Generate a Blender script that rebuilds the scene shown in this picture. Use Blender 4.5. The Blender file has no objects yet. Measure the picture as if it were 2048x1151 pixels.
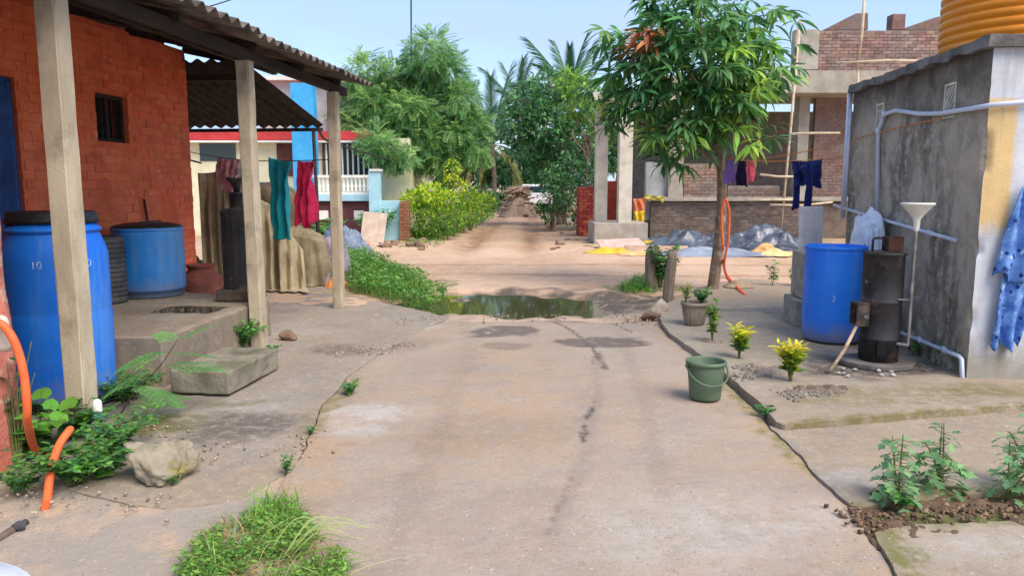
import bpy, math, random
import numpy as np
from mathutils import Vector, Matrix, Euler

random.seed(7); RNG = np.random.default_rng(7)
scene = bpy.context.scene
R = math.radians

# ------------------------------------------------------------------ camera
FPX = 1500.0; PITCH = math.atan(203.5 / FPX); EYE = 1.5
cam_d = bpy.data.cameras.new('camera'); cam = bpy.data.objects.new('camera', cam_d)
scene.collection.objects.link(cam)
cam.location = (0, 0, EYE); cam.rotation_euler = (math.pi / 2 - PITCH, 0, 0)
cam_d.sensor_width = 36.0; cam_d.lens = 36.0 * FPX / 2048.0
cam_d.clip_start = 0.05; cam_d.clip_end = 3000
scene.camera = cam

# ------------------------------------------------------------------ sky and sun
SUN_EL, SUN_AZ = 50.0, 138.0            # degrees; azimuth clockwise from +Y
world = bpy.data.worlds.new('World'); scene.world = world; world.use_nodes = True
wn = world.node_tree.nodes; wl = world.node_tree.links
wn.clear()
w_out = wn.new('ShaderNodeOutputWorld'); w_bg = wn.new('ShaderNodeBackground')
w_sky = wn.new('ShaderNodeTexSky'); w_sky.sky_type = 'NISHITA'; w_sky.sun_disc = False
w_sky.sun_elevation = R(SUN_EL); w_sky.sun_rotation = R(SUN_AZ)
w_sky.air_density = 1.0; w_sky.dust_density = 0.7; w_sky.ozone_density = 3.0
w_tc = wn.new('ShaderNodeTexCoord'); w_map = wn.new('ShaderNodeMapping')
w_map.inputs['Scale'].default_value = (1.0, 1.0, 3.2)
w_n = wn.new('ShaderNodeTexNoise'); w_n.inputs['Scale'].default_value = 2.6
w_n.inputs['Detail'].default_value = 7; w_n.inputs['Roughness'].default_value = 0.55
w_r = wn.new('ShaderNodeMapRange'); w_r.inputs['From Min'].default_value = 0.40
w_r.inputs['From Max'].default_value = 0.62; w_r.inputs['To Min'].default_value = 0.25
w_r.inputs['To Max'].default_value = 0.95
w_mix = wn.new('ShaderNodeMix'); w_mix.data_type = 'RGBA'
w_mix.inputs['B'].default_value = (2.5, 3.25, 4.9, 1)
wl.new(w_tc.outputs['Generated'], w_map.inputs['Vector']); wl.new(w_map.outputs['Vector'], w_n.inputs['Vector'])
wl.new(w_n.outputs['Fac'], w_r.inputs['Value']); wl.new(w_r.outputs['Result'], w_mix.inputs['Factor'])
wl.new(w_sky.outputs['Color'], w_mix.inputs['A']); wl.new(w_mix.outputs['Result'], w_bg.inputs['Color'])
w_bg.inputs['Strength'].default_value = 0.085
wl.new(w_bg.outputs['Background'], w_out.inputs['Surface'])

sun_d = bpy.data.lights.new('sun', 'SUN'); sun = bpy.data.objects.new('sun', sun_d)
scene.collection.objects.link(sun)
sun_d.energy = 1.75; sun_d.angle = R(45); sun_d.color = (1.0, 0.90, 0.76)
_to = Vector((math.sin(R(SUN_AZ)) * math.cos(R(SUN_EL)), math.cos(R(SUN_AZ)) * math.cos(R(SUN_EL)), math.sin(R(SUN_EL))))
sun.rotation_euler = _to.to_track_quat('Z', 'Y').to_euler()
sun.location = (6, -4, 12)

vs = scene.view_settings
vs.view_transform = 'Standard'; vs.look = 'None'; vs.gamma = 1.0; vs.use_curve_mapping = False
vs.exposure = 1.5

# ------------------------------------------------------------------ helpers
_c, _s = math.cos(PITCH), math.sin(PITCH)
def G(px, py, z=0.0):
    """ground point seen at a place of the 2048 px photograph, on the level z"""
    u = (px - 1024) / FPX; v = (py - 575.5) / FPX
    t = (z - EYE) / (-_s - v * _c)
    return Vector((u * t, (_c - v * _s) * t, z))
def A(px, py, Y):
    """point at the depth Y"""
    u = (px - 1024) / FPX; v = (py - 575.5) / FPX
    t = Y / (_c - v * _s)
    return Vector((u * t, Y, EYE + (-_s - v * _c) * t))
def S(r, g, b):
    """sRGB 0-255 to linear"""
    f = lambda x: (x / 255 / 12.92) if x / 255 <= 0.04045 else ((x / 255 + 0.055) / 1.055) ** 2.4
    return (f(r), f(g), f(b), 1)

def _hash(ix, iy, iz, seed):
    h = (ix.astype(np.int64) * 374761393 + iy.astype(np.int64) * 668265263 + iz.astype(np.int64) * 2147483647 + seed * 1274126177) & 0xffffffff
    h = ((h ^ (h >> 13)) * 1274126177) & 0xffffffff
    h = ((h ^ (h >> 16)) * 2246822519) & 0xffffffff
    return ((h ^ (h >> 15)) & 0xffff) / 65535.0
def vn(x, y, z=0.0, seed=0):
    x = np.asarray(x, float); y = np.asarray(y, float); z = np.asarray(z, float) + 0 * x
    ix, iy, iz = np.floor(x), np.floor(y), np.floor(z)
    fx, fy, fz = x - ix, y - iy, z - iz
    fx, fy, fz = [f * f * f * (f * (f * 6 - 15) + 10) for f in (fx, fy, fz)]
    o = 0
    for a in (0, 1):
        for b in (0, 1):
            for c in (0, 1):
                w = (fx if a else 1 - fx) * (fy if b else 1 - fy) * (fz if c else 1 - fz)
                o = o + w * _hash(ix + a, iy + b, iz + c, seed)
    return o * 2 - 1
def fbm(x, y, z=0.0, seed=0, oct=4, gain=0.5):
    o = 0; a = 1; f = 1; n = 0
    for k in range(oct):
        o = o + a * vn(np.asarray(x) * f, np.asarray(y) * f, np.asarray(z) * f, seed + k * 17); n += a; a *= gain; f *= 2.03
    return o / n
def sstep(a, b, x):
    t = np.clip((x - a) / (b - a), 0, 1); return t * t * (3 - 2 * t)

COL = scene.collection
def tag(o, label=None, cat=None, group=None, kind=None):
    if label: o['label'] = label
    if cat: o['category'] = cat
    if group: o['group'] = group
    if kind: o['kind'] = kind
    return o
def empty(name, loc=(0, 0, 0), rz=0, **kw):
    o = bpy.data.objects.new(name, None); COL.objects.link(o)
    o.empty_display_size = 0.1
    o.location = loc; o.rotation_euler = (0, 0, rz)
    return tag(o, **kw)
def link(name, me, mat=None, parent=None, loc=None, rot=None, scale=None, **kw):
    o = bpy.data.objects.new(name, me); COL.objects.link(o)
    if mat is not None and len(me.materials) == 0: me.materials.append(mat)
    if parent is not None: o.parent = parent
    if loc is not None: o.location = loc
    if rot is not None: o.rotation_euler = rot
    if scale is not None: o.scale = scale
    return tag(o, **kw)
def copy_tree(o, parent=None):
    c = o.copy(); COL.objects.link(c); c.parent = parent
    for ch in o.children: copy_tree(ch, c)
    return c
def fast_mesh(name, V, F, smooth=False):
    """V n x 3, F m x k (all faces with k corners)"""
    V = np.asarray(V, np.float32); F = np.asarray(F, np.int32)
    me = bpy.data.meshes.new(name)
    m, k = F.shape
    me.vertices.add(len(V)); me.vertices.foreach_set('co', V.ravel())
    me.loops.add(m * k); me.loops.foreach_set('vertex_index', F.ravel())
    me.polygons.add(m); me.polygons.foreach_set('loop_start', np.arange(0, m * k, k, dtype=np.int32))
    me.polygons.foreach_set('loop_total', np.full(m, k, np.int32))
    if smooth: me.polygons.foreach_set('use_smooth', np.ones(m, bool))
    me.update(calc_edges=True); me.validate()
    return me
def attr(me, name, vals):
    a = me.attributes.new(name, 'FLOAT', 'POINT'); a.data.foreach_set('value', np.asarray(vals, np.float32))

class MB:
    """collects shapes and links them as one mesh object"""
    def __init__(s): s.v = []; s.f = []; s.sm = []
    def add(s, V, F, smooth=False, mtx=None):
        n = len(s.v)
        for p in V:
            p = Vector(p); s.v.append(tuple(mtx @ p if mtx is not None else p))
        for f in F: s.f.append([i + n for i in f]); s.sm.append(smooth)
        return s
    def box(s, c, d, rot=None, jit=0.0, taper=1.0):
        x, y, z = d[0] / 2, d[1] / 2, d[2] / 2
        V = [Vector((sx * x * (taper if sz > 0 else 1), sy * y * (taper if sz > 0 else 1), sz * z)) for sz in (-1, 1) for sx, sy in ((-1, -1), (1, -1), (1, 1), (-1, 1))]
        if jit: V = [p + Vector([random.uniform(-jit, jit) for _ in range(3)]) for p in V]
        m = Matrix.Translation(c) @ (Euler(rot).to_matrix().to_4x4() if rot else Matrix())
        return s.add(V, [(3, 2, 1, 0), (4, 5, 6, 7), (0, 1, 5, 4), (1, 2, 6, 5), (2, 3, 7, 6), (3, 0, 4, 7)], False, m)
    def bar(s, a, b, w, h=None):
        a, b = Vector(a), Vector(b); h = h or w
        d = b - a; q = d.to_track_quat('Z', 'Y').to_matrix().to_4x4()
        m = Matrix.Translation((a + b) / 2) @ q
        x, y, z = w / 2, h / 2, d.length / 2
        V = [(sx * x, sy * y, sz * z) for sz in (-1, 1) for sx, sy in ((-1, -1), (1, -1), (1, 1), (-1, 1))]
        return s.add(V, [(3, 2, 1, 0), (4, 5, 6, 7), (0, 1, 5, 4), (1, 2, 6, 5), (2, 3, 7, 6), (3, 0, 4, 7)], False, m)
    def tube(s, pts, r, n=8, caps=True, squash=None):
        pts = [Vector(p) for p in pts]; rs = r if hasattr(r, '__len__') else [r] * len(pts)
        V = []; F = []; up = None
        for i, p in enumerate(pts):
            t = (pts[min(i + 1, len(pts) - 1)] - pts[max(i - 1, 0)]).normalized()
            if up is None: up = t.orthogonal().normalized()
            up = (up - t * up.dot(t));
            up = up.normalized() if up.length > 1e-5 else t.orthogonal().normalized()
            sd = t.cross(up)
            for k in range(n):
                a = 2 * math.pi * k / n
                V.append(p + (up * math.cos(a) + sd * math.sin(a)) * rs[i])
        for i in range(len(pts) - 1):
            for k in range(n):
                F.append((i * n + k, i * n + (k + 1) % n, (i + 1) * n + (k + 1) % n, (i + 1) * n + k))
        s.add(V, F, True)
        if caps:
            b = len(s.v) - len(V)
            s.f.append([b + k for k in reversed(range(n))]); s.sm.append(False)
            b2 = b + (len(pts) - 1) * n
            s.f.append([b2 + k for k in range(n)]); s.sm.append(False)
        return s
    def lathe(s, prof, n=24, c=(0, 0, 0), smooth=True, wob=0.0, rot=None):
        V = []; F = []
        m = Matrix.Translation(c) @ (Euler(rot).to_matrix().to_4x4() if rot else Matrix())
        for (r, z) in prof:
            for k in range(n):
                a = 2 * math.pi * k / n
                rr = r * (1 + (random.uniform(-wob, wob) if wob else 0))
                V.append((rr * math.cos(a), rr * math.sin(a), z))
        for i in range(len(prof) - 1):
            for k in range(n):
                F.append((i * n + k, i * n + (k + 1) % n, (i + 1) * n + (k + 1) % n, (i + 1) * n + k))
        s.add(V, F, smooth, m)
        return s
    def prism(s, poly, z0, z1, mtx=None):
        n = len(poly)
        V = [(x, y, z0) for x, y in poly] + [(x, y, z1) for x, y in poly]
        F = [list(reversed(range(n))), list(range(n, 2 * n))] + [(i, (i + 1) % n, n + (i + 1) % n, n + i) for i in range(n)]
        return s.add(V, F, False, mtx)
    def mesh(s, name):
        me = bpy.data.meshes.new(name); me.from_pydata(s.v, [], s.f); me.update()
        me.polygons.foreach_set('use_smooth', s.sm)
        return me
    def build(s, name, mat, parent=None, bevel=0, seg=2, auto=False, **kw):
        o = link(name, s.mesh(name), mat, parent, **kw)
        if bevel:
            b = o.modifiers.new('bevel', 'BEVEL'); b.width = bevel; b.segments = seg; b.limit_method = 'ANGLE'; b.angle_limit = R(35)
        return o

def spline(pts, n=12):
    """Catmull-Rom through the points"""
    P = [Vector(p) for p in pts]; P = [P[0] * 2 - P[1]] + P + [P[-1] * 2 - P[-2]]
    out = []
    for i in range(1, len(P) - 2):
        for k in range(n):
            t = k / n; a, b, c, d = P[i - 1:i + 3]
            out.append(0.5 * ((2 * b) + (c - a) * t + (2 * a - 5 * b + 4 * c - d) * t * t + (3 * b - a - 3 * c + d) * t ** 3))
    out.append(P[-2]); return out

# ------------------------------------------------------------------ materials
def nodes(name):
    m = bpy.data.materials.new(name); m.use_nodes = True
    nt = m.node_tree; b = nt.nodes['Principled BSDF']
    return m, nt, b
class NB:
    """node shorthand"""
    def __init__(s, nt, coord='Object'):
        s.nt = nt; s.tc = nt.nodes.new('ShaderNodeTexCoord'); s.geo = nt.nodes.new('ShaderNodeNewGeometry')
        s.co = s.geo.outputs['Position'] if coord == 'World' else s.tc.outputs[coord]
    def L(s, a, b): s.nt.links.new(a, b)
    def noise(s, scale, detail=5, rough=0.6, stretch=None, dist=0.0):
        n = s.nt.nodes.new('ShaderNodeTexNoise')
        n.inputs['Scale'].default_value = scale; n.inputs['Detail'].default_value = detail; n.inputs['Roughness'].default_value = rough
        n.inputs['Distortion'].default_value = dist
        if stretch:
            mp = s.nt.nodes.new('ShaderNodeMapping'); mp.inputs['Scale'].default_value = stretch
            s.L(s.co, mp.inputs['Vector']); s.L(mp.outputs['Vector'], n.inputs['Vector'])
        else: s.L(s.co, n.inputs['Vector'])
        return n.outputs['Fac']
    def voro(s, scale, feat='DISTANCE_TO_EDGE'):
        n = s.nt.nodes.new('ShaderNodeTexVoronoi'); n.feature = feat; n.inputs['Scale'].default_value = scale
        s.L(s.co, n.inputs['Vector']); return n.outputs['Distance']
    def rng(s, v, a, b, c=0.0, d=1.0):
        n = s.nt.nodes.new('ShaderNodeMapRange'); n.interpolation_type = 'SMOOTHSTEP'
        for k, x in zip(('From Min', 'From Max', 'To Min', 'To Max'), (a, b, c, d)): n.inputs[k].default_value = x
        s.L(v, n.inputs['Value']); return n.outputs['Result']
    def mix(s, f, a, b, mode='MIX'):
        n = s.nt.nodes.new('ShaderNodeMix'); n.data_type = 'RGBA'; n.blend_type = mode
        for k, x in (('Factor', f), ('A', a), ('B', b)):
            i = n.inputs[k]
            if hasattr(x, 'is_output'): s.L(x, i)
            elif k == 'Factor': i.default_value = x
            else: i.default_value = x
        return n.outputs['Result']
    def math(s, op, a, b=0.0):
        n = s.nt.nodes.new('ShaderNodeMath'); n.operation = op
        for i, x in enumerate((a, b)):
            if hasattr(x, 'is_output'): s.L(x, n.inputs[i])
            else: n.inputs[i].default_value = x
        return n.outputs[0]
    def attr(s, name):
        n = s.nt.nodes.new('ShaderNodeAttribute'); n.attribute_name = name; return n.outputs['Fac']
    def objrand(s): return s.nt.nodes.new('ShaderNodeObjectInfo').outputs['Random']
    def island(s): return s.geo.outputs['Random Per Island']
    def xyz(s):
        n = s.nt.nodes.new('ShaderNodeSeparateXYZ'); s.L(s.co, n.inputs[0]); return n.outputs
    def bump(s, b, h, strength=0.3, dist=0.01, prev=None):
        n = s.nt.nodes.new('ShaderNodeBump'); n.inputs['Strength'].default_value = strength; n.inputs['Distance'].default_value = dist
        s.L(h, n.inputs['Height'])
        if prev is not None: s.L(prev, n.inputs['Normal'])
        s.L(n.outputs['Normal'], b.inputs['Normal']); return n.outputs['Normal']

def mat(name, c1, c2=None, scale=6.0, lo=0.35, hi=0.65, rough=0.85, spec=0.3, metal=0.0, bump=0.25, bscale=60.0, bdist=0.006,
        dirt=None, dscale=2.0, dlo=0.5, dhi=0.7, dmax=0.8, orand=0.0, irand=0.0, coord='Object', stretch=None, fleck=None, sheen=0.0, trans=0.0, transc=None):
    """procedural surface: two colours through noise, a dirt layer, a per-object or per-island brightness, fine relief"""
    m, nt, b = nodes(name); n = NB(nt, coord)
    col = c1
    if c2: col = n.mix(n.rng(n.noise(scale, 6, 0.62, stretch), lo, hi), c1, c2)
    if dirt: col = n.mix(n.math('MULTIPLY', n.rng(n.noise(dscale, 7, 0.65), dlo, dhi), dmax), col, dirt)
    if fleck: col = n.mix(n.rng(n.noise(fleck[1], 3, 0.5), fleck[2], fleck[2] + 0.06), col, fleck[0])
    if orand or irand:
        v = n.objrand() if orand else n.island(); k = orand or irand
        hs = nt.nodes.new('ShaderNodeHueSaturation')
        n.L(n.rng(v, 0, 1, 1 - k, 1 + k), hs.inputs['Value'])
        n.L(n.rng(n.math('FRACT', n.math('MULTIPLY', v, 7.3)), 0, 1, 0.5 - k * 0.06, 0.5 + k * 0.06), hs.inputs['Hue'])
        if hasattr(col, 'is_output'): n.L(col, hs.inputs['Color'])
        else: hs.inputs['Color'].default_value = col
        col = hs.outputs['Color']
    if hasattr(col, 'is_output'): n.L(col, b.inputs['Base Color'])
    else: b.inputs['Base Color'].default_value = col
    b.inputs['Metallic'].default_value = metal
    b.inputs['Specular IOR Level'].default_value = spec
    n.L(n.rng(n.noise(scale * 2.3, 4), 0.3, 0.7, max(0.02, rough - 0.1), min(1, rough + 0.1)), b.inputs['Roughness'])
    if bump:
        n.bump(b, n.noise(bscale, 6, 0.65), bump, bdist)
    if sheen: b.inputs['Sheen Weight'].default_value = sheen
    if trans:
        tr = nt.nodes.new('ShaderNodeBsdfTranslucent'); ms = nt.nodes.new('ShaderNodeMixShader'); ms.inputs[0].default_value = trans
        if transc: tr.inputs['Color'].default_value = transc
        elif hasattr(col, 'is_output'): n.L(col, tr.inputs['Color'])
        else: tr.inputs['Color'].default_value = col
        out = nt.nodes['Material Output']
        n.L(b.outputs[0], ms.inputs[1]); n.L(tr.outputs[0], ms.inputs[2]); n.L(ms.outputs[0], out.inputs['Surface'])
    return m
def leafmat(name, c1, c2, irand=0.35, trans=0.3, rough=0.5, spec=0.4, orand=0.0, scale=3.0, gain=1.18):
    c1 = tuple(min(0.9, x * gain) for x in c1[:3]) + (1,); c2 = tuple(min(0.9, x * gain) for x in c2[:3]) + (1,); trans = min(0.5, trans + 0.12)
    return mat(name, c1, c2, scale=scale, lo=0.3, hi=0.7, rough=rough, spec=spec, bump=0.0, irand=0 if orand else irand, orand=orand, trans=trans, coord='World')

# ================================================================== THE SETTING: ground, slabs, puddle
def inside(poly, X, Y):
    r = np.zeros(X.shape, bool); n = len(poly)
    for i in range(n):
        x0, y0 = poly[i]; x1, y1 = poly[(i + 1) % n]
        if y0 == y1: continue
        c = ((y0 > Y) != (y1 > Y)) & (X < (x1 - x0) * (Y - y0) / (y1 - y0) + x0)
        r ^= c
    return r
def densify(pts, step, amp, seed, freq=2.2, closed=True):
    out = []; n = len(pts)
    for i in range(n if closed else n - 1):
        a = Vector(pts[i][:2]); b = Vector(pts[(i + 1) % n][:2])
        k = max(1, int((b - a).length / step))
        for j in range(k): out.append(a.lerp(b, j / k))
    if not closed: out.append(Vector(pts[-1][:2]))
    o = np.array([(p.x, p.y) for p in out])
    dx = fbm(o[:, 0] * freq, o[:, 1] * freq, 3.1, seed, 5, 0.62); dy = fbm(o[:, 0] * freq, o[:, 1] * freq, 9.7, seed + 5, 5, 0.62)
    return o + amp * np.stack([dx, dy], 1)
def slab(name, poly, res, zf, thick, m, attrs=None, round_=0.004, **kw):
    """a sheet of fine cells cut to an outline, with its own edge faces"""
    poly = np.asarray(poly)
    x0, y0 = poly.min(0) - res; x1, y1 = poly.max(0) + res
    xs = np.arange(x0, x1 + res, res); ys = np.arange(y0, y1 + res, res)
    nx, ny = len(xs), len(ys)
    CX, CY = np.meshgrid(xs[:-1] + res / 2, ys[:-1] + res / 2, indexing='ij')
    keep = inside(poly, CX, CY)
    cnt = np.zeros((nx, ny), int)
    for a in (0, 1):
        for b in (0, 1): cnt[a:a + nx - 1, b:b + ny - 1] += keep
    used = cnt > 0; bnd = used & (cnt < 4)
    X, Y = np.meshgrid(xs, ys, indexing='ij'); X = X.copy(); Y = Y.copy()
    bi = np.argwhere(bnd)
    P = np.stack([X[bnd], Y[bnd]], 1); best = np.full(len(P), 1e9); q = P.copy()
    n = len(poly)
    for i in range(n):
        a = poly[i]; d = poly[(i + 1) % n] - a; L = d @ d
        if L < 1e-12: continue
        t = np.clip(((P - a) @ d) / L, 0, 1); c = a + t[:, None] * d
        dd = ((P - c) ** 2).sum(1); k = dd < best; best[k] = dd[k]; q[k] = c[k]
    X[bnd] = q[:, 0]; Y[bnd] = q[:, 1]
    Z = zf(X, Y); Z[bnd] -= round_
    idx = -np.ones((nx, ny), int); idx[used] = np.arange(used.sum())
    V = np.stack([X[used], Y[used], Z[used]], 1)
    I, J = np.nonzero(keep)
    F = np.stack([idx[I, J], idx[I + 1, J], idx[I + 1, J + 1], idx[I, J + 1]], 1)
    E = {}
    ed = np.concatenate([F[:, [0, 1]], F[:, [1, 2]], F[:, [2, 3]], F[:, [3, 0]]])
    key = set(map(tuple, ed))
    be = [(a, b) for a, b in key if (b, a) not in key]
    vb = sorted({a for e in be for a in e}); tpm = {v: i + len(V) for i, v in enumerate(vb)}; mp = {v: i + len(V) + len(vb) for i, v in enumerate(vb)}
    low = V[vb].copy(); low[:, 2] -= thick
    low[:, :2] += 0.012 * np.stack([vn(low[:, 0] * 9, low[:, 1] * 9, 1), vn(low[:, 0] * 9, low[:, 1] * 9, 2)], 1)
    VV = np.concatenate([V, V[vb], low])
    SF = np.array([(tpm[b], tpm[a], mp[a], mp[b]) for a, b in be])
    me = fast_mesh(name, VV, np.concatenate([F, SF]), True)
    if attrs:
        for k, f in attrs.items(): attr(me, k, f(VV[:, 0], VV[:, 1]))
    return link(name, me, m, **kw)
def blob(x, y, c, rx, ry, rot=0.0, seed=0, soft=0.35, rag=0.45, freq=3.0):
    dx, dy = x - c[0], y - c[1]; ca, sa = math.cos(rot), math.sin(rot)
    u = (dx * ca + dy * sa) / rx; w = (-dx * sa + dy * ca) / ry
    d = np.sqrt(u * u + w * w) + rag * fbm(x * freq, y * freq, 0.0, seed, 4, 0.6)
    return 1 - sstep(1 - soft, 1.0, d)
def stroke(x, y, pts, w, seed=0, rag=0.5, gap=0.0):
    d = np.full(np.shape(x), 1e9)
    for a, b in zip(pts[:-1], pts[1:]):
        ax, ay = a[0], a[1]; dx, dy = b[0] - ax, b[1] - ay; L = dx * dx + dy * dy
        t = np.clip(((x - ax) * dx + (y - ay) * dy) / L, 0, 1)
        d = np.minimum(d, np.hypot(x - ax - t * dx, y - ay - t * dy))
    m = 1 - sstep(0.5 * w, w, d * (1 + rag * fbm(x * 9, y * 9, 0, seed, 3)))
    if gap: m = m * sstep(gap - 0.25, gap + 0.15, vn(x * 2.2, y * 2.2, 5, seed + 3))
    return m

# --- materials of the ground
def concrete_mat(name, base, base2, dust, wet_or_shade_c, tint=None):
    m, nt, b = nodes(name); n = NB(nt, 'World')
    col = n.mix(n.rng(n.noise(1.1, 7, 0.62), 0.36, 0.64), base, base2)
    col = n.mix(n.math('MULTIPLY', n.rng(n.noise(14, 6, 0.7), 0.42, 0.7), 0.35), col, S(140, 126, 116))
    d = n.math('MULTIPLY', n.attr('dust'), n.rng(n.noise(3.2, 7, 0.7), 0.30, 0.6))
    col = n.mix(d, col, dust)
    col = n.mix(n.math('MULTIPLY', n.attr('pale'), n.rng(n.noise(5.0, 6, 0.7), 0.3, 0.62)), col, S(186, 180, 174))
    moss = n.math('MULTIPLY', n.attr('moss'), n.rng(n.noise(9.0, 6, 0.7), 0.34, 0.6))
    col = n.mix(moss, col, S(116, 110, 52))
    st = n.math('MULTIPLY', n.attr('stain_or_shade'), n.rng(n.noise(12.0, 6, 0.7), 0.25, 0.55))
    col = n.mix(st, col, S(82, 74, 68))
    wet_or_shade = n.math('MULTIPLY', n.attr('wet_or_shade'), n.rng(n.noise(7.0, 5, 0.65), 0.28, 0.48))
    col = n.mix(n.math('MULTIPLY', wet_or_shade, 0.85), col, wet_or_shade_c)
    # grit and small chips
    col = n.mix(n.math('MULTIPLY', n.rng(n.noise(30, 6, 0.75), 0.54, 0.68), 0.45), col, S(116, 102, 90))
    col = n.mix(n.math('MULTIPLY', n.rng(n.noise(22, 6, 0.75), 0.56, 0.7), 0.4), col, S(196, 182, 166))
    col = n.mix(n.math('MULTIPLY', n.rng(n.noise(2.4, 8, 0.7, (1.0, 3.0, 1.0)), 0.55, 0.7), 0.35), col, S(132, 112, 94))
    col = n.mix(n.rng(n.noise(120, 2, 0.5), 0.66, 0.72), col, S(96, 84, 74))
    col = n.mix(n.rng(n.noise(70, 2, 0.5), 0.68, 0.76), col, S(214, 204, 194))
    n.L(col, b.inputs['Base Color'])
    n.L(n.math('SUBTRACT', n.rng(n.noise(6, 4), 0.3, 0.7, 0.80, 0.95), n.math('MULTIPLY', wet_or_shade, 0.28)), b.inputs['Roughness'])
    b.inputs['Specular IOR Level'].default_value = 0.3
    p = n.bump(b, n.noise(9, 6, 0.65), 0.35, 0.02)
    n.bump(b, n.noise(110, 5, 0.7), 0.45, 0.004, p)
    return m
def soil_mat(name, a, c, d, bd=0.02, peb=True):
    m, nt, b = nodes(name); n = NB(nt, 'World')
    col = n.mix(n.rng(n.noise(0.5, 7, 0.6), 0.36, 0.64), a, c)
    col = n.mix(n.math('MULTIPLY', n.rng(n.noise(4.5, 7, 0.7), 0.45, 0.7), 0.7), col, d)
    col = n.mix(n.math('MULTIPLY', n.attr('wet_or_shade'), n.rng(n.noise(5.0, 6, 0.65), 0.25, 0.5)), col, S(96, 84, 74))
    col = n.mix(n.math('MULTIPLY', n.attr('dark'), n.rng(n.noise(3.0, 7, 0.7), 0.25, 0.6)), col, S(140, 106, 80))
    col = n.mix(n.math('MULTIPLY', n.attr('moss'), n.rng(n.noise(6.0, 6, 0.7), 0.38, 0.6)), col, S(84, 104, 44))
    col = n.mix(n.math('MULTIPLY', n.attr('grey'), n.rng(n.noise(2.2, 7, 0.7), 0.28, 0.55)), col, S(158, 148, 138))
    if peb:
        col = n.mix(n.rng(n.noise(45, 3, 0.6), 0.64, 0.72), col, S(205, 180, 155))
        col = n.mix(n.rng(n.noise(80, 3, 0.6), 0.64, 0.72), col, S(88, 68, 52))
    n.L(col, b.inputs['Base Color'])
    n.L(n.math('SUBTRACT', 0.95, n.math('MULTIPLY', n.attr('wet_or_shade'), 0.35)), b.inputs['Roughness'])
    b.inputs['Specular IOR Level'].default_value = 0.25
    p = n.bump(b, n.noise(7, 7, 0.7), 0.5, bd * 2)
    n.bump(b, n.noise(70, 5, 0.7), 0.5, bd * 0.4, p)
    return m
M_GROUND = soil_mat('earth', S(202, 170, 144), S(186, 152, 124), S(210, 184, 160))
M_SOIL = soil_mat('dark_soil', S(104, 84, 66), S(84, 66, 52), S(128, 106, 84), 0.03)
M_LANE = concrete_mat('lane_concrete', S(164, 151, 138), S(151, 139, 128), S(168, 144, 121), S(96, 82, 76))
M_APRON = concrete_mat('apron_concrete', S(170, 160, 148), S(154, 146, 136), S(174, 154, 132), S(100, 94, 90))
M_YARD = concrete_mat('yard_concrete', S(172, 160, 143), S(157, 145, 129), S(172, 149, 124), S(104, 96, 90))
M_PLINTH = concrete_mat('plinth_concrete', S(160, 150, 138), S(140, 130, 118), S(166, 144, 122), S(40, 36, 32))  # last colour is the shade painted inside the drain hole

# --- the earth: one sheet to the horizon
PUD = (0.08, 9.78)
def ground_z(X, Y):
    z = 0.025 * fbm(X * 0.5, Y * 0.5, 0, 11, 4) + 0.012 * fbm(X * 3, Y * 3, 0, 12, 3)
    under = (1 - sstep(8.2, 8.9, Y)) * (1 - sstep(9, 11, np.abs(X)))
    z = z * (1 - 0.6 * under) - 0.032 * under
    z = z + 0.018 * (1 - sstep(4.0, 4.6, Y)) * (1 - sstep(-1.2, -0.85, X)) * under
    d = np.sqrt(((X - PUD[0]) / 1.95) ** 2 + ((Y - PUD[1]) / 1.18) ** 2) + 0.5 * fbm(X * 1.5, Y * 1.9, 0, 31, 5, 0.6)
    z = z * (0.35 + 0.65 * sstep(0.6, 1.6, d)) - 0.105 * (1 - sstep(0.35, 1.15, d))
    z = z + 0.075 * fbm(X * 1.9, Y * 2.4, 0, 35, 4) * (1 - sstep(0.9, 1.5, d)) * sstep(-1.2, 0.6, X)
    # wheel ruts of the dirt lane running away
    c = X - (-0.35 + 0.03 * (Y - 17))
    far = sstep(14, 18, Y)
    z = z + far * (-0.03 * np.exp(-((np.abs(c) - 0.75) / 0.28) ** 2) + 0.05 * sstep(1.3, 2.2, np.abs(c)))
    z = z + 1.2 * sstep(60, 300, np.hypot(X, Y)) * 0
    return z
def axis(a0, a1, fine, lo, hi):
    out = [lo]; step = fine
    x = a0; left = []
    while x > lo: left.append(x); step *= 1.28; x -= step
    mid = list(np.arange(a0 + fine, a1, fine)); step = fine; x = a1; right = []
    while x < hi: right.append(x); step *= 1.28; x += step
    return np.array([lo] + left[::-1] + mid + right + [hi])
gx = axis(-7, 9, 0.07, -900, 900); gy = axis(2.0, 24, 0.07, -60, 1500)
GX, GY = np.meshgrid(gx, gy, indexing='ij'); GZ = ground_z(GX, GY)
nx, ny = GX.shape; gi = np.arange(nx * ny).reshape(nx, ny)
gme = fast_mesh('ground', np.stack([GX.ravel(), GY.ravel(), GZ.ravel()], 1),
                np.stack([gi[:-1, :-1].ravel(), gi[1:, :-1].ravel(), gi[1:, 1:].ravel(), gi[:-1, 1:].ravel()], 1), True)
xf, yf = GX.ravel(), GY.ravel()
attr(gme, 'wet_or_shade', np.clip(blob(xf, yf, (PUD[0] + 0.25, PUD[1] - 0.1), 2.35, 1.5, 0, 41, 0.45), 0, 1))
attr(gme, 'moss', np.clip(0.9 * blob(xf, yf, G(770, 570), 1.3, 1.2, 0.3, 42) + blob(xf, yf, G(1290, 575), 0.7, 0.6, 0, 43) + 0.5 * blob(xf, yf, G(150, 930), 0.9, 0.6, 0, 44)
     + 0.35 * sstep(1.5, 2.4, np.abs(xf + 0.35)) * sstep(17, 20, yf) + 0.6 * sstep(40, 60, yf), 0, 1))
_c0 = xf - (-0.35 + 0.03 * (yf - 17))
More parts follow.
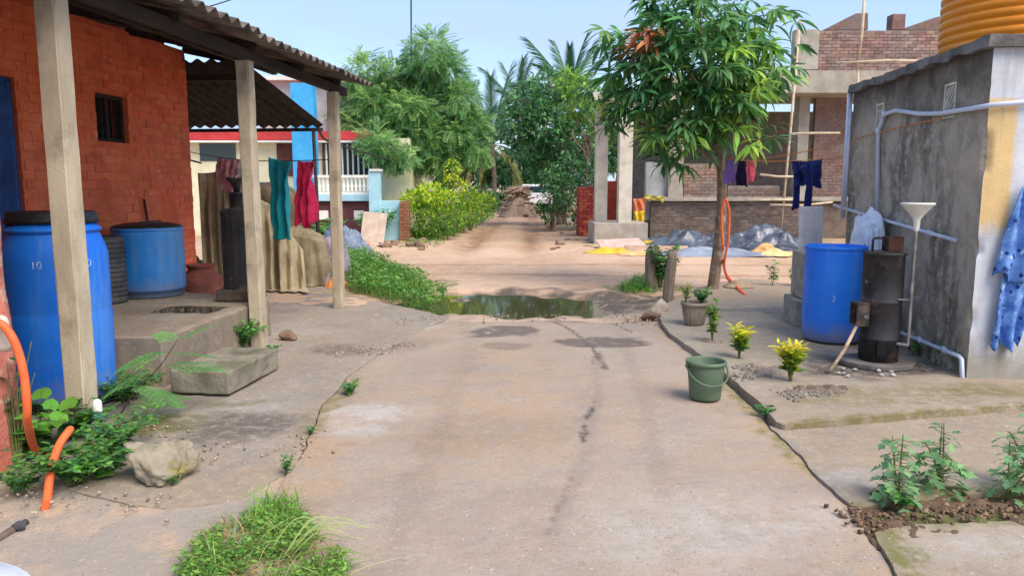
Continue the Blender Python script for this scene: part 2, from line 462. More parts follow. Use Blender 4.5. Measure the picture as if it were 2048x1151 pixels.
attr(gme, 'dark', np.clip(0.75 * sstep(15, 19, yf) * (np.exp(-((np.abs(_c0) - 0.75) / 0.3) ** 2)) + 0.45 * sstep(17, 24, yf) * (yf < 60) + 0.5 * np.clip(fbm(xf * 0.8, yf * 0.35, 0, 47, 4), 0, 1) * (yf > 9) + 0.5 * stroke(xf, yf, [(-7, 12.6), (-2, 12.9), (3, 12.5), (9, 12.9)], 0.22, 48, 0.6) + 0.4 * stroke(xf, yf, [(-7, 14.2), (0, 14.4), (9, 14.2)], 0.22, 49, 0.6), 0, 1))
attr(gme, 'grey', np.clip((1 - sstep(4.2, 5.0, yf)) * sstep(-3.2, -2.6, xf) + 0.5 * (yf < 9), 0, 1))
link('ground', gme, M_GROUND, kind='structure')

# --- slab outlines
left_line = [G(900, 634), G(860, 652), G(770, 700), G(700, 752), G(655, 805), G(618, 868), G(585, 940), G(540, 1010), G(478, 1110), G(440, 1175), G(360, 1340)]
right_line = [G(1302, 634), G(1335, 668), G(1405, 722), G(1470, 782), G(1540, 853), G(1620, 935), G(1698, 1018), G(1745, 1075), G(1800, 1165), G(1880, 1340)]
lane_poly = densify(left_line + right_line[::-1], 0.02, 0.05, 61)
def lane_z(X, Y):
    return 0.012 * fbm(X * 0.7, Y * 0.7, 0, 51, 3) + 0.004 * fbm(X * 5, Y * 5, 0, 52, 3) - 0.035 * sstep(7.9, 8.7, Y) - 0.006 * stroke(X, Y, TRACK, 0.05, 3, 0.3)
TRACK = [G(1095, 1060), G(1140, 960), G(1168, 880), G(1188, 800), G(1183, 740), G(1190, 700)]
TRACK2 = [G(1110, 640), G(1150, 665), G(1190, 700), G(1212, 738)]
TRACK3 = [G(1200, 630), G(1265, 665)]
def lane_stain(x, y):
    return np.clip(0.36 * stroke(x, y, TRACK, 0.012, 5, 0.8, 0.3) + 0.8 * stroke(x, y, TRACK2, 0.026, 6, 0.6) + 0.7 * stroke(x, y, TRACK3, 0.022, 7, 0.6)
                   + 0.8 * stroke(x, y, [G(1188, 812), G(1172, 836)], 0.02, 8) + 0.9 * stroke(x, y, [G(1172, 845), G(1164, 880)], 0.018, 9)
                   + 0.12 * stroke(x, y, TRACK, 0.09, 15, 0.9) + 0.13 * stroke(x, y, [G(930, 640), G(940, 700), G(900, 800), G(840, 960), G(760, 1150)], 0.10, 16, 0.9) + 0.14 * stroke(x, y, [G(1240, 660), G(1290, 800), G(1330, 1000)], 0.07, 17, 0.9) + 0.35 * blob(x, y, G(740, 690), 0.9, 0.45, 0.3, 21, 0.6) + 0.18 * blob(x, y, G(980, 860), 0.9, 0.5, 0.3, 22, 0.7), 0, 1)
def lane_wet(x, y):
    return np.clip(blob(x, y, G(1010, 662), 0.42, 0.36, 0.2, 23, 0.3, 0.6, 2.4) + blob(x, y, G(1200, 685), 0.55, 0.26, 0.0, 24, 0.25, 0.55, 2.8) + 0.5 * blob(x, y, G(1010, 690), 0.25, 0.2, 0, 25)
                   + 0.9 * sstep(8.35, 8.65, y + 0.25 * fbm(x * 2, y * 2, 0, 26)), 0, 1)
lane_attrs = {'wet_or_shade': lane_wet, 'stain_or_shade': lane_stain,
              'dust': lambda x, y: np.clip(0.45 + 0.55 * fbm(x * 0.6, y * 0.6, 0, 27, 4) + 0.4 * blob(x, y, G(1000, 850), 1.0, 1.4, 0, 28, 0.8) + 0.9 * stroke(x, y, left_line[4:], 0.30, 34, 0.8) + 0.7 * stroke(x, y, right_line, 0.16, 36, 0.8), 0, 1),
              'pale': lambda x, y: np.clip(0.8 * blob(x, y, G(740, 830), 0.55, 0.42, 0.5, 29, 0.6) + 0.45 * blob(x, y, G(1450, 1050), 0.8, 0.6, 0, 30, 0.8) + 0.5 * blob(x, y, G(830, 655), 0.5, 0.2, 0.4, 33, 0.6), 0, 1),
              'moss': lambda x, y: np.clip(0.7 * stroke(x, y, left_line[3:6], 0.10, 31, 0.8) + 0.8 * stroke(x, y, right_line[2:6], 0.10, 32, 0.8), 0, 1)}
slab('lane', lane_poly, 0.03, lane_z, 0.09, M_LANE, lane_attrs, kind='structure')

# apron in front of the red house
ap_in = [p + Vector((-0.010, -0.003, 0)) for p in left_line[:7]]
ap_poly = densify(ap_in + [G(500, 985), G(430, 1000), G(330, 1010), G(240, 1000), G(60, 960), G(-60, 930), Vector((-4.6, 5.2, 0)), Vector((-4.4, 8.9, 0)), G(560, 575), G(640, 563), G(700, 588), G(770, 606), G(850, 622)], 0.02, 0.05, 61)
def apron_z(X, Y): return 0.0 + 0.010 * fbm(X * 0.8, Y * 0.8, 0, 53, 3) + 0.006 * fbm(X * 5, Y * 5, 0, 54, 3) - 0.010 * (1 - sstep(3.6, 4.4, Y))
HOLE3 = G(672, 614)
ap_attrs = {'wet_or_shade': lambda x, y: np.clip(0.9 * blob(x, y, HOLE3, 0.16, 0.14, 0, 71, 0.3) + 0.35 * blob(x, y, G(570, 622), 0.35, 0.25, 0, 72, 0.5), 0, 1),
            'stain_or_shade': lambda x, y: np.clip(0.5 * blob(x, y, G(500, 850), 0.5, 0.5, 0.4, 73, 0.7) + 0.4 * blob(x, y, G(680, 700), 0.5, 0.3, 0, 74, 0.7) + 0.3, 0, 1),
            'dust': lambda x, y: np.clip(0.35 + 0.6 * fbm(x * 0.7, y * 0.7, 0, 75, 4) + 0.6 * (1 - sstep(3.7, 4.5, y)) + 0.7 * stroke(x, y, left_line[4:], 0.2, 34, 0.8), 0, 1),
            'pale': lambda x, y: np.clip(0.5 * blob(x, y, G(560, 660), 0.7, 0.6, 0, 76, 0.7) + 0.5 * blob(x, y, G(500, 810), 0.4, 0.3, 0, 77, 0.6), 0, 1),
            'moss': lambda x, y: np.clip(blob(x, y, G(320, 850), 0.36, 0.32, 0.3, 78, 0.5) + 0.6 * blob(x, y, G(480, 805), 0.35, 0.12, 0.2, 79, 0.6) + 0.5 * blob(x, y, G(620, 850), 0.1, 0.5, 0.2, 80, 0.6), 0, 1)}
slab('apron', ap_poly, 0.03, apron_z, 0.09, M_APRON, ap_attrs, kind='structure')

# raised yard of the grey shed
YZ = 0.05
kerb = [G(1322, 644, YZ), G(1352, 672, YZ), G(1412, 716, YZ), G(1476, 764, YZ), G(1556, 842, YZ)]
cut1 = [G(1570, 848, YZ), G(1700, 838, YZ), G(1880, 822, YZ), G(2075, 806, YZ)]
yard_poly = densify(kerb + cut1 + [Vector((7, 5.0, 0)), Vector((7, 12.2, 0)), G(1640, 560), G(1480, 556), G(1400, 566), G(1345, 606), G(1318, 622)], 0.02, 0.05, 61)
def yard_z(X, Y): return YZ + 0.012 * fbm(X * 0.8, Y * 0.8, 0, 55, 3) + 0.006 * fbm(X * 5, Y * 5, 0, 56, 3) - 0.055 * sstep(9.5, 11.5, Y)
yard_attrs = {'wet_or_shade': lambda x, y: np.clip(0.75 * blob(x, y, G(1520, 626), 0.75, 0.18, 0, 81, 0.4) + 0.5 * blob(x, y, G(1545, 660), 0.5, 0.3, 0, 82, 0.6), 0, 1),  # long darker patch across the yard, with a fainter one nearer
              'stain_or_shade': lambda x, y: np.clip(0.9 * blob(x, y, G(1740, 745), 0.75, 0.5, 0, 83, 0.6) + 0.5 * blob(x, y, G(1620, 640), 0.6, 0.5, 0, 84, 0.7) + 0.25, 0, 1),
              'dust': lambda x, y: np.clip(0.3 + 0.6 * fbm(x * 0.7, y * 0.7, 0, 85, 4) + sstep(9.0, 10.5, y), 0, 1),
              'pale': lambda x, y: np.clip(0.4 * blob(x, y, G(1430, 660), 0.6, 0.6, 0, 86, 0.7), 0, 1),
              'moss': lambda x, y: np.clip(0.55 * blob(x, y, G(1760, 805), 0.9, 0.35, 0.1, 87, 0.5) + 0.8 * stroke(x, y, cut1, 0.06, 88, 0.8) + 0.7 * blob(x, y, G(1990, 790), 0.5, 0.25, 0, 89, 0.5), 0, 1)}
slab('yard', yard_poly, 0.03, yard_z, 0.13, M_YARD, yard_attrs, kind='structure')

# front slabs right of the lane, with the soil bed between them
bz = 0.012
fs_in = [right_line[4] + Vector((0.005, 0.0, 0)), right_line[5] + Vector((0.005, 0, 0)), right_line[6] + Vector((0.005, 0, 0)), G(1730, 1016, bz), G(1800, 1000, bz), G(1880, 990, bz), G(2090, 978, bz), Vector((5.2, 3.6, 0)), Vector((5.2, 5.0, 0)), G(2080, 815, bz), G(1880, 831, bz), G(1700, 847, bz), G(1580, 856, bz)]
fs_attrs = {'wet_or_shade': lambda x, y: 0 * x, 'stain_or_shade': lambda x, y: np.clip(0.2 + 0.3 * fbm(x, y, 0, 90), 0, 1), 'dust': lambda x, y: np.clip(0.4 + 0.6 * fbm(x * 0.7, y * 0.7, 0, 91, 4), 0, 1),
            'pale': lambda x, y: np.clip(0.7 * blob(x, y, G(1720, 960), 0.35, 0.14, 0.2, 92, 0.6), 0, 1),
            'moss': lambda x, y: np.clip(0.8 * stroke(x, y, fs_in[2:7], 0.1, 93, 0.7), 0, 1)}
slab('front_slab', densify(fs_in, 0.02, 0.05, 61), 0.03, lambda X, Y: bz + 0.010 * fbm(X * 0.9, Y * 0.9, 0, 57, 3) + 0.004 * fbm(X * 6, Y * 6, 0, 58, 3), 0.11, M_YARD, fs_attrs, kind='structure')
cs_in = [G(1790, 1056, bz), G(1850, 1050, bz), G(1960, 1046, bz), G(2090, 1040, bz), Vector((3.6, 2.0, 0)), Vector((1.4, 1.9, 0)), right_line[9] + Vector((0.006, 0, 0)), right_line[8] + Vector((0.006, 0, 0)), right_line[7] + Vector((0.006, 0, 0))]
cs_attrs = dict(fs_attrs); cs_attrs['moss'] = lambda x, y: np.clip(0.9 * stroke(x, y, [G(1775, 1075), G(1810, 1120), G(1840, 1170)], 0.10, 94, 0.6) + 0.5 * stroke(x, y, cs_in[:5], 0.06, 95, 0.6), 0, 1)
cs_attrs['pale'] = lambda x, y: np.clip(0.5 * blob(x, y, G(1950, 1100), 0.4, 0.14, 0.2, 96, 0.6), 0, 1)
slab('corner_slab', densify(cs_in, 0.02, 0.05, 61), 0.03, lambda X, Y: bz + 0.008 + 0.012 * fbm(X * 1.5, Y * 1.5, 0, 59, 3), 0.11, M_YARD, cs_attrs, kind='structure')
bed_in = [G(1690, 1012), G(1790, 985), G(2100, 965), G(2150, 1060), G(1900, 1070), G(1800, 1085), G(1750, 1100), G(1715, 1050)]
z0_attrs = {k: (lambda x, y: 0 * x) for k in ('wet_or_shade', 'moss', 'grey')}
def clods(x, y, s): return np.maximum(0, fbm(x * 11, y * 11, 0, s, 3)) * 0.05 + 0.02 * fbm(x * 3, y * 3, 0, s + 1, 3) + 0.012 * vn(x * 30, y * 30, 0, s + 2)
slab('soil_bed', densify(bed_in, 0.04, 0.05, 66), 0.02, lambda X, Y: 0.0 + clods(X, Y, 97), 0.08, M_SOIL, {**z0_attrs, 'moss': lambda x, y: np.clip(0.7 * blob(x, y, G(1900, 1040), 0.5, 0.12, 0, 98, 0.6), 0, 1)}, kind='structure')
for i, (px, py, rx, ry) in enumerate([(1515, 738, 0.20, 0.26), (1620, 782, 0.30, 0.20), (1420, 684, 0.16, 0.10)]):
    c = G(px, py, YZ); th = np.linspace(0, 2 * np.pi, 28, endpoint=False)
    pl = np.stack([c.x + rx * np.cos(th), c.y + ry * np.sin(th)], 1); pl += 0.05 * np.stack([fbm(pl[:, 0] * 6, pl[:, 1] * 6, 1, 100 + i), fbm(pl[:, 0] * 6, pl[:, 1] * 6, 2, 100 + i)], 1)
    slab('planting_pit', pl, 0.018, lambda X, Y, c=c, rx=rx, ry=ry: YZ - 0.016 + clods(X, Y, 101) * 1.0 + 0.03 * np.maximum(0, 1 - ((X - c.x) / rx) ** 2 - ((Y - c.y) / ry) ** 2), 0.02, M_SOIL, {**z0_attrs, 'grey': lambda x, y: 0.6 + 0 * x}, kind='structure')

# the puddle: dark water in the hollow
mw, nt, b = nodes('puddle_water'); nw = NB(nt, 'World')
b.inputs['Base Color'].default_value = S(84, 78, 54); b.inputs['Roughness'].default_value = 0.06; b.inputs['Specular IOR Level'].default_value = 0.9
b.inputs['Coat Weight'].default_value = 0.6; b.inputs['Coat Roughness'].default_value = 0.03
nw.bump(b, nw.noise(5, 3, 0.5), 0.10, 0.01)
th = np.linspace(0, 2 * np.pi, 60, endpoint=False)
slab('puddle', np.stack([PUD[0] + 2.3 * np.cos(th), PUD[1] + 1.5 * np.sin(th)], 1), 0.1, lambda X, Y: -0.047 + 0 * X, 0.05, mw, kind='structure', round_=0)

# ================================================================== BUILDINGS
def brick_meshes(L, D, H, m, jit=0.004, k=5):
    out = []
    for i in range(k):
        b = MB(); b.box((0, 0, 0), (L, D, H), jit=jit); me = b.mesh('brick'); me.materials.append(m); out.append(me)
    return out
def lay_bricks(parent, org, rz, length, height, m, openings=(), L=0.228, H=0.075, joint=0.012, D=0.07, proud=0.0, budget=300, prefer=None, jit=0.004, shape=None, hscale=1.0):
    """courses of single bricks on a wall face: org is the lower left corner of the face, rz turns +X to run along it, the face looks along local -Y.
    The first `budget` by `prefer` are objects of their own, the others one joined part. Returns what is left of the budget."""
    meshes = brick_meshes(L, D, H, m, jit); spots = []
    nrow = int(height / (H + joint))
    for r in range(nrow):
        z = (r + 0.5) * (H + joint); x = -(L + joint) * (0.5 if r % 2 else 0.0)
        while x < length - 0.02:
            a, b = max(x, 0.0), min(x + L, length); x += L + joint
            if b - a < 0.04: continue
            segs = [(a, b)]
            for (u0, u1, z0, z1) in openings:
                if z1 > z - H / 2 and z0 < z + H / 2:
                    ns = []
                    for s0, s1 in segs:
                        if s1 <= u0 or s0 >= u1: ns.append((s0, s1))
                        else:
                            if u0 - s0 > 0.04: ns.append((s0, u0))
                            if s1 - u1 > 0.04: ns.append((u1, s1))
                    segs = ns
            for s0, s1 in segs:
                if shape is not None and not shape((s0 + s1) / 2, z): continue
                spots.append(((s0 + s1) / 2, z, s1 - s0))
    if prefer: spots.sort(key=lambda q: -prefer(q[0], q[1]))
    ca, sa = math.cos(rz), math.sin(rz)
    def place(q):
        off = D / 2 - proud - random.uniform(-0.004, 0.005)
        return Vector((org[0] + q[0] * ca - off * sa, org[1] + q[0] * sa + off * ca, org[2] + q[1]))
    for q in spots[:budget]:
        o = link('brick', random.choice(meshes), None, parent, loc=place(q), rot=(random.gauss(0, 0.006), random.gauss(0, 0.006), rz + random.gauss(0, 0.006)))
        o.scale = (q[2] / L, 1, 1)
    rest = spots[budget:]
    if rest:
        mb = MB()
        for q in rest: mb.box(place(q), (q[2], D, H), rot=(0, 0, rz + random.gauss(0, 0.006)), jit=jit)
        mb.build('further_bricks', m, parent, kind='stuff')
    return max(0, budget - len(spots))

def corr_sheet(width, length, pitch=0.177, amp=0.026, th=0.009, per=10, sag=0.0, jit=0.003):
    """corrugated sheet: ridges run along x (length), waves along y (width), origin at the middle of the lower (+x) edge"""
    ny_ = int(width / pitch * per) + 1; xs = np.linspace(-length, 0, 7); ys = np.linspace(-width / 2, width / 2, ny_)
    X, Y = np.meshgrid(xs, ys, indexing='ij')
    Z = amp * np.cos(2 * np.pi * (Y + width / 2) / pitch) + sag * np.sin(np.pi * (X / length + 1)) + jit * fbm(X * 2, Y * 2, 0, int(width * 100))
    n = X.size; i = np.arange(n).reshape(X.shape)
    V = np.concatenate([np.stack([X.ravel(), Y.ravel(), Z.ravel() + th / 2], 1), np.stack([X.ravel(), Y.ravel(), Z.ravel() - th / 2], 1)])
    q = np.stack([i[:-1, :-1].ravel(), i[1:, :-1].ravel(), i[1:, 1:].ravel(), i[:-1, 1:].ravel()], 1)
    F = [q, q[:, ::-1] + n]
    for e in (i[0, :], i[-1, ::-1], i[::-1, 0], i[:, -1]): F.append(np.stack([e[:-1], e[1:], e[1:] + n, e[:-1] + n], 1))
    return fast_mesh('sheet', V, np.concatenate(F), True)

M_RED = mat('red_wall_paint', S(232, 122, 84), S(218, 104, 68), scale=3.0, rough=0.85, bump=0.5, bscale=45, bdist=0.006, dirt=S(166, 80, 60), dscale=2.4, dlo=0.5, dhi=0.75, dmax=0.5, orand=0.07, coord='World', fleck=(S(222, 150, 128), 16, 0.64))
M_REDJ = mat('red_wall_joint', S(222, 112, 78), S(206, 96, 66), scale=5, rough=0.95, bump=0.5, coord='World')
M_PINK = mat('pink_plaster', S(214, 134, 116), S(192, 108, 92), scale=4, rough=0.9, bump=0.8, bscale=18, bdist=0.02, dirt=S(206, 176, 158), dscale=5, dlo=0.52, dhi=0.62, dmax=0.8, coord='World')
M_POST = mat('concrete_post', S(190, 176, 152), S(168, 154, 132), scale=7, rough=0.9, bump=0.5, bscale=50, dirt=S(112, 100, 86), dscale=4, dlo=0.5, dhi=0.72, dmax=0.6, coord='World', stretch=(1, 1, 0.35))
M_SHEET = mat('asbestos_sheet', S(124, 112, 104), S(98, 88, 82), scale=3, rough=0.92, bump=0.5, bscale=40, dirt=S(64, 58, 54), dscale=3, dlo=0.42, dhi=0.7, dmax=0.85, orand=0.1, coord='World')
M_DARKSHEET = mat('dark_sheet', S(64, 56, 52), S(44, 38, 36), scale=4, rough=0.95, bump=0.4, orand=0.12, coord='World')  # darker even tone for the lean-to sheets
M_DARKWOOD = mat('dark_beam_wood', S(62, 54, 50), S(44, 38, 36), scale=9, rough=0.9, bump=0.5, coord='World', stretch=(1, 0.2, 1))
M_BLUEDOOR = mat('blue_door_paint', S(34, 84, 150), S(26, 66, 124), scale=5, rough=0.55, bump=0.2)
M_DARKIN = mat('dark_interior', S(50, 44, 42), S(36, 32, 30), scale=3, rough=0.95)
M_IRON = mat('window_bar_iron', S(58, 52, 50), S(44, 38, 36), rough=0.7)

# ---------------------------------------------------------------- red brick house with its veranda
HR = -math.atan(0.105)
house = empty('brick_house', (-2.72, 4.51, 0), HR, label='red painted brick house with corrugated veranda roof on pale concrete posts', cat='house')
# wall bodies; openings in the veranda wall (x = -1.75): door and small window
DOOR = (1.02, 1.92, 0.40, 2.42); WIN = (2.97, 3.50, 1.95, 2.43)
WX, WTH, W0, W1, WZ = -1.75, 0.23, -0.9, 4.72, 3.12
core = MB()
def wbox(y0, y1, z0, z1): core.box((WX - 0.004 - WTH / 2, (y0 + y1) / 2, (z0 + z1) / 2), (WTH, y1 - y0, z1 - z0))
wbox(W0, DOOR[0], 0, WZ); wbox(DOOR[0], DOOR[1], DOOR[3], WZ); wbox(DOOR[0], DOOR[1], 0, 0.4); wbox(DOOR[1], WIN[0], 0, WZ); wbox(WIN[0], WIN[1], 0, WIN[2]); wbox(WIN[0], WIN[1], WIN[3], WZ); wbox(WIN[1], W1, 0, WZ)
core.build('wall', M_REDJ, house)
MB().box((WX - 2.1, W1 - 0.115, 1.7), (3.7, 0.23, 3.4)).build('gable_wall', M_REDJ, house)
MB().box((WX - 3.9, 1.9, 1.9), (0.2, 5.6, 3.8)).build('rear_wall', M_DARKIN, house)
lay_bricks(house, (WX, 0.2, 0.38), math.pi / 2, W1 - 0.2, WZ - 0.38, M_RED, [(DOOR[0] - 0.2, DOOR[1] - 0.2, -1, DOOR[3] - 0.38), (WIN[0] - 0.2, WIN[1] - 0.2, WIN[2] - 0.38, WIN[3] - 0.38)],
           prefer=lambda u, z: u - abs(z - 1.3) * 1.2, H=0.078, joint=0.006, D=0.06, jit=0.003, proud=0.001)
# near end: plastered return wall
rw = MB(); V = []; F = []
NY, NZ = 16, 90
ys = np.linspace(0, 0.24, NY // 2); zz = np.linspace(0, 2.75, NZ)
ring = [(0.0, y) for y in ys] + [(x, 0.24) for x in np.linspace(-0.03, -1.75, 14)]
ring = [(x, 0.0) for x in np.linspace(-1.75, -0.03, 14)] + ring
for z in zz:
    for (x, y) in ring:
        d = 0.028 * float(fbm(np.array([x * 3 + 5]), np.array([z * 3]), y * 3, 131, 4)[0]) + (0.03 * max(0, 0.6 - z))
        V.append((x + (d if x > -0.02 else 0), y - (d if y < 0.01 else 0) * 0.6, z))
n = len(ring)
for i in range(NZ - 1):
    for k in range(n - 1): F.append((i * n + k, i * n + k + 1, (i + 1) * n + k + 1, (i + 1) * n + k))
rw.add(V, F, True); o = rw.build('return_wall', M_PINK, house, label='pink plastered end wall of the veranda'); o.location = (0.10, -0.80, 0)
# posts on the veranda edge
for (lx, ly, w, top) in ((0.06, 0.0, 0.135, 2.63), (0.06, 2.50, 0.125, 2.62), (0.06, 4.78, 0.12, 2.62)):
    p = MB(); seg = 14
    Vp = []; Fp = []
    for i in range(seg + 1):
        z = -0.03 + (top + 0.03) * i / seg; h = w / 2
        for sx, sy in ((-1, -1), (-0.82, -1), (0.82, -1), (1, -1), (1, -0.82), (1, 0.82), (1, 1), (0.82, 1), (-0.82, 1), (-1, 1), (-1, 0.82), (-1, -0.82)):
            cx = 0.86 if abs(sx) == 1 and abs(sy) == 1 else 1
            Vp.append((sx * h * cx + random.gauss(0, 0.0016), sy * h * cx + random.gauss(0, 0.0016), z))
    for i in range(seg):
        for k in range(12): Fp.append((i * 12 + k, i * 12 + (k + 1) % 12, (i + 1) * 12 + (k + 1) % 12, (i + 1) * 12 + k))
    Fp.append(list(range(seg * 12, seg * 12 + 12)))
    p.add(Vp, Fp, False)
    o = p.build('post', M_POST, house); o.location = (lx, ly, 0); o.rotation_euler = (random.gauss(0, .004), random.gauss(0, .006), random.gauss(0, 0.05))
# beams and roof sheets
SL = R(12.0); EAVE = 0.44; EZ = 2.74
def roof_z(lx): return EZ + (EAVE - lx) * math.tan(SL)
for lx, h in ((0.06, 0.10), (-0.85, 0.08)):
    zt = roof_z(lx) - 0.035 if lx < 0 else 2.72
    MB().box((lx, 1.6, zt - h / 2), (0.075, 7.3, h)).build('purlin', M_DARKWOOD, house, bevel=0.008)
for ly in (-1.2, 0.0, 1.25, 2.5, 3.65, 4.78):
    MB().bar((0.16, ly, roof_z(0.16) - 0.075), (-1.8, ly, roof_z(-1.8) - 0.075), 0.055, 0.07).build('rafter', M_DARKWOOD, house)
SW = 0.177 * 6
for row in range(2):
    ln = 2.5 if row == 0 else 3.2
    for i in range(9):
        me = corr_sheet(SW + 0.06, ln)
        x = EAVE - row * 2.3 * math.cos(SL); y = 5.12 - SW / 2 - i * SW + random.uniform(-0.012, 0.012)
        link('roof_sheet', me, M_SHEET, house, loc=(x + random.uniform(-0.03, 0.03), y, roof_z(x) + 0.012 * (i % 2) + row * 0.05), rot=(0, SL, random.gauss(0, 0.004)))
# door and window in the wall
MB().box((WX - 0.33, DOOR[1] - 0.05, 1.40), (0.62, 0.035, 1.96)).build('door', M_BLUEDOOR, house, bevel=0.004)
df = MB(); df.box((WX - 0.10, DOOR[1] - 0.03, 1.41), (0.12, 0.055, 2.0)).box((WX - 0.10, DOOR[0] + 0.03, 1.41), (0.12, 0.055, 2.0)).box((WX - 0.10, 1.47, 2.39), (0.12, 0.78, 0.06)); df.build('door_frame', M_BLUEDOOR, house)
wf = MB()
for (c, d) in (((0, -0.245, 0), (0.07, 0.04, 0.48)), ((0, 0.245, 0), (0.07, 0.04, 0.48)), ((0, 0, 0.22), (0.07, 0.45, 0.04)), ((0, 0, -0.22), (0.07, 0.45, 0.04)), ((0, 0, 0), (0.05, 0.03, 0.40))): wf.box(c, d)
w = wf.build('window_frame', M_DARKWOOD, house); w.location = (WX - 0.09, 3.235, 2.19)
for i in range(4): MB().bar((WX - 0.09, 3.235 - 0.16 + i * 0.107, 1.99), (WX - 0.09, 3.235 - 0.16 + i * 0.107, 2.39), 0.012).build('window_bar', M_IRON, house)
MB().box((WX - 0.2, 3.235, 2.19), (0.02, 0.52, 0.46)).build('shutter', M_DARKIN, house)
# raised plinth of the veranda, with a sunken drain
def HL(lx, ly, z=0.0):
    """house-local to world"""
    return house.matrix_basis @ Vector((lx, ly, z))
bpy.context.view_layer.update()
PZ = 0.385
pl = [HL(-1.74, 1.0), HL(-0.02, 1.0), HL(-0.03, 2.97), HL(-1.74, 3.45)]
hx0, hx1, hy0, hy1 = -0.70, -0.20, 2.02, 2.36
def plinth_z(X, Y):
    dx, dy = X + 2.72, Y - 4.51; lx = dx * math.cos(HR) + dy * math.sin(HR); ly = -dx * math.sin(HR) + dy * math.cos(HR)
    hole = (lx > hx0) & (lx < hx1) & (ly > hy0) & (ly < hy1)
    return PZ + 0.012 * fbm(X * 1.2, Y * 1.2, 0, 141, 3) + 0.006 * fbm(X * 6, Y * 6, 0, 142, 3) - 0.34 * hole
def hole_shade(x, y):  # mask of the drain hole, painted dark to stand for its deep shade
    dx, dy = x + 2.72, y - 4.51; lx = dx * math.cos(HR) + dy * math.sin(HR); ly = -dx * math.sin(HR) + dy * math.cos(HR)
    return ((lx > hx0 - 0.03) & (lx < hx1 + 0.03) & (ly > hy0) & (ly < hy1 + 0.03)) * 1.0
pa = {'wet_or_shade': lambda x, y: np.clip(hole_shade(x, y) + 0.35 * blob(x, y, HL(-0.75, 2.1), 0.5, 0.35, 0, 143, 0.7), 0, 1), 'stain_or_shade': lambda x, y: np.clip(0.35 + hole_shade(x, y), 0, 1), 'dust': lambda x, y: 0.4 + 0 * x, 'pale': lambda x, y: np.clip(0.4 * blob(x, y, HL(-0.4, 1.9), 0.4, 0.5, 0, 144, 0.7), 0, 1), 'moss': lambda x, y: 0.15 + 0 * x}
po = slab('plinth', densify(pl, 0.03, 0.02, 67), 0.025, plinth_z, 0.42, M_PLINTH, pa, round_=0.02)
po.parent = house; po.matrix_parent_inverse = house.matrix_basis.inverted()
# rear lean-to roof behind the house, seen from below
RS = math.atan2(0.54, 2.7)
for i in range(4):
    me = corr_sheet(SW + 0.06, 2.85, amp=0.024)
    link('rear_roof_sheet', me, M_DARKSHEET, house, loc=(-1.06 - SW / 2 - i * SW, 7.45, 2.43 + 0.01 * (i % 2)), rot=(0, RS, math.pi / 2))
MB().box((-2.8, 7.33, 2.37), (3.6, 0.05, 0.05)).build('rear_purlin', M_DARKWOOD, house)
MB().box((-2.8, 4.92, 2.83), (3.6, 0.06, 0.08)).build('rear_purlin', M_DARKWOOD, house)
for lx in (-1.15, -3.6): MB().tube([(lx, 7.33, -0.02), (lx + 0.02, 7.33, 1.2), (lx, 7.33, 2.36)], [0.035, 0.03, 0.028]).build('rear_pole', M_DARKWOOD, house)

# ---------------------------------------------------------------- grey shed with the tank on its roof
def shed_wall_mat(name):
    m, nt, b = nodes(name); n = NB(nt, 'Object')
    col = n.mix(n.rng(n.noise(1.6, 7, 0.65), 0.36, 0.66), S(206, 192, 172), S(166, 154, 138))
    col = n.mix(n.math('MULTIPLY', n.rng(n.noise(1.2, 7, 0.66, (1, 2.0, 0.7)), 0.46, 0.66), 0.7), col, S(96, 88, 80))
    col = n.mix(n.math('MULTIPLY', n.rng(n.noise(9, 6, 0.7), 0.48, 0.62), 0.75), col, S(206, 198, 184))
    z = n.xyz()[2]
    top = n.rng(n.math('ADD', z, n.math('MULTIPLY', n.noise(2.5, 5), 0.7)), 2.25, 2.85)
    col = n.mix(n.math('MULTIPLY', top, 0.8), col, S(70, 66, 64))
    moss = n.math('MULTIPLY', n.math('SUBTRACT', 1.0, n.rng(n.math('ADD', z, n.math('MULTIPLY', n.noise(3, 5), 0.5)), 0.35, 0.75)), n.rng(n.noise(8, 5), 0.4, 0.6))
    col = n.mix(n.math('MULTIPLY', moss, 0.7), col, S(70, 80, 44))
    n.L(col, b.inputs['Base Color']); b.inputs['Roughness'].default_value = 0.93; b.inputs['Specular IOR Level'].default_value = 0.2
    p = n.bump(b, n.noise(12, 7, 0.75), 1.0, 0.05); n.bump(b, n.noise(60, 5, 0.7), 0.7, 0.010, p)
    return m
def shed_front_mat(name):
    m, nt, b = nodes(name); n = NB(nt, 'Object')
    o = n.xyz(); x, z = o[0], o[2]
    col = n.mix(n.rng(n.noise(2.0, 6, 0.6), 0.35, 0.65), S(206, 208, 212), S(186, 188, 194))
    inx = n.math('SUBTRACT', 1.0, n.rng(n.math('ADD', x, n.math('MULTIPLY', n.noise(4, 4), 0.05)), 0.20, 0.25))
    inz = n.math('MULTIPLY', n.rng(n.math('ADD', z, n.math('MULTIPLY', n.noise(5, 5), 0.16)), 1.12, 1.30), n.math('SUBTRACT', 1.0, n.rng(z, 2.06, 2.10)))
    col = n.mix(n.math('MULTIPLY', n.math('MULTIPLY', inx, inz), 0.9), col, S(212, 176, 112))
    col = n.mix(n.math('MULTIPLY', n.rng(n.noise(2.2, 6, 0.62, (3, 3, 0.5)), 0.52, 0.66), 0.4), col, S(150, 142, 134))
    low = n.math('SUBTRACT', 1.0, n.rng(n.math('ADD', z, n.math('MULTIPLY', n.noise(5, 6), 0.5)), 0.34, 0.62))
    col = n.mix(n.math('MULTIPLY', low, 0.75), col, S(136, 122, 100))
    n.L(col, b.inputs['Base Color']); b.inputs['Roughness'].default_value = 0.85
    n.bump(b, n.noise(30, 6, 0.7), 0.5, 0.01)
    return m
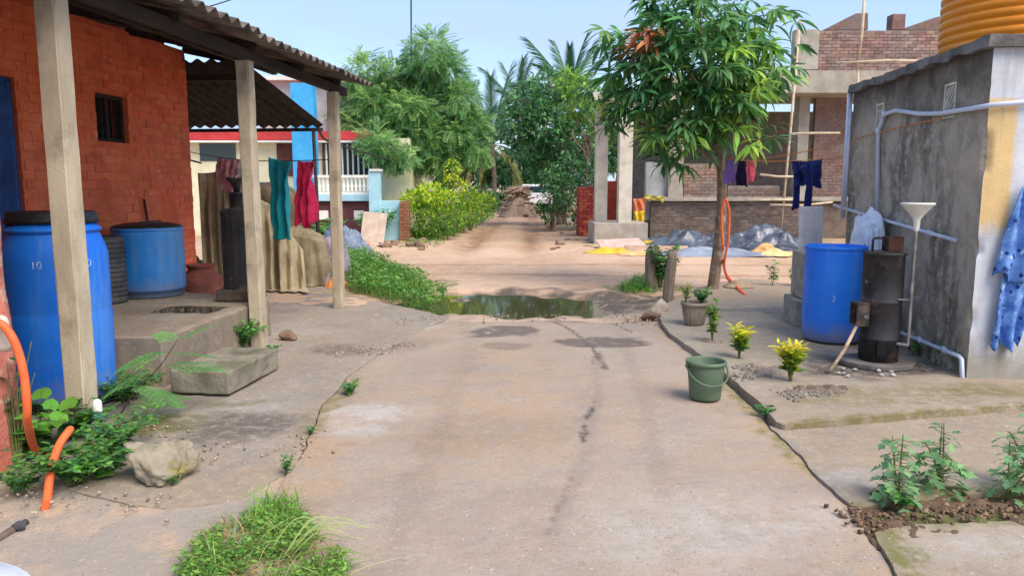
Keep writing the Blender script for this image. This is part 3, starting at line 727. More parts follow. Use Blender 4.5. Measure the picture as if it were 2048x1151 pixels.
M_SHED = shed_wall_mat('weathered_cement'); M_SHEDF = shed_front_mat('white_yellow_paint')
M_CAP = mat('mortar_cap', S(126, 122, 118), S(88, 84, 82), scale=5, rough=0.95, bump=0.7, bscale=25, bdist=0.02)
M_LATT = mat('cement_lattice', S(206, 204, 190), S(178, 176, 162), scale=8, rough=0.9)
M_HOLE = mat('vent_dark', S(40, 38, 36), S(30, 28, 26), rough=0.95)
M_PVC = mat('grey_pvc', S(202, 208, 222), S(182, 190, 206), scale=6, rough=0.45, bump=0.05, spec=0.5)
shed = empty('shed', (3.48, 5.60, 0.05), HR + R(1.2), label='small grey cement shed with white painted front behind the black boiler', cat='shed')
SHL, SHH = 2.75, 2.46
def rough_quad(name, org, u, v, nu, nv, m, parent, amp, seed, holes=(), top=None, label=None, corner=None):
    """a plastered wall face: fine grid along u and v, pushed about along its normal, with rectangular openings"""
    org, u, v = Vector(org), Vector(u), Vector(v); nrm = u.cross(v).normalized()
    lu, lv = u.length, v.length
    us = np.linspace(0, 1, nu + 1); vv_ = np.linspace(0, 1, nv + 1)
    U, W = np.meshgrid(us, vv_, indexing='ij')
    tw = 1.0 if top is None else top(U)
    P = np.array(org)[None, None] + U[..., None] * np.array(u) + (W * tw)[..., None] * np.array(v)
    d = amp * fbm(U * lu * 2.2, W * lv * 2.2, 0, seed, 5, 0.6)
    edge = sstep(0, 0.03, U) * sstep(0, 0.03, 1 - U)
    P = P + (d * edge)[..., None] * np.array(nrm)
    if corner is not None:               # knocked-off plaster along the shared corner
        w_ = 1 - sstep(0, 0.02, np.abs(U - corner)); z_ = P[..., 2]; cn = 0.05 * np.clip(fbm(z_ * 5, 0 * z_, 0, 159, 4) + 0.05, 0, 1)
        P[..., 0] += w_ * cn; P[..., 1] += w_ * cn
    i = np.arange(U.size).reshape(U.shape)
    cu, cv = (U[:-1, :-1] + U[1:, 1:]) / 2 * lu, (W[:-1, :-1] + W[1:, 1:]) / 2 * lv
    k = np.ones(cu.shape, bool)
    for (a, b_, c, e) in holes: k &= ~((cu > a) & (cu < b_) & (cv > c) & (cv < e))
    q = np.stack([i[:-1, :-1][k], i[1:, :-1][k], i[1:, 1:][k], i[:-1, 1:][k]], 1)
    return link(name, fast_mesh(name, P.reshape(-1, 3), q, True), m, parent, label=label)
# side wall (x = 0), looking at the lane; vents cut out
V1 = (1.90, 2.09, 1.98, 2.26); V2 = (0.50, 0.69, 1.99, 2.27)
# along -y from the far end: u runs from far (0) to near
vh = [(SHL - V1[1], SHL - V1[0], V1[2] + 0.05, V1[3] + 0.05), (SHL - V2[1], SHL - V2[0], V2[2] + 0.05, V2[3] + 0.05)]
top_f = lambda U: 1.0 + 0.012 * fbm(U * 9, U * 0, 0, 152, 3)
rough_quad('side_wall', (0, SHL, -0.05), (0, -SHL, 0), (0, 0, SHH + 0.05), 138, 125, M_SHED, shed, 0.034, 151, vh, top_f, corner=1.0, label='dark stained cement wall with two lattice vents')
rough_quad('front_wall', (0, 0, -0.05), (2.6, 0, 0), (0, 0, SHH + 0.05), 100, 100, M_SHEDF, shed, 0.014, 153, corner=0.0, label='white front wall with a faded yellow strip')
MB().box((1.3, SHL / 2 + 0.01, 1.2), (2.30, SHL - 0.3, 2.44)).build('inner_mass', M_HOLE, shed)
rough_quad('far_wall', (2.6, SHL, -0.05), (-2.6, 0, 0), (0, 0, SHH + 0.05), 40, 40, M_SHED, shed, 0.01, 154)
cap = MB()
cs, cy = [], []
rr = random.Random(5)
for k in range(29):
    y = -0.06 + (SHL + 0.12) * k / 28
    w0, h0 = -0.05 - rr.uniform(0, 0.03), SHH - rr.uniform(0.0, 0.03)
    cs += [(w0, y, h0), (w0 + 0.01, y, SHH + 0.055 + rr.uniform(0, 0.015)), (0.5, y, SHH + 0.05), (2.65, y, SHH + 0.05), (2.65, y, SHH - 0.02)]
cf = [(k * 5 + j, k * 5 + j + 1, (k + 1) * 5 + j + 1, (k + 1) * 5 + j) for k in range(28) for j in range(4)] + [(k * 5 + 4, k * 5, (k + 1) * 5, (k + 1) * 5 + 4) for k in range(28)]
cf += [(4, 3, 2, 1, 0), tuple(28 * 5 + j for j in range(5))]
cap.add(cs, cf, False); cap.build('roof_slab', M_CAP, shed)
for vi, (y0, y1, z0, z1) in enumerate((V1, V2)):
    v = MB(); yc, zc, hw, hh = (y0 + y1) / 2, (z0 + z1) / 2, (y1 - y0) / 2, (z1 - z0) / 2
    fr = 0.018
    for (c, d) in (((0.02, y0 + fr / 2, zc), (0.05, fr, 2 * hh)), ((0.02, y1 - fr / 2, zc), (0.05, fr, 2 * hh)), ((0.02, yc, z0 + fr / 2), (0.05, 2 * hw - 2 * fr, fr)), ((0.02, yc, z1 - fr / 2), (0.05, 2 * hw - 2 * fr, fr))): v.box(c, d)
    vo = v.build('lattice_vent', M_LATT, shed)
    if vi == 0:
        for a in range(1, 3): MB().box((0.02, y0 + a * (y1 - y0) / 3, zc), (0.03, 0.014, 2 * hh - 0.03)).build('lattice_bar', M_LATT, vo)
        for a in range(1, 4): MB().box((0.024, yc, z0 + a * (z1 - z0) / 4), (0.03, 2 * hw - 0.03, 0.014)).build('lattice_bar', M_LATT, vo)
    else:
        for sgn in (1, -1):
            for a in (-0.14, -0.07, 0.0, 0.07, 0.14):
                p0 = []; # clip the diagonal to the frame
                for t in np.linspace(-0.3, 0.3, 121):
                    yy, z_ = yc + t * 0.7, zc + a + sgn * t
                    if y0 + fr < yy < y1 - fr and z0 + fr < z_ < z1 - fr: p0.append((yy, z_))
                if len(p0) > 8: MB().bar((0.016 + 0.006 * sgn, p0[0][0], p0[0][1]), (0.016 + 0.006 * sgn, p0[-1][0], p0[-1][1]), 0.016, 0.012).build('lattice_bar', M_LATT, vo)
SHM = shed.matrix_basis.copy()
bpy.context.view_layer.update(); SHM = shed.matrix_world.copy()
def SHW(x, y, z): return SHM @ Vector((x, y, z))
# round orange mark at the right edge of the front wall
mk = MB(); mk.lathe([(0.030, -0.006), (0.030, 0.004), (0.052, 0.004), (0.052, -0.006)], 28, (0.40, -0.012, 1.40), rot=(math.pi / 2, 0, 0)); mk.build('painted_ring', mat('tan_paint', S(206, 160, 96), S(190, 142, 80), scale=8, rough=0.7), shed)

# orange ribbed water tank on the shed roof
M_TANK = mat('orange_plastic_tank', S(226, 142, 24), S(214, 128, 16), scale=2, rough=0.42, spec=0.5, bump=0.08, bscale=12, dirt=S(190, 110, 30), dscale=1.5, dlo=0.5, dhi=0.8, dmax=0.4)
tk = SHW(0.90, 1.42, SHH + 0.052)
tank = empty('water_tank', tk, 0, label='orange ribbed plastic water tank standing on the grey shed roof', cat='tank')
prof = [(0.0, 0.0), (0.56, 0.0), (0.585, 0.02)]
for k in range(14):
    z = 0.05 + k * 0.075
    prof += [(0.590, z), (0.602, z + 0.012), (0.604, z + 0.045), (0.592, z + 0.060), (0.578, z + 0.066)]
prof += [(0.57, 1.12), (0.45, 1.24), (0.22, 1.30), (0.22, 1.36), (0.0, 1.37)]
MB().lathe(prof, 72).build('tank_body', M_TANK, tank)
MB().lathe([(0, 1.37), (0.25, 1.37), (0.25, 1.43), (0.0, 1.45)], 32).build('tank_lid', mat('black_plastic', S(34, 34, 36), S(26, 26, 28), rough=0.5), tank)

# ---------------------------------------------------------------- pale blue house across the side road
M_CREAM = mat('cream_wall', S(228, 222, 190), S(214, 206, 172), scale=2, rough=0.85, dirt=S(180, 168, 136), dscale=1.2, dlo=0.52, dhi=0.8, dmax=0.5)
M_REDBAND = mat('red_band_paint', S(196, 66, 66), S(176, 54, 56), scale=3, rough=0.7)
M_SKYBLUE = mat('bright_blue_paint', S(70, 166, 220), S(58, 150, 206), scale=3, rough=0.7)
M_PALEBLUE = mat('pale_blue_paint', S(176, 216, 226), S(158, 200, 214), scale=2.5, rough=0.8, dirt=S(150, 160, 156), dscale=2, dlo=0.55, dhi=0.8, dmax=0.5)
M_MAROON = mat('maroon_paint', S(104, 62, 64), S(86, 50, 52), scale=3, rough=0.75)
M_WHITE = mat('white_paint', S(232, 230, 222), S(214, 212, 202), scale=4, rough=0.7)
M_GREYW = mat('grey_plaster', S(188, 190, 188), S(166, 168, 166), scale=2, rough=0.9)
M_BROWN = mat('brown_door', S(104, 60, 50), S(84, 48, 40), scale=6, rough=0.6)
mg, nt, b = nodes('dark_window_glass'); b.inputs['Base Color'].default_value = S(34, 52, 56); b.inputs['Roughness'].default_value = 0.12; b.inputs['Specular IOR Level'].default_value = 0.6
M_GLASS = mg
HY = 22.4
bh = empty('blue_house', (-7.0, HY, 0), 0, label='cream and blue house with red parapet band behind the neem tree', cat='house')
def bx(px0, px1, py0, py1, Y, d, name, m, par=bh, **kw):
    """a box whose front face spans those places of the photograph at the depth Y"""
    a, c = A(px0, py1, Y), A(px1, py0, Y); o = par.location
    mb = MB(); mb.box(((a.x + c.x) / 2 - o.x, Y + d / 2 - o.y, (a.z + c.z) / 2 - o.z), (c.x - a.x, d, c.z - a.z))
    return mb.build(name, m, par, bevel=0.008, **kw)
zc = A(600, 280, HY).z
MB().box((0.2, 2.5, 1.45), (7.6, 5.0, 2.9 - 0.02)).build('wall', M_CREAM, bh)
bx(330, 742, 262, 280, HY - 0.25, 5.4, 'parapet_band', M_REDBAND)
bx(330, 742, 281, 285, HY - 0.35, 0.6, 'band_trim', M_WHITE)
MB().box((1.6, 3.4, 3.9), (5.2, 3.0, 1.75)).build('upper_wall', M_GREYW, bh)
MB().box((1.6, 3.3, 4.83), (5.5, 3.4, 0.12)).build('upper_roof', M_WHITE, bh)
wn_ = bx(400, 470, 284, 322, HY - 0.03, 0.06, 'window', M_GLASS, label='dark green tinted window')
bx(555, 590, 282, 352, HY - 0.04, 0.07, 'door', M_BROWN)
bx(650, 738, 286, 352, HY - 0.05, 0.08, 'window', M_GLASS, label='wide dark window behind white bars')
for k in range(9): bx(652 + k * 10.6, 653.6 + k * 10.6, 288, 350, HY - 0.10, 0.03, 'window_bar', M_WHITE)
bx(646, 650, 284, 354, HY - 0.09, 0.1, 'window_frame', M_MAROON); bx(738, 742, 284, 354, HY - 0.09, 0.1, 'window_frame', M_MAROON)
bx(588, 624, 166, 392, HY - 1.5, 0.45, 'pillar', M_SKYBLUE)
# veranda floor, rail and balusters
bx(590, 744, 390, 402, HY - 1.75, 1.6, 'veranda_floor', M_PALEBLUE)
bx(625, 742, 350, 356, HY - 1.70, 0.14, 'rail', M_WHITE)
bx(625, 742, 384, 389.5, HY - 1.70, 0.14, 'bottom_rail', M_WHITE)
bal = MB(); a = A(0, 384, HY - 1.63); c = A(0, 356, HY - 1.63); hb = c.z - a.z
bal.lathe([(0.028, 0), (0.05, 0.02), (0.05, 0.05), (0.03, 0.08), (0.055, hb * 0.42), (0.03, hb * 0.6), (0.04, hb * 0.8), (0.05, hb - 0.04), (0.05, hb)], 8)
bme = bal.mesh('baluster'); bme.materials.append(M_WHITE)
for k in range(14):
    p = A(631 + k * 8.1, 384, HY - 1.63) - bh.location; link('baluster', bme, None, bh, loc=p)
bx(590, 744, 403, 500, HY - 1.62, 1.2, 'plinth_wall', M_MAROON)
for x0 in (637, 708): bx(x0, x0 + 19, 421, 439, HY - 1.66, 0.10, 'white_tile', M_WHITE)
# compound wall, corner pillar and post
cw = empty('compound_wall', A(770, 482, 20.2) * Vector((1, 1, 0)) if False else Vector((A(770, 482, 20.2).x, 20.2, 0)), 0, label='pale blue compound wall with taller pillar beside the clipped hedge', cat='wall')
bx(757, 800, 401, 492, 20.2, 0.14, 'wall_panel', M_PALEBLUE, cw)
bx(740, 757.5, 342, 492, 20.1, 0.36, 'pillar', M_PALEBLUE, cw)
bx(738, 760, 338, 342.5, 20.05, 0.44, 'pillar_cap', M_WHITE, cw)
gp = empty('gate_post', Vector((A(809, 482, 20.0).x, 20.0, 0)), 0, label='bare brown brick gate post at the end of the pale blue wall', cat='post')
M_MUD = mat('mud_brick', S(152, 106, 82), S(128, 86, 64), scale=6, rough=0.95, bump=0.6, orand=0.15)
M_MUDJ = mat('mud_joint', S(134, 104, 84), S(112, 86, 68), scale=6, rough=0.95)
MB().box((0, 0.14, 0.55), (0.225, 0.2, 1.10)).build('core', M_MUDJ, gp)
lay_bricks(gp, (-0.125, 0.03, 0.0), 0, 0.25, 1.16, M_MUD, L=0.25, H=0.07, joint=0.014, D=0.08)
lay_bricks(gp, (0.125, 0.03, 0.0), math.pi / 2, 0.25, 1.16, M_MUD, L=0.25, H=0.07, joint=0.014, D=0.05)

# ---------------------------------------------------------------- house under construction on the far right
M_BRK = mat('raw_brick', S(152, 120, 108), S(128, 98, 88), scale=5, rough=0.95, bump=0.5, orand=0.22, coord='World', dirt=S(136, 126, 120), dscale=1.5, dlo=0.42, dhi=0.66, dmax=0.75)
M_MORT = mat('raw_mortar', S(148, 136, 128), S(124, 114, 108), scale=5, rough=0.95, coord='World')
M_CONC = mat('raw_concrete', S(176, 168, 154), S(152, 144, 132), scale=3, rough=0.95, bump=0.5, dirt=S(116, 106, 96), dscale=1.4, dlo=0.5, dhi=0.75, dmax=0.6, coord='World')
M_BAMBOO = mat('scaffold_pole', S(206, 190, 164), S(176, 156, 128), scale=4, rough=0.8, coord='World')
CY_ = 21.0
M_DKM = mat('shaded_mortar', S(120, 104, 94), S(92, 80, 72), scale=3, rough=0.95, coord='World')  # darker mortar: shade on the plinth put into its colour
ch = empty('unfinished_house', (8.0, CY_, 0), 0, label='unfinished brick house with bare concrete beam and columns behind the shed', cat='house')
def wall_of_bricks(px0, px1, py0, py1, Y, budget, th=0.2, openings=(), shape=None, m=None):
    a, c = A(px0, py1, Y), A(px1, py0, Y); o = ch.location
    w, h = c.x - a.x, c.z - a.z
    mb = MB(); mb.box(((a.x + c.x) / 2 - o.x, Y + 0.012 + th / 2 - o.y, (a.z + c.z) / 2 - o.z), (w - 0.02, th, h - 0.03))
    if shape is None: mb.build('wall', M_MORT, ch)
    return lay_bricks(ch, (a.x - o.x, Y - o.y, a.z - o.z), 0, w, h, m or M_BRK, L=0.22, H=0.072, joint=0.016, D=0.07, budget=budget, openings=openings, jit=0.006)
bud = wall_of_bricks(1636, 1900, 60, 141, CY_ + 0.5, 190)
bud2 = wall_of_bricks(1366, 1438, 326, 432, CY_, 45)
wall_of_bricks(1452, 1560, 370, 470, CY_ + 0.2, 40)
wall_of_bricks(1618, 1700, 186, 470, CY_ + 0.3, 25)
bx(1290, 1336, 324, 440, CY_ + 0.05, 0.25, 'plastered_wall', M_GREYW, ch)
bx(1588, 1640, 59, 139, CY_ + 0.3, 0.3, 'stair_wall', M_CONC, ch)
bx(1556, 1900, 141, 186, CY_ - 0.9, 2.2, 'ring_beam', M_CONC, ch)
bx(1300, 1556, 150, 182, CY_ - 0.3, 1.2, 'floor_beam', M_CONC, ch)
bx(1334, 1372, 184, 470, CY_ - 0.15, 0.35, 'column', M_CONC, ch)
bx(1586, 1622, 187, 470, CY_ - 0.1, 0.4, 'column', M_CONC, ch)
bx(1440, 1452, 184, 470, CY_ - 0.1, 0.3, 'column', M_CONC, ch)
bx(1300, 1700, 394, 402, CY_ - 0.32, 0.4, 'plinth_beam', M_CONC, ch)
bx(1300, 1700, 403, 490, CY_ - 0.15, 0.4, 'plinth', M_DKM, ch)
wall_of_bricks(1300, 1600, 404, 478, CY_ - 0.17, 0, m=mat('shaded_brick', S(116, 102, 94), S(92, 80, 74), scale=4, rough=0.95, coord='World', irand=0.2))  # darker bricks, the shade of the low wall put into their colour
MB().box((2.5, 5.2, 2.0), (13.0, 0.3, 4.0)).build('rear_wall', M_MORT, ch)
MB().box((2.5, 2.6, 4.35), (13.0, 5.4, 0.14)).build('floor_slab', M_CONC, ch)
# raking walls and stub column on the top
def gable(pts, Y, d, name, m):
    P = [A(x, y, Y) for x, y in pts]; o = ch.location; n = len(P)
    V = [(p.x - o.x, Y - o.y, p.z - o.z) for p in P] + [(p.x - o.x, Y + d - o.y, p.z - o.z) for p in P]
    F = [list(reversed(range(n))), list(range(n, 2 * n))] + [(i, (i + 1) % n, n + (i + 1) % n, n + i) for i in range(n)]
    MB().add(V, F).build(name, m, ch)
gable([(1648, 59.5), (1736, 59.5), (1736, 26), (1712, 27)], CY_ + 1.6, 0.22, 'raking_wall', M_BRK)
gable([(1800, 59.5), (1900, 59.5), (1900, 28), (1868, 36)], CY_ + 1.9, 0.22, 'raking_wall', M_BRK)
bx(1784, 1812, 28, 59.5, CY_ + 1.0, 0.35, 'stub_column', M_BRK, ch)
# scaffold of poles
def pole(a, b, r, parent=None, name='pole', m=M_BAMBOO, **kw):
    a, b = Vector(a), Vector(b); mid = (a + b) / 2 + Vector((random.gauss(0, 0.03), 0, random.gauss(0, 0.03)))
    if parent is not None: o_ = parent.location; a, b, mid = a - o_, b - o_, mid - o_
    return MB().tube([a, mid, b], [r * .8, r * 0.75, r * 0.65], 8).build(name, m, parent, **kw)
sc = empty('scaffold', Vector((A(1560, 500, 19.4).x, 19.4, 0)), 0, label='pale pole scaffold tied up in front of the unfinished house', cat='scaffold')
SY = 19.4
pole(A(1600, 40, SY), Vector((A(1560, 470, SY).x, SY, 0.0)), 0.045, sc); pole(A(1730, -20, SY), A(1715, 140, SY), 0.05, sc)
pole(Vector((A(1716, 470, SY).x, SY + 0.02, 0)), A(1716, 139, SY), 0.045, sc)
for (x0, y0, x1, y1) in ((1682, 126, 1870, 122), (1580, 268, 1680, 266), (1520, 349, 1590, 353), (1494, 401, 1600, 399), (1540, 410, 1665, 404)):
    pole(A(x0, y0, SY - 0.08), A(x1, y1, SY - 0.08), 0.04, sc)

# two free-standing columns on a plinth, with the red brick pier
CP = Vector((A(1230, 465, 19.4).x, 19.4, 0))
cp = empty('column_frame', CP, 0, label='pair of bare concrete columns on a low plinth beside the dirt lane', cat='columns')
bx(1188, 1296, 446, 500, 19.0, 1.6, 'plinth', M_CONC, cp)
M_COLM = mat('column_concrete', S(206, 198, 182), S(184, 176, 160), scale=3, rough=0.92, bump=0.4, dirt=S(140, 130, 116), dscale=2, dlo=0.5, dhi=0.8, dmax=0.5, coord='World')
bx(1190, 1218, 200, 446, 20.0, 0.36, 'column', M_COLM, cp); bx(1236, 1268, 200, 466, 19.15, 0.36, 'column', M_COLM, cp)
bx(1186, 1420, 184, 200, 19.1, 1.3, 'lintel', M_COLM, cp)
M_REDB = mat('red_brick', S(164, 76, 58), S(136, 58, 46), scale=5, rough=0.95, bump=0.5, orand=0.25, coord='World')
bp = empty('brick_pier', Vector((A(1176, 462, 21.6).x, 21.6, 0)), 0, label='stack of red bricks piled behind the concrete columns', cat='brick pier')
w_ = A(1196, 400, 21.6).x - A(1160, 400, 21.6).x
MB().box((0, 0.5, 0.75), (w_ - 0.05, 0.9, 1.46)).build('core', M_MORT, bp)
lay_bricks(bp, (-w_ / 2, 0, 0), 0, w_, 1.55, M_REDB, D=0.08, jit=0.007, budget=60); lay_bricks(bp, (-w_ / 2, 1.0, 0), -math.pi / 2, 1.0, 1.55, M_REDB, D=0.08, jit=0.007, budget=60)
bx(1196, 1240, 362, 460, 22.4, 0.3, 'pier_wall', M_REDB, bp)

# far pale house at the end of the lane
fh = empty('far_house', (-2.5, 60, 0), 0, label='small pale house glimpsed behind the palms at the lane end', cat='house')
MB().box((0.2, 3, 2.0), (9.5, 6, 4.0)).build('wall', mat('pale_pink_wall', S(226, 204, 190), S(210, 188, 174), scale=1, rough=0.9), fh)
MB().box((0.2, 2.9, 4.1), (10.1, 6.6, 0.2)).build('roof_slab', M_GREYW, fh)
for x in (-2.6, 0.6, 3.2): MB().box((x, -0.03, 2.0), (1.1, 0.08, 1.3)).build('window', M_GLASS, fh)

# ================================================================== THINGS ON THE LEFT
def barrel_mat(name, c1, c2, scuff, mud):
    m, nt, b = nodes(name); n = NB(nt, 'Object'); z = n.xyz()[2]
    col = n.mix(n.rng(n.noise(2.2, 6, 0.6), 0.35, 0.65), c1, c2)
    col = n.mix(n.math('MULTIPLY', n.rng(n.noise(1.6, 7, 0.7, (3, 3, 0.35)), 0.50, 0.68), 0.45), col, scuff)
    col = n.mix(n.math('MULTIPLY', n.rng(n.noise(9, 8, 0.8, (1, 1, 2.5)), 0.60, 0.66), 0.5), col, scuff)
    low = n.math('SUBTRACT', 1.0, n.rng(n.math('ADD', z, n.math('MULTIPLY', n.noise(7, 7, 0.75), 0.42)), 0.20, 0.46))
    col = n.mix(n.math('MULTIPLY', low, 0.7), col, mud)
    n.L(col, b.inputs['Base Color']); b.inputs['Specular IOR Level'].default_value = 0.45
    n.L(n.rng(n.noise(5, 5), 0.35, 0.65, 0.36, 0.6), b.inputs['Roughness']); p = n.bump(b, n.noise(3.5, 3), 0.25, 0.02); n.bump(b, n.noise(60, 5, 0.7), 0.12, 0.003, p)
    return m
M_BLUEP = barrel_mat('blue_plastic', S(26, 122, 232), S(20, 108, 220), S(96, 152, 216), S(132, 128, 124))
M_BLUEP2 = barrel_mat('faded_blue_plastic', S(36, 128, 206), S(28, 112, 188), S(110, 150, 186), S(120, 118, 112))
M_BLACKP = mat('black_plastic_lid', S(40, 40, 44), S(28, 28, 32), scale=5, rough=0.5)
M_GREYDRUM = mat('grey_drum', S(84, 84, 84), S(62, 62, 64), scale=5, rough=0.6, dirt=S(120, 112, 100), dscale=4, dlo=0.5, dhi=0.8, dmax=0.6)
M_WHITETXT = mat('white_marking', S(206, 220, 238), S(120, 160, 214), scale=30, rough=0.7)
M_SOOT = mat('sooty_iron', S(58, 56, 58), S(40, 38, 40), scale=5, rough=0.6, metal=0.3, bump=0.3, dirt=S(126, 104, 88), dscale=4, dlo=0.5, dhi=0.68, dmax=0.6, fleck=(S(110, 110, 112), 9, 0.66))
M_SOOTS = mat('sooty_stone', S(86, 76, 70), S(62, 54, 50), scale=6, rough=0.95, bump=0.5, dirt=S(112, 84, 66), dscale=4, dlo=0.5, dhi=0.7, dmax=0.7)
def text_on(parent, txt, size, r, ang, z, m, name='marking', tilt=0.0):
    """flat lettering wrapped on a round body: centre of the text at the angle ang (0 = towards -Y)"""
    cu = bpy.data.curves.new('t', 'FONT'); cu.body = txt; cu.size = size; cu.align_x = 'CENTER'; cu.resolution_u = 3
    to = bpy.data.objects.new('t', cu); COL.objects.link(to); bpy.context.view_layer.update()
    me = bpy.data.meshes.new_from_object(to.evaluated_get(bpy.context.evaluated_depsgraph_get()))
    bpy.data.objects.remove(to); bpy.data.curves.remove(cu)
    for v in me.vertices:
        rr = r(v.co.y + z) if callable(r) else r
        t = ang + v.co.x / rr; v.co = (rr * math.sin(t), -rr * math.cos(t), z + v.co.y)
    me.name = name; me.update()
    return link(name, me, m, parent)
def open_barrel(name, loc, r, h, m, label, wall=0.012, bands=(0.33, 0.66), dish=0.02, **kw):
    e = empty(name, loc, 0, label=label, cat='barrel', **kw)
    pr = [(0, 0.02), (r * 0.86, 0.02), (r * 0.9, 0.0), (r * 0.955, 0.02), (r * 0.975, 0.07)]
    for k in np.linspace(0.1, 0.93, 24):
        z = k * h; rr = r * (0.985 + 0.02 * math.sin(math.pi * k))
        for bnd in bands:
            rr -= 0.006 * math.exp(-((k - bnd) / 0.012) ** 2)
        pr.append((rr, z))
    pr += [(r * 0.985, h - 0.035)]
    MB().lathe(pr + [(r * 0.97, h - 0.03), (r * 0.97 - wall, h - 0.03), (r * 0.93 - wall, 0.05), (0, 0.05)], 48).build('barrel_body', m, e)
    MB().lathe([(r * 0.975, h - 0.04), (r * 1.01, h - 0.03), (r * 1.012, h - 0.008), (r * 0.99, h), (r * 0.955, h - 0.004), (r * 0.95, h - 0.03)], 48).build('rim', m, e)
    return e
# tall blue barrel with black screw lid behind the near post
bb = empty('blue_barrel', (-3.13, 5.12, 0.02), 0, label='tall blue plastic barrel with black screw lid behind the nearest veranda post', cat='barrel')
r0 = 0.325
prof = [(0, 0.0), (r0 * 0.93, 0.0), (r0 * 0.97, 0.03), (r0 * 0.985, 0.1), (r0, 0.45), (r0 * 1.0, 0.62), (r0 * 0.992, 0.635), (r0 * 0.992, 0.65), (r0 * 1.0, 0.665), (r0, 0.98), (r0 * 0.995, 1.03), (r0 * 0.93, 1.10), (r0 * 0.86, 1.16), (r0 * 0.85, 1.175), (r0 * 0.90, 1.18), (r0 * 0.905, 1.20), (r0 * 0.84, 1.205), (r0 * 0.82, 1.24), (0, 1.24)]
MB().lathe(prof, 56).build('barrel_body', M_BLUEP, bb)
MB().lathe([(r0 * 0.80, 1.235), (r0 * 0.865, 1.235), (r0 * 0.865, 1.262), (r0 * 0.83, 1.268), (r0 * 0.83, 1.300), (r0 * 0.79, 1.312), (0, 1.30)], 48).build('lid', M_BLACKP, bb)
MB().lathe([(r0 * 0.94, -0.012), (r0 * 1.0, -0.006), (r0 * 1.01, 0.05), (r0 * 0.985, 0.055)], 48).build('base_ring', M_BLACKP, bb)
text_on(bb, '10', 0.07, r0 + 0.003, R(12), 0.95, M_WHITETXT); text_on(bb, '00', 0.07, r0 + 0.003, R(64), 0.95, M_WHITETXT)
# short blue tub with dark lid on the plinth
b2 = open_barrel('blue_tub', (-3.70, 7.62, PZ + 0.006), 0.335, 0.70, M_BLUEP2, 'short faded blue tub with a dark lid against the red wall')
MB().lathe([(0.0, 0.735), (0.2, 0.742), (0.29, 0.725), (0.335, 0.706), (0.335, 0.690), (0, 0.690)], 40, wob=0.008).build('lid', M_BLACKP, b2)
MB().bar((-0.06, -0.02, 0.735), (0.10, 0.10, 0.745), 0.06, 0.04).build('lid_weight', M_SOOTS, b2)
# grey ribbed drum
gd = empty('grey_drum', (-3.93, 7.16, PZ + 0.006), 0, label='narrow grey ribbed drum between the two blue barrels', cat='drum')
pr = [(0, 0), (0.20, 0.0)]
for k in range(13): z = 0.02 + k * 0.046; pr += [(0.205, z), (0.205, z + 0.03), (0.198, z + 0.035), (0.198, z + 0.042)]
MB().lathe(pr + [(0.205, 0.625), (0.19, 0.635), (0.18, 0.62), (0, 0.61)], 40).build('drum_body', M_GREYDRUM, gd)
# terracotta water pot behind the plinth
cl = empty('clay_pot', (-3.42, 8.2, 0.02), 0, label='dark terracotta water pot half hidden behind the short blue tub', cat='pot')
MB().lathe([(0, 0), (0.12, 0.0), (0.20, 0.06), (0.265, 0.20), (0.28, 0.32), (0.25, 0.45), (0.17, 0.54), (0.13, 0.57), (0.14, 0.60), (0.165, 0.625), (0.15, 0.63), (0.12, 0.59), (0.12, 0.5), (0, 0.3)], 40).build('pot_body', mat('terracotta', S(136, 76, 62), S(104, 56, 48), scale=5, rough=0.8, dirt=S(60, 44, 40), dscale=3, dlo=0.45, dhi=0.7, dmax=0.7), cl)
# tall rusty iron rod leaning on the wall behind the tub
MB().tube([HL(-1.66, 3.72, 0.02), HL(-1.69, 3.70, 0.7), HL(-1.73, 3.66, 1.36)], [0.016, 0.016, 0.012], 8).build('iron_rod', mat('rusty_iron', S(92, 56, 46), S(70, 44, 38), rough=0.9), label='rusty rod leaning on the red wall behind the short tub', cat='rod')
# black boiler on the plinth
def boiler(loc, s=1.0, label='', rz=0):
    e = empty('water_boiler', loc, rz, label=label, cat='boiler'); return e
lb = boiler((-2.68, 7.36, PZ + 0.008), label='black iron water boiler on a square stone base at the plinth end')
st = MB(); st.box((0, 0, 0.055), (0.37, 0.37, 0.11), jit=0.008); st.build('stone_base', M_SOOTS, lb, bevel=0.015)
MB().lathe([(0, 0.108), (0.165, 0.108), (0.165, 0.14), (0.160, 0.145), (0.160, 0.84), (0.166, 0.845), (0.166, 0.865), (0.13, 0.885), (0.072, 0.90), (0, 0.90)], 16, smooth=False).build('boiler_body', M_SOOT, lb)
MB().lathe([(0.072, 0.898), (0.072, 1.03), (0.076, 1.032), (0.076, 1.045), (0, 1.05)], 24).build('chimney', M_SOOT, lb)
MB().lathe([(0, 1.045), (0.03, 1.05), (0.04, 1.12), (0.09, 1.17), (0.10, 1.19), (0.085, 1.185), (0.03, 1.13), (0, 1.12)], 24).build('pan', M_SOOT, lb)
fd = MB(); fd.box((0.17, -0.05, 0.24), (0.10, 0.14, 0.22)); fd.build('fire_door', M_SOOT, lb, bevel=0.006)
MB().tube([(0.12, -0.11, 0.72), (0.2, -0.1, 0.74), (0.21, -0.1, 0.70)], 0.014, 8).build('tap', M_SOOT, lb)
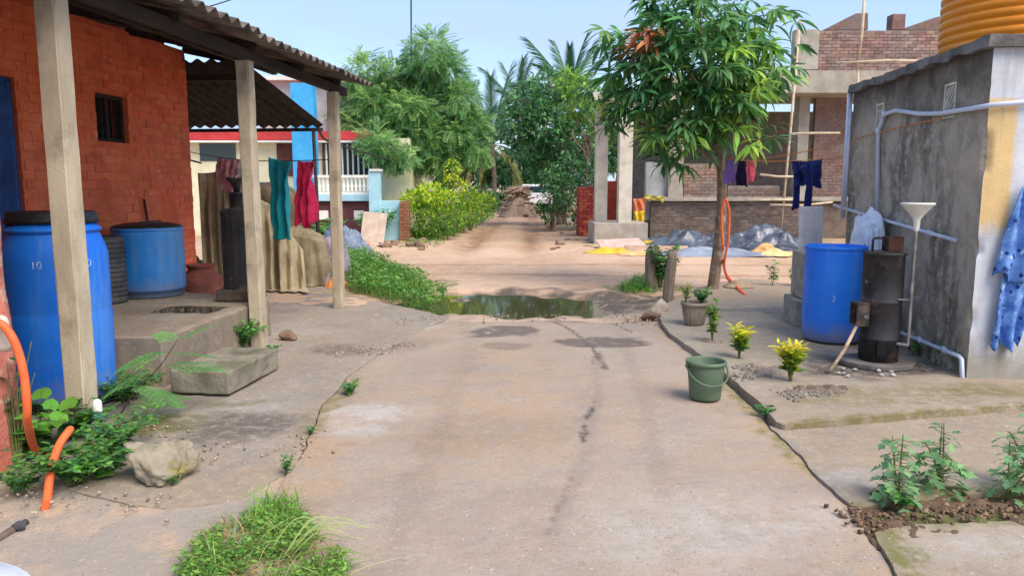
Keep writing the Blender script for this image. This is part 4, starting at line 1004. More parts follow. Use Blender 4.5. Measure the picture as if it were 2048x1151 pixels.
# the covered pile beyond the house
def drape(name, c, rx, ry, h, m, seed, folds=9, amp=0.09, topr=0.55, lean=(0, 0), label=None, cat=None, parent=None, nt_=72, nz_=34, crumple=0.05, sq=3.0, **kw):
    """a tarp hanging over something: flat-ish top, steep folded sides reaching the ground"""
    rings = []
    for i in range(nz_):
        t = i / (nz_ - 1)               # 0 hem .. 1 middle of the top
        if t < 0.62: k = t / 0.62; rad = 1.0 - (1 - topr) * 0.75 * k ** 0.8; z = h * (k ** 1.05) * 0.86
        else: k = (t - 0.62) / 0.38; rad = (1.0 - (1 - topr) * 0.75) * (1 - k ** 1.6); z = h * (0.86 + 0.14 * math.sin(k * math.pi / 2))
        rings.append((max(rad, 0.01), z, t))
    TH = np.linspace(0, 2 * np.pi, nt_, endpoint=False); V = []
    for rad, z, t in rings:
        fall = max(0.0, 1 - t / 0.62)
        ph = TH * folds / (2 * np.pi) + 0.9 * fbm(TH * 1.3, 0.6 * t + 0 * TH, 0, seed, 3)
        tri = 1 - 2 * np.abs(ph - np.floor(ph) - 0.5) * 2
        deep = 0.35 + 0.65 * np.clip(vn(TH * 1.7, 0 * TH + 0.8 * t, 3, seed + 2) + 0.5, 0, 1)
        f = 1 + amp * (0.25 + 0.9 * fall) * tri * deep * (t < 0.97) + 0.10 * fbm(TH * 0.9, 0 * TH + t * 2.0, 7, seed + 6, 3) * (t < 0.9)
        ct, stn = np.cos(TH), np.sin(TH); sup = (np.abs(ct) ** sq + np.abs(stn) ** sq) ** (-1 / sq)
        X = rx * rad * sup * ct * f; Y = ry * rad * sup * stn * f
        w = crumple * (1 - np.abs(2 * np.abs(fbm(X * 3.5 + seed, Y * 3.5, z * 3.0, seed + 4, 3)) - 0.5))
        zz_ = z + (w - crumple * 0.6) * (1.6 if t > 0.05 else 0.2) * (1.0 if t > 0.1 else 0.3) + lean[0] * X * t + lean[1] * Y * t
        if t < 0.02: zz_ = np.maximum(zz_ * 0 + 0.005, 0.005)
        V.append(np.stack([X, Y, np.maximum(zz_, 0.004)], 1))
    V = np.concatenate(V); F = []
    i = np.arange(nz_ * nt_).reshape(nz_, nt_)
    F = np.stack([i[:-1].ravel(), np.roll(i, -1, 1)[:-1].ravel(), np.roll(i, -1, 1)[1:].ravel(), i[1:].ravel()], 1)
    o = link(name, fast_mesh(name, V, F, True), m, parent, loc=c, label=label, cat=cat, **kw)
    s_ = o.modifiers.new('thick', 'SOLIDIFY'); s_.thickness = 0.006
    return o
def cloth(name, c1, c2, **kw): return mat(name, c1, c2, scale=kw.pop('scale', 4), rough=0.9, spec=0.15, bump=0.25, bscale=160, bdist=0.002, sheen=0.1, **kw)
M_BEIGE = cloth('beige_tarp', S(196, 182, 148), S(170, 156, 124), dirt=S(124, 112, 92), dscale=2.5, dlo=0.48, dhi=0.75, dmax=0.7)
M_MAUVE = cloth('mauve_sack', S(150, 140, 150), S(122, 112, 122), dirt=S(196, 190, 190), dscale=5, dlo=0.55, dhi=0.7, dmax=0.6)
drape('covered_pile', (-3.9, 11.75, 0.0), 0.62, 0.55, 1.55, cloth('brown_tarp', S(120, 106, 84), S(90, 78, 62)), 201, 15, 0.12, 0.85, label='tall dark pile behind the hanging tan sheets', cat='covered pile', crumple=0.03, nt_=120, nz_=40)
drape('covered_pile', (-3.2, 11.6, 0.0), 0.42, 0.42, 0.85, cloth('drab_tarp', S(150, 136, 108), S(120, 106, 84)), 205, 13, 0.14, 0.7, (-0.4, 0), label='lower drab pile behind the hanging tan sheets', cat='covered pile', crumple=0.03, nt_=120, nz_=40)
drape('sack', (-2.78, 11.75, 0.0), 0.28, 0.34, 0.66, M_MAUVE, 207, 6, 0.16, 0.4, (-0.3, 0), label='mauve grey plastic sack slumped against the beige pile', cat='sack', crumple=0.10)
drape('rag', (-2.62, 11.2, 0.0), 0.16, 0.16, 0.13, cloth('orange_rag', S(232, 158, 84), S(214, 130, 62)), 209, 5, 0.2, 0.4, label='crumpled orange rag on the ground by the grass', cat='rag', crumple=0.06)
drape('sack', (-4.55, 10.5, 0.0), 0.3, 0.3, 0.5, cloth('green_sack', S(70, 96, 70), S(54, 78, 56)), 211, 6, 0.16, 0.4, label='dark green sack behind the house corner', cat='sack', crumple=0.08)
# hanging clothes on a wire
def hung(name, a, b, drop, m, seed, label, cat, folds=4.0, depth=0.05, taper=0.0, ragged=0.06, nu=30, nv=30, flare=0.0, lean=0.0, sway=0.0, floor=None, **kw):
    """cloth pegged along the wire from a to b, falling by drop"""
    a, b = Vector(a), Vector(b); u = b - a; side = Vector((u.y, -u.x, 0)).normalized(); V = []
    for j in range(nv + 1):
        t = j / nv
        for i in range(nu + 1):
            s = i / nu; cc = 0.5 + (s - 0.5) * (1 - taper * t + flare * t)
            wv = depth * (0.25 + 0.75 * min(1, t * 3)) * math.sin(folds * 2 * math.pi * s + 1.3 * math.sin(3 * t + seed)) + depth * 0.6 * float(vn(np.array([s * 5]), np.array([t * 3]), seed, seed)[0])
            hem = 1 + ragged * float(vn(np.array([s * 4.0]), np.array([0.0]), seed + 1.0, seed)[0])
            wv += depth * 0.35 * float(vn(np.array([s * 11 + t * 4]), np.array([t * 7 - s * 3]), seed + 5.0, seed + 2)[0])
            q = a + u * (cc + sway * t) + side * (wv + lean * t) + Vector((0, 0, -drop * t * hem - 0.015 * math.sin(math.pi * s)))
            if floor is not None and q.z < floor: q += side * (floor - q.z) * 0.35; q.z = floor + 0.004 * (i % 3)
            V.append(q)
    n = nu + 1
    F = [(j * n + i, j * n + i + 1, (j + 1) * n + i + 1, (j + 1) * n + i) for j in range(nv) for i in range(nu)]
    base = (a + b) / 2 + Vector((0, 0, -drop))
    mb = MB(); mb.add([v - base for v in V], F, True); o = mb.build(name, m, loc=base, label=label, cat=cat, **kw)
    s_ = o.modifiers.new('thick', 'SOLIDIFY'); s_.thickness = 0.004
    return o
for i, (x0, y0, x1, y1, Y, drop, seed, lean, fl, lab) in enumerate([
        (396, 346, 446, 340, 11.05, 1.75, 31, 0.18, 3.0, 'tan sheet hanging straight down left of the boiler'),
        (446, 352, 520, 372, 10.98, 1.70, 33, 0.25, 4.0, 'wide tan sheet hanging behind the boiler'),
        (508, 392, 566, 418, 10.85, 1.50, 35, 0.28, 3.0, 'tan sheet draped right of the middle post'),
        (552, 424, 606, 500, 10.80, 1.30, 37, 0.22, 2.5, 'slanting tan sheet end sliding down to the ground')]):
    hung('tan_sheet', A(x0, y0, Y), A(x1, y1, Y + 0.1), drop, M_BEIGE, seed, lab, 'sheet', fl, 0.055, -0.10, 0.05, 44, 44, lean=lean, sway=0.12, floor=0.02)
W_A, W_B = Vector((-5.5, 12.16, 2.12)), Vector((-2.20, 9.24, 1.82))
def wire_at(t): p = W_A.lerp(W_B, t); p.z -= 0.10 * math.sin(math.pi * t); return p
MB().tube([wire_at(k / 14) for k in range(15)], 0.006, 6).build('clothes_wire', M_IRON, label='sagging clothes wire strung from the lean-to to the far veranda post', cat='wire')
M_TEAL = cloth('teal_cloth', S(44, 186, 196), S(30, 160, 172), fleck=(S(90, 170, 170), 60, 0.62))
M_CRIM = cloth('crimson_cloth', S(232, 58, 104), S(212, 40, 88), fleck=(S(236, 140, 160), 70, 0.63))
hung('teal_cloth', wire_at(0.682) + Vector((0, 0, 0.06)), wire_at(0.79), 1.02, M_TEAL, 3, 'teal patterned cloth hanging on the wire beside the middle post', 'cloth', 2.5, 0.05, 0.12)
hung('crimson_cloth', wire_at(0.835), wire_at(0.915), 0.80, M_CRIM, 5, 'crimson patterned cloth hanging on the wire next to the far post', 'cloth', 2.5, 0.05, -0.1, 0.10)
hung('pink_cloth', wire_at(0.37), wire_at(0.50), 0.42, cloth('pink_white_cloth', S(222, 186, 190), S(186, 130, 140), scale=9), 8, 'faded pink and white cloth on the wire above the boiler', 'cloth', 3.5, 0.06, 0.2, 0.3)
hung('white_cloth', wire_at(0.505), wire_at(0.575), 0.5, cloth('white_grey_cloth', S(206, 206, 212), S(160, 160, 170), scale=9), 9, 'white checked cloth on the wire right above the boiler', 'cloth', 2.5, 0.05, 0.2, 0.3)
# pole poking out of the window
pole(HL(-1.9, 3.25, 2.02), A(402, 326, 9.6), 0.017, None, 'stick', M_DARKWOOD, label='long thin stick poking out of the small window', cat='stick')
# concrete step block
sb = MB(); sb.box((0, 0, 0), (0.46, 0.80, 0.17)); o = sb.build('step_block', M_PLINTH, None, bevel=0.022, seg=3, loc=(-2.20, 5.66, 0.100), rot=(0.0, 0.0, HR + R(-2)), label='weathered concrete step block in front of the veranda plinth', cat='step')
sbm = o.data
import bmesh
bm_ = bmesh.new(); bm_.from_mesh(sbm); bmesh.ops.subdivide_edges(bm_, edges=bm_.edges[:], cuts=9, use_grid_fill=True)
for v in bm_.verts: v.co += v.normal * 0.010 * float(fbm(np.array([v.co.x * 7]), np.array([v.co.y * 7]), v.co.z * 7, 221, 3)[0])
bm_.to_mesh(sbm); bm_.free()
M_STEP = mat('step_concrete', S(146, 138, 122), S(118, 112, 98), scale=5, rough=0.95, bump=0.7, bscale=40, bdist=0.012, dirt=S(92, 92, 58), dscale=4, dlo=0.5, dhi=0.68, dmax=0.75)
sbm.materials.clear(); sbm.materials.append(M_STEP)
# stones
def rock(name, loc, size, m, seed, label, cat='stone', rot=(0, 0, 0), sub=4, rough=0.35, flat=0, **kw):
    bm = bmesh.new(); bmesh.ops.create_icosphere(bm, subdivisions=sub, radius=1)
    P = np.array([v.co for v in bm.verts])
    ang = np.zeros(len(P))
    rs = np.random.default_rng(seed)
    d = np.ones(len(P)) * 1.3
    for k in range(14 + flat):
        nrm = rs.normal(size=3); nrm /= np.linalg.norm(nrm); o_ = rs.uniform(0.62, 0.95)
        dn = P @ nrm; k_ = dn > 1e-3
        d[k_] = np.minimum(d[k_], o_ / dn[k_])
    d *= 1 + 0.16 * rough * fbm(P[:, 0] * 2.2, P[:, 1] * 2.2, P[:, 2] * 2.2, seed, 5, 0.62)
    for v, k, p in zip(bm.verts, d, P): v.co = Vector(p * k) * 0.5 * Vector(size) if False else Vector((p[0] * k * size[0] / 2, p[1] * k * size[1] / 2, p[2] * k * size[2] / 2))
    me = bpy.data.meshes.new(name); bm.to_mesh(me); bm.free(); me.polygons.foreach_set('use_smooth', [sub > 2] * len(me.polygons))
    return link(name, me, m, None, loc=loc, rot=rot, label=label, cat=cat, **kw)
M_ROCK = mat('lichen_rock', S(156, 146, 126), S(122, 114, 98), scale=5, rough=0.95, bump=0.8, bscale=22, bdist=0.015, dirt=S(150, 136, 70), dscale=4, dlo=0.52, dhi=0.66, dmax=0.7)
M_STONE = mat('brown_stone', S(142, 116, 96), S(112, 90, 74), scale=5, rough=0.95, bump=0.7, bscale=30, bdist=0.01)
rk = rock('rock', (-1.82, 3.80, 0.055), (0.32, 0.40, 0.22), M_ROCK, 12, 'pale lichen covered rock leaning among the weeds near the hose', rot=(0.35, 0.15, 0.5), sub=5, rough=2.0)
rock('stone', G(577, 680) + Vector((0, 0, 0.045)), (0.15, 0.13, 0.11), M_STONE, 22, 'small brown stone beside the foot of the middle post')
rock('stone', G(40, 1052) + Vector((0, 0, 0.0)), (0.07, 0.05, 0.05), mat('dark_stone', S(80, 80, 84), S(64, 64, 68), rough=0.9), 23, 'small dark stone at the end of the dark pipe')
# hose and pipe stubs
M_HOSE = mat('orange_hose', S(236, 116, 66), S(224, 98, 52), scale=5, rough=0.45, bump=0.1, dirt=S(190, 120, 90), dscale=8, dlo=0.5, dhi=0.8, dmax=0.4)
hz_ = [A(-20, 640, 3.62), A(8, 652, 3.62), A(32, 690, 3.62), A(48, 750, 3.62), A(54, 810, 3.63), A(56, 850, 3.7), G(75, 905, 0.03), G(110, 890, 0.04), A(140, 858, 3.85), A(118, 890, 3.7), A(102, 940, 3.56), A(94, 1000, 3.43), G(90, 1012, 0.0)]
hose = MB().tube(spline(hz_, 8), 0.020, 12).build('garden_hose', M_HOSE, label='thick orange hose looping down the pink wall into the weeds', cat='hose')
MB().tube(spline([A(-30, 648, 3.7), A(-4, 640, 3.7), A(6, 648, 3.69), A(10, 700, 3.70)], 6), 0.028, 12).build('pipe_elbow', mat('cream_pvc', S(214, 200, 186), S(190, 172, 156), scale=6, rough=0.5), label='cream pipe elbow on the pink wall above the hose', cat='pipe')
pb = empty('pipe_stub', G(200, 884), 0, label='short upright blue pipe with white cap in the weeds', cat='pipe')
MB().tube([(0, 0, -0.03), (0.0, 0, 0.20)], 0.021, 14).build('blue_pipe', mat('blue_pvc', S(44, 120, 176), S(36, 104, 156), rough=0.5), pb)
MB().lathe([(0.0265, 0.19), (0.0265, 0.225), (0.024, 0.25), (0.012, 0.262), (0, 0.264)], 16).build('white_cap', M_WHITE, pb)
MB().tube([G(-30, 1095, -0.015), G(20, 1062, -0.01), G(52, 1044, -0.012)], 0.018, 10).build('ground_pipe', mat('dark_pipe', S(112, 96, 88), S(90, 76, 70), rough=0.8), label='dark pipe end lying on the ground in the near corner', cat='pipe')
# pale basin at the lower left corner of the frame
ba = empty('plastic_basin', (-1.99, 2.13, -0.03), 0, label='edge of a pale white plastic basin in the near corner', cat='basin')
MB().lathe([(0, 0.01), (0.30, 0.0), (0.33, 0.03), (0.42, 0.17), (0.455, 0.18), (0.46, 0.17), (0.445, 0.165), (0.43, 0.15)], 48).build('basin_body', mat('pale_plastic', S(214, 222, 236), S(200, 210, 228), scale=3, rough=0.4), ba)
MB().lathe([(0, 0.178), (0.36, 0.188), (0.442, 0.185), (0.446, 0.178), (0, 0.165)], 48).build('basin_cover', mat('pale_plastic_lid', S(220, 226, 238), S(206, 214, 230), scale=3, rough=0.4), ba)
# rubbish and tarps by the blue house wall
M_TARPG = mat('grey_blue_tarp', S(124, 136, 156), S(94, 104, 124), scale=3, rough=0.5, spec=0.4, bump=0.3, bscale=30, dirt=S(150, 140, 130), dscale=3, dlo=0.55, dhi=0.75, dmax=0.6)
drape('tarp', (A(690, 500, 15.6).x, 15.6, 0), 0.62, 0.4, 0.62, M_TARPG, 231, 8, 0.2, 0.3, (-0.5, 0), label='grey blue plastic tarp heaped behind the far veranda post', cat='tarp', crumple=0.16)
drape('tarp', (A(725, 515, 14.9).x, 14.9, 0), 0.5, 0.3, 0.12, M_TARPG, 233, 8, 0.2, 0.3, label='flat end of the grey blue tarp lying on the dirt', cat='tarp', crumple=0.06)
def plate(name, px, py, Y, w, h, tilt, rz, m, label, cat, th=0.04):
    mb = MB(); mb.box((0, 0, h / 2), (w, th, h), jit=0.03); p = A(px, py, Y)
    return mb.build(name, m, None, bevel=0.008, loc=(p.x, Y, 0.0), rot=(tilt, 0, rz), label=label, cat=cat)
M_BOARD = mat('broken_board', S(206, 186, 166), S(184, 162, 142), scale=4, rough=0.9, bump=0.4)
plate('broken_slab', 742, 490, 18.6, 0.62, 0.92, R(-24), R(-12), M_BOARD, 'pale broken slab leaning in front of the maroon wall', 'slab')
plate('broken_slab', 722, 500, 17.2, 0.50, 0.36, R(-50), R(18), mat('pinkish_board', S(206, 150, 130), S(188, 128, 108), scale=4, rough=0.9), 'small pinkish slab lying against the pale broken slab', 'slab')
for i in range(16):
    px = random.uniform(760, 850); py = random.uniform(484, 502); s = random.uniform(0.14, 0.4); p = G(px, py)
    rock('rubble_stone', p + Vector((0, 0, s * 0.16)), (s, s * random.uniform(.6, 1), s * random.uniform(.4, .8)), M_STONE, 300 + i, 'brown rubble stone in the heap below the gate post', rot=(0, 0, random.uniform(0, 6)), sub=2, group='rubble below the gate post')
# debris on the right verge of the dirt lane
for i in range(26):
    px = random.uniform(1095, 1200); py = random.uniform(452, 500); s = random.uniform(0.10, 0.30); p = G(px, py)
    rock('verge_stone', p + Vector((0, 0, s * 0.14)), (s, s * random.uniform(.6, 1), s * random.uniform(.4, .7)), M_STONE, 340 + i, 'loose stone scattered along the verge before the brick pier', rot=(0, 0, random.uniform(0, 6)), sub=2, group='stones along the right verge')

# ================================================================== THINGS ON THE RIGHT
def shed_pt(px, py, x=-0.035):
    """shed-local point on the side wall plane"""
    d = A(px, py, 6.0) - Vector((0, 0, EYE)); inv = SHM.inverted(); o_ = inv @ Vector((0, 0, EYE)); e = inv @ (Vector((0, 0, EYE)) + d) - o_
    return o_ + e * ((x - o_.x) / e.x)
# green bucket
gb = G(1414, 803) + Vector((0.0, 0.06, 0.0)); gb.z = 0.012
bk = empty('bucket', gb, R(8), label='olive green plastic bucket standing on the lane edge', cat='bucket')
M_OLIVE = mat('olive_plastic', S(92, 112, 88), S(78, 98, 76), scale=3, rough=0.5, spec=0.4, bump=0.08, dirt=S(130, 128, 110), dscale=4, dlo=0.52, dhi=0.8, dmax=0.5)
MB().lathe([(0, 0.012), (0.096, 0.012), (0.100, 0.0), (0.106, 0.004), (0.110, 0.02), (0.129, 0.235), (0.129, 0.245), (0.141, 0.248), (0.143, 0.262), (0.140, 0.272), (0.130, 0.274), (0.124, 0.262), (0.104, 0.022), (0, 0.022)], 48).build('bucket_body', M_OLIVE, bk)
ears = []
for sgn in (-1, 1): MB().lathe([(0, -0.008), (0.016, -0.008), (0.016, 0.008), (0, 0.008)], 16, (sgn * 0.139, 0, 0.238), rot=(0, math.pi / 2, 0)).build('ear', M_OLIVE, bk)
hp = []
for k in range(17):
    t = math.pi * k / 16; x = -0.146 * math.cos(t); dr = math.sin(t) ** 0.8
    hp.append((x, -0.155 * dr + 0.0, 0.238 - 0.115 * dr))
MB().tube(hp, 0.0065, 8).build('handle', M_OLIVE, bk)
# blue open barrel
pbz = G(1674, 690, YZ)
b3 = open_barrel('blue_barrel', (pbz.x + 0.05, pbz.y + 0.25, YZ + 0.01), 0.272, 0.89, M_BLUEP, 'open blue plastic barrel next to the black boiler by the shed')
text_on(b3, '5', 0.075, 0.272 * 1.006 + 0.003, R(-22), 0.40, M_WHITETXT)
# black boiler with funnel pipe
sx, sy = 2.99, 6.0
rb = empty('water_boiler', (sx, sy, YZ + 0.004), 0, label='sooty black cylinder boiler with white funnel pipe in front of the shed', cat='boiler')
MB().prism([(0.30 * math.cos(a) * (1 + 0.05 * math.sin(3 * a)), 0.25 * math.sin(a)) for a in np.linspace(0, 2 * math.pi, 15, endpoint=False)], 0.0, 0.045).build('stone_base', mat('grey_slab_stone', S(112, 106, 102), S(90, 84, 82), scale=5, rough=0.9, bump=0.4), rb, bevel=0.01)
MB().lathe([(0, 0.046), (0.150, 0.046), (0.150, 0.22), (0.156, 0.225), (0.156, 0.235), (0.153, 0.24), (0.153, 0.52), (0.157, 0.525), (0.157, 0.535), (0.153, 0.54), (0.153, 0.90), (0.160, 0.905), (0.160, 0.92), (0.07, 0.935), (0, 0.935)], 40).build('boiler_body', M_SOOT, rb)
MB().box((-0.05, -0.146, 0.165), (0.075, 0.03, 0.12)).build('ash_door', mat('soot_black', S(20, 19, 19), S(14, 13, 13), rough=0.95), rb)
ff = MB()
for (c, d) in (((-0.19, -0.04, 0.345), (0.10, 0.13, 0.014)), ((-0.19, -0.04, 0.515), (0.10, 0.13, 0.014)), ((-0.19, -0.098, 0.43), (0.10, 0.014, 0.16)), ((-0.19, 0.018, 0.43), (0.10, 0.014, 0.16))): ff.box(c, d)
ff.build('fire_mouth', M_SOOT, rb)
MB().box((0.06, 0.0, 0.99), (0.12, 0.12, 0.115)).build('lid_box', mat('rusty_box', S(92, 60, 48), S(66, 46, 40), scale=8, rough=0.9), rb, bevel=0.006)
MB().tube([(-0.10, 0, 0.93), (-0.10, 0, 1.02), (-0.085, 0, 1.035), (-0.03, 0, 1.035), (-0.015, 0, 1.02), (-0.015, 0, 0.93)], 0.010, 8).build('lid_handle', M_SOOT, rb)
M_PIPE = mat('dull_steel_pipe', S(150, 146, 142), S(118, 112, 108), scale=9, rough=0.55, metal=0.5, bump=0.1)
MB().tube(spline([(0.08, -0.12, 0.20), (0.13, -0.155, 0.20), (0.148, -0.165, 0.23), (0.148, -0.165, 0.6), (0.150, -0.165, 1.14)], 6), 0.0135, 12).build('feed_pipe', M_PIPE, rb)
MB().bar((0.06, -0.14, 0.56), (0.15, -0.165, 0.56), 0.012).build('pipe_bracket', M_PIPE, rb)
fn = MB(); fn.lathe([(0.014, 1.10), (0.022, 1.12), (0.026, 1.19), (0.05, 1.225), (0.115, 1.30), (0.122, 1.306), (0.122, 1.318), (0.112, 1.314), (0.045, 1.235), (0.016, 1.19), (0.012, 1.11)], 36, (0.150, -0.165, 0)); fn.build('funnel', M_WHITE, rb, label='white plastic funnel on the feed pipe')
MB().tube([Vector((sx - 0.19, sy - 0.06, YZ + 0.40)), Vector((sx - 0.36, sy - 0.18, YZ + 0.16)), Vector((sx - 0.52, sy - 0.30, YZ + 0.022))], [0.012, 0.015, 0.013], 8).build('firewood_stick', mat('grey_stick', S(186, 162, 136), S(140, 116, 96), scale=12, rough=0.9), label='thin firewood stick leaning from the boiler mouth to the ground', cat='stick')
for i in range(12):
    a = random.uniform(0, 6.28); rr_ = random.uniform(0.24, 0.42)
    rock('ash_lump', (sx - 0.25 + rr_ * math.cos(a) * 0.7, sy - 0.30 + rr_ * math.sin(a) * 0.35, YZ + 0.014), (0.045, 0.035, 0.025), mat('pale_ash', S(190, 186, 184), S(140, 136, 134), rough=0.95) if i == 0 else bpy.data.materials['pale_ash'], 400 + i, 'pale ash lump scattered in front of the boiler', cat='ash', sub=1, group='ash in front of the boiler')
# washing stone, white board, plastic bundle
ws = G(1603, 652, YZ)
wsn = empty('washing_stone', (ws.x, ws.y + 0.12, YZ - 0.005), HR, label='grey stone wash stand beside the open blue barrel', cat='wash stand')
M_GRAN = mat('grey_granite', S(164, 156, 144), S(134, 128, 118), scale=9, rough=0.85, bump=0.3)
MB().box((0.02, 0.12, 0.14), (0.16, 0.5, 0.28)).build('stand_base', M_GRAN, wsn, bevel=0.012)
MB().box((0.05, 0.13, 0.53), (0.10, 0.42, 0.48)).build('upright_slab', M_GRAN, wsn, bevel=0.012)
wb = A(1637, 418, 8.35)
MB().box((0, 0, 0.62), (0.26, 0.05, 1.22), jit=0.01).build('white_board', mat('dirty_white_board', S(222, 216, 214), S(200, 192, 194), scale=5, rough=0.8), None, bevel=0.01, loc=(wb.x, 8.46, YZ - 0.01), rot=(R(-4), 0, R(6)), label='white board standing behind the open blue barrel', cat='board')
drape('plastic_bundle', (3.46, 7.30, YZ - 0.01), 0.16, 0.34, 1.16, mat('white_plastic_sheet', S(226, 230, 238), S(196, 202, 214), scale=6, rough=0.35, spec=0.5, bump=0.1), 241, 11, 0.34, 0.5, (0.5, 0.3), nt_=110, nz_=44, label='bundle of white plastic between the barrel and the shed wall', cat='bundle', crumple=0.14)
# pipes on the shed
def on_shed(pts): return [SHM @ Vector(p) for p in pts]
pipes = empty('wall_pipe', SHM @ Vector((-0.035, 1.2, 2.0)), 0, label='pale supply pipe bending along the upper shed wall and down beside the vent', cat='pipe')
def pipe_part(name, pts, r, par): return MB().tube([Vector(p) - par.location for p in pts], r, 12).build(name, M_PVC, par)
w = lambda px, py: SHM @ shed_pt(px, py)
run = [SHM @ Vector((0.34, -0.04, 2.06)), SHM @ Vector((0.0, -0.04, 2.03)), SHM @ Vector((-0.035, 0.02, 2.025)), w(1880, 227), w(1840, 228), w(1792, 221), w(1768, 229), w(1764, 244), w(1757, 262), w(1754, 445)]
pipe_part('pipe_run', run, 0.019, pipes)
pipe_part('riser', [SHM @ Vector((0.34, -0.04, 2.04)), SHM @ Vector((0.345, -0.04, SHH + 0.10))], 0.024, pipes)
for p in (run[0], run[6], run[8]): pipe_part('coupling', [p + Vector((0, 0, -0.03)), p + Vector((0, 0, 0.03))], 0.027, pipes)
dp = empty('drain_pipe', SHM @ Vector((-0.04, SHL + 0.03, 0)), 0, label='pale drain pipe on the far shed corner sloping along the wall', cat='pipe')
cz = SHM @ Vector((-0.03, SHL + 0.04, 2.52))
pipe_part('roof_spout', [cz + Vector((0.55, 0.0, 0.02)), cz + Vector((0.02, 0, -0.02)), cz + Vector((0, 0, -0.05))], 0.028, dp)
pipe_part('down_pipe', [cz, SHM @ Vector((-0.03, SHL + 0.04, 1.1))], 0.028, dp)
pipe_part('thin_down_pipe', [SHM @ Vector((-0.035, SHL - 0.03, 2.28)), SHM @ Vector((-0.035, SHL - 0.03, 1.24))], 0.013, dp)
pipe_part('sloping_pipe', [w(1668, 410), w(1740, 432), w(1860, 466), w(1910, 480)], 0.016, dp)
lp = empty('floor_pipe', w(1925, 766), 0, label='white waste pipe running low along the shed wall to the corner', cat='pipe')
pipe_part('low_run', [w(1790, 660), w(1815, 670), w(1918, 712), w(1923, 718), w(1925, 772)], 0.017, lp)
for p_ in (w(1740, 432), w(1860, 466)): pipe_part('coupling', [p_ + Vector((-0.005, 0.035, 0.006)), p_ + Vector((0.005, -0.035, -0.006))], 0.023, dp)
for p_ in (w(1840, 680), w(1890, 700)): pipe_part('coupling', [p_ + Vector((-0.003, 0.03, 0.012)), p_ + Vector((0.003, -0.03, -0.012))], 0.024, lp)
# rope along the wall
M_ROPE = mat('orange_rope', S(206, 140, 80), S(180, 112, 60), scale=40, rough=0.9)
MB().tube(spline([A(1500, 322, 10.8), A(1600, 305, 9.3), w(1690, 284), w(1760, 264), w(1885, 236)], 5), 0.005, 6).build('rope', M_ROPE, label='thin orange rope tied from the mango tree to the shed wall', cat='rope')
T0, T1 = A(1440, 316, 10.86), SHM @ Vector((-0.05, SHL + 0.06, 1.77))
def line2(t): p = T0.lerp(T1, t); p.z -= 0.05 * math.sin(math.pi * t); return p
MB().tube([line2(k / 10) for k in range(11)], 0.005, 6).build('clothes_line', M_ROPE, label='clothes line between the mango trunk and the shed corner', cat='line')
def t_at(px):
    lo, hi = 0.0, 1.0
    for _ in range(40):
        m_ = (lo + hi) / 2; p = line2(m_)
        q = 1024 + FPX * p.x / (p.y * _c - (p.z - EYE) * _s)
        lo, hi = (m_, hi) if q < px else (lo, m_)
    return lo
M_NAVY = cloth('navy_cloth', S(30, 40, 96), S(20, 28, 74))
hung('purple_cloth', line2(t_at(1450)), line2(t_at(1475)), 0.32, cloth('purple_cloth', S(150, 120, 196), S(130, 98, 178)), 11, 'small purple garment on the line beside the mango trunk', 'garment', 1.5, 0.02, 0.15, 0.15, 14, 14)
hung('dark_cloth', line2(t_at(1476)), line2(t_at(1496)), 0.36, cloth('dark_navy_cloth', S(34, 28, 62), S(24, 20, 46)), 12, 'dark navy garment on the line between purple and coral ones', 'garment', 1.5, 0.02, 0.1, 0.15, 14, 14)
hung('coral_cloth', line2(t_at(1494)), line2(t_at(1510)), 0.27, cloth('coral_cloth', S(238, 112, 122), S(216, 84, 100)), 13, 'small coral garment on the line next to the dark one', 'garment', 1.5, 0.02, 0.3, 0.2, 14, 14)
ng = empty('navy_trousers', line2(t_at(1617)) - Vector((0, 0, 0.62)), 0, label='navy shirt and trousers hanging on the line before the shed corner', cat='garment')
def hung_part(name, a, b, drop, m, seed, par, **kw):
    o = hung(name, a, b, drop, m, seed, None, None, **kw); o.parent = par; o.location = o.location - par.location; return o
hung_part('waist', line2(t_at(1588)), line2(t_at(1648)), 0.30, M_NAVY, 14, ng, folds=3, depth=0.03, taper=0.2, ragged=0.12)
hung_part('trouser_leg', line2(t_at(1588)) + Vector((0, -0.012, 0)), line2(t_at(1603)) + Vector((0, -0.012, 0)), 0.58, M_NAVY, 15, ng, folds=1.2, depth=0.02)
hung_part('trouser_leg', line2(t_at(1614)) + Vector((0, 0.012, -0.05)), line2(t_at(1628)) + Vector((0, 0.012, -0.05)), 0.58, M_NAVY, 16, ng, folds=1.2, depth=0.02)
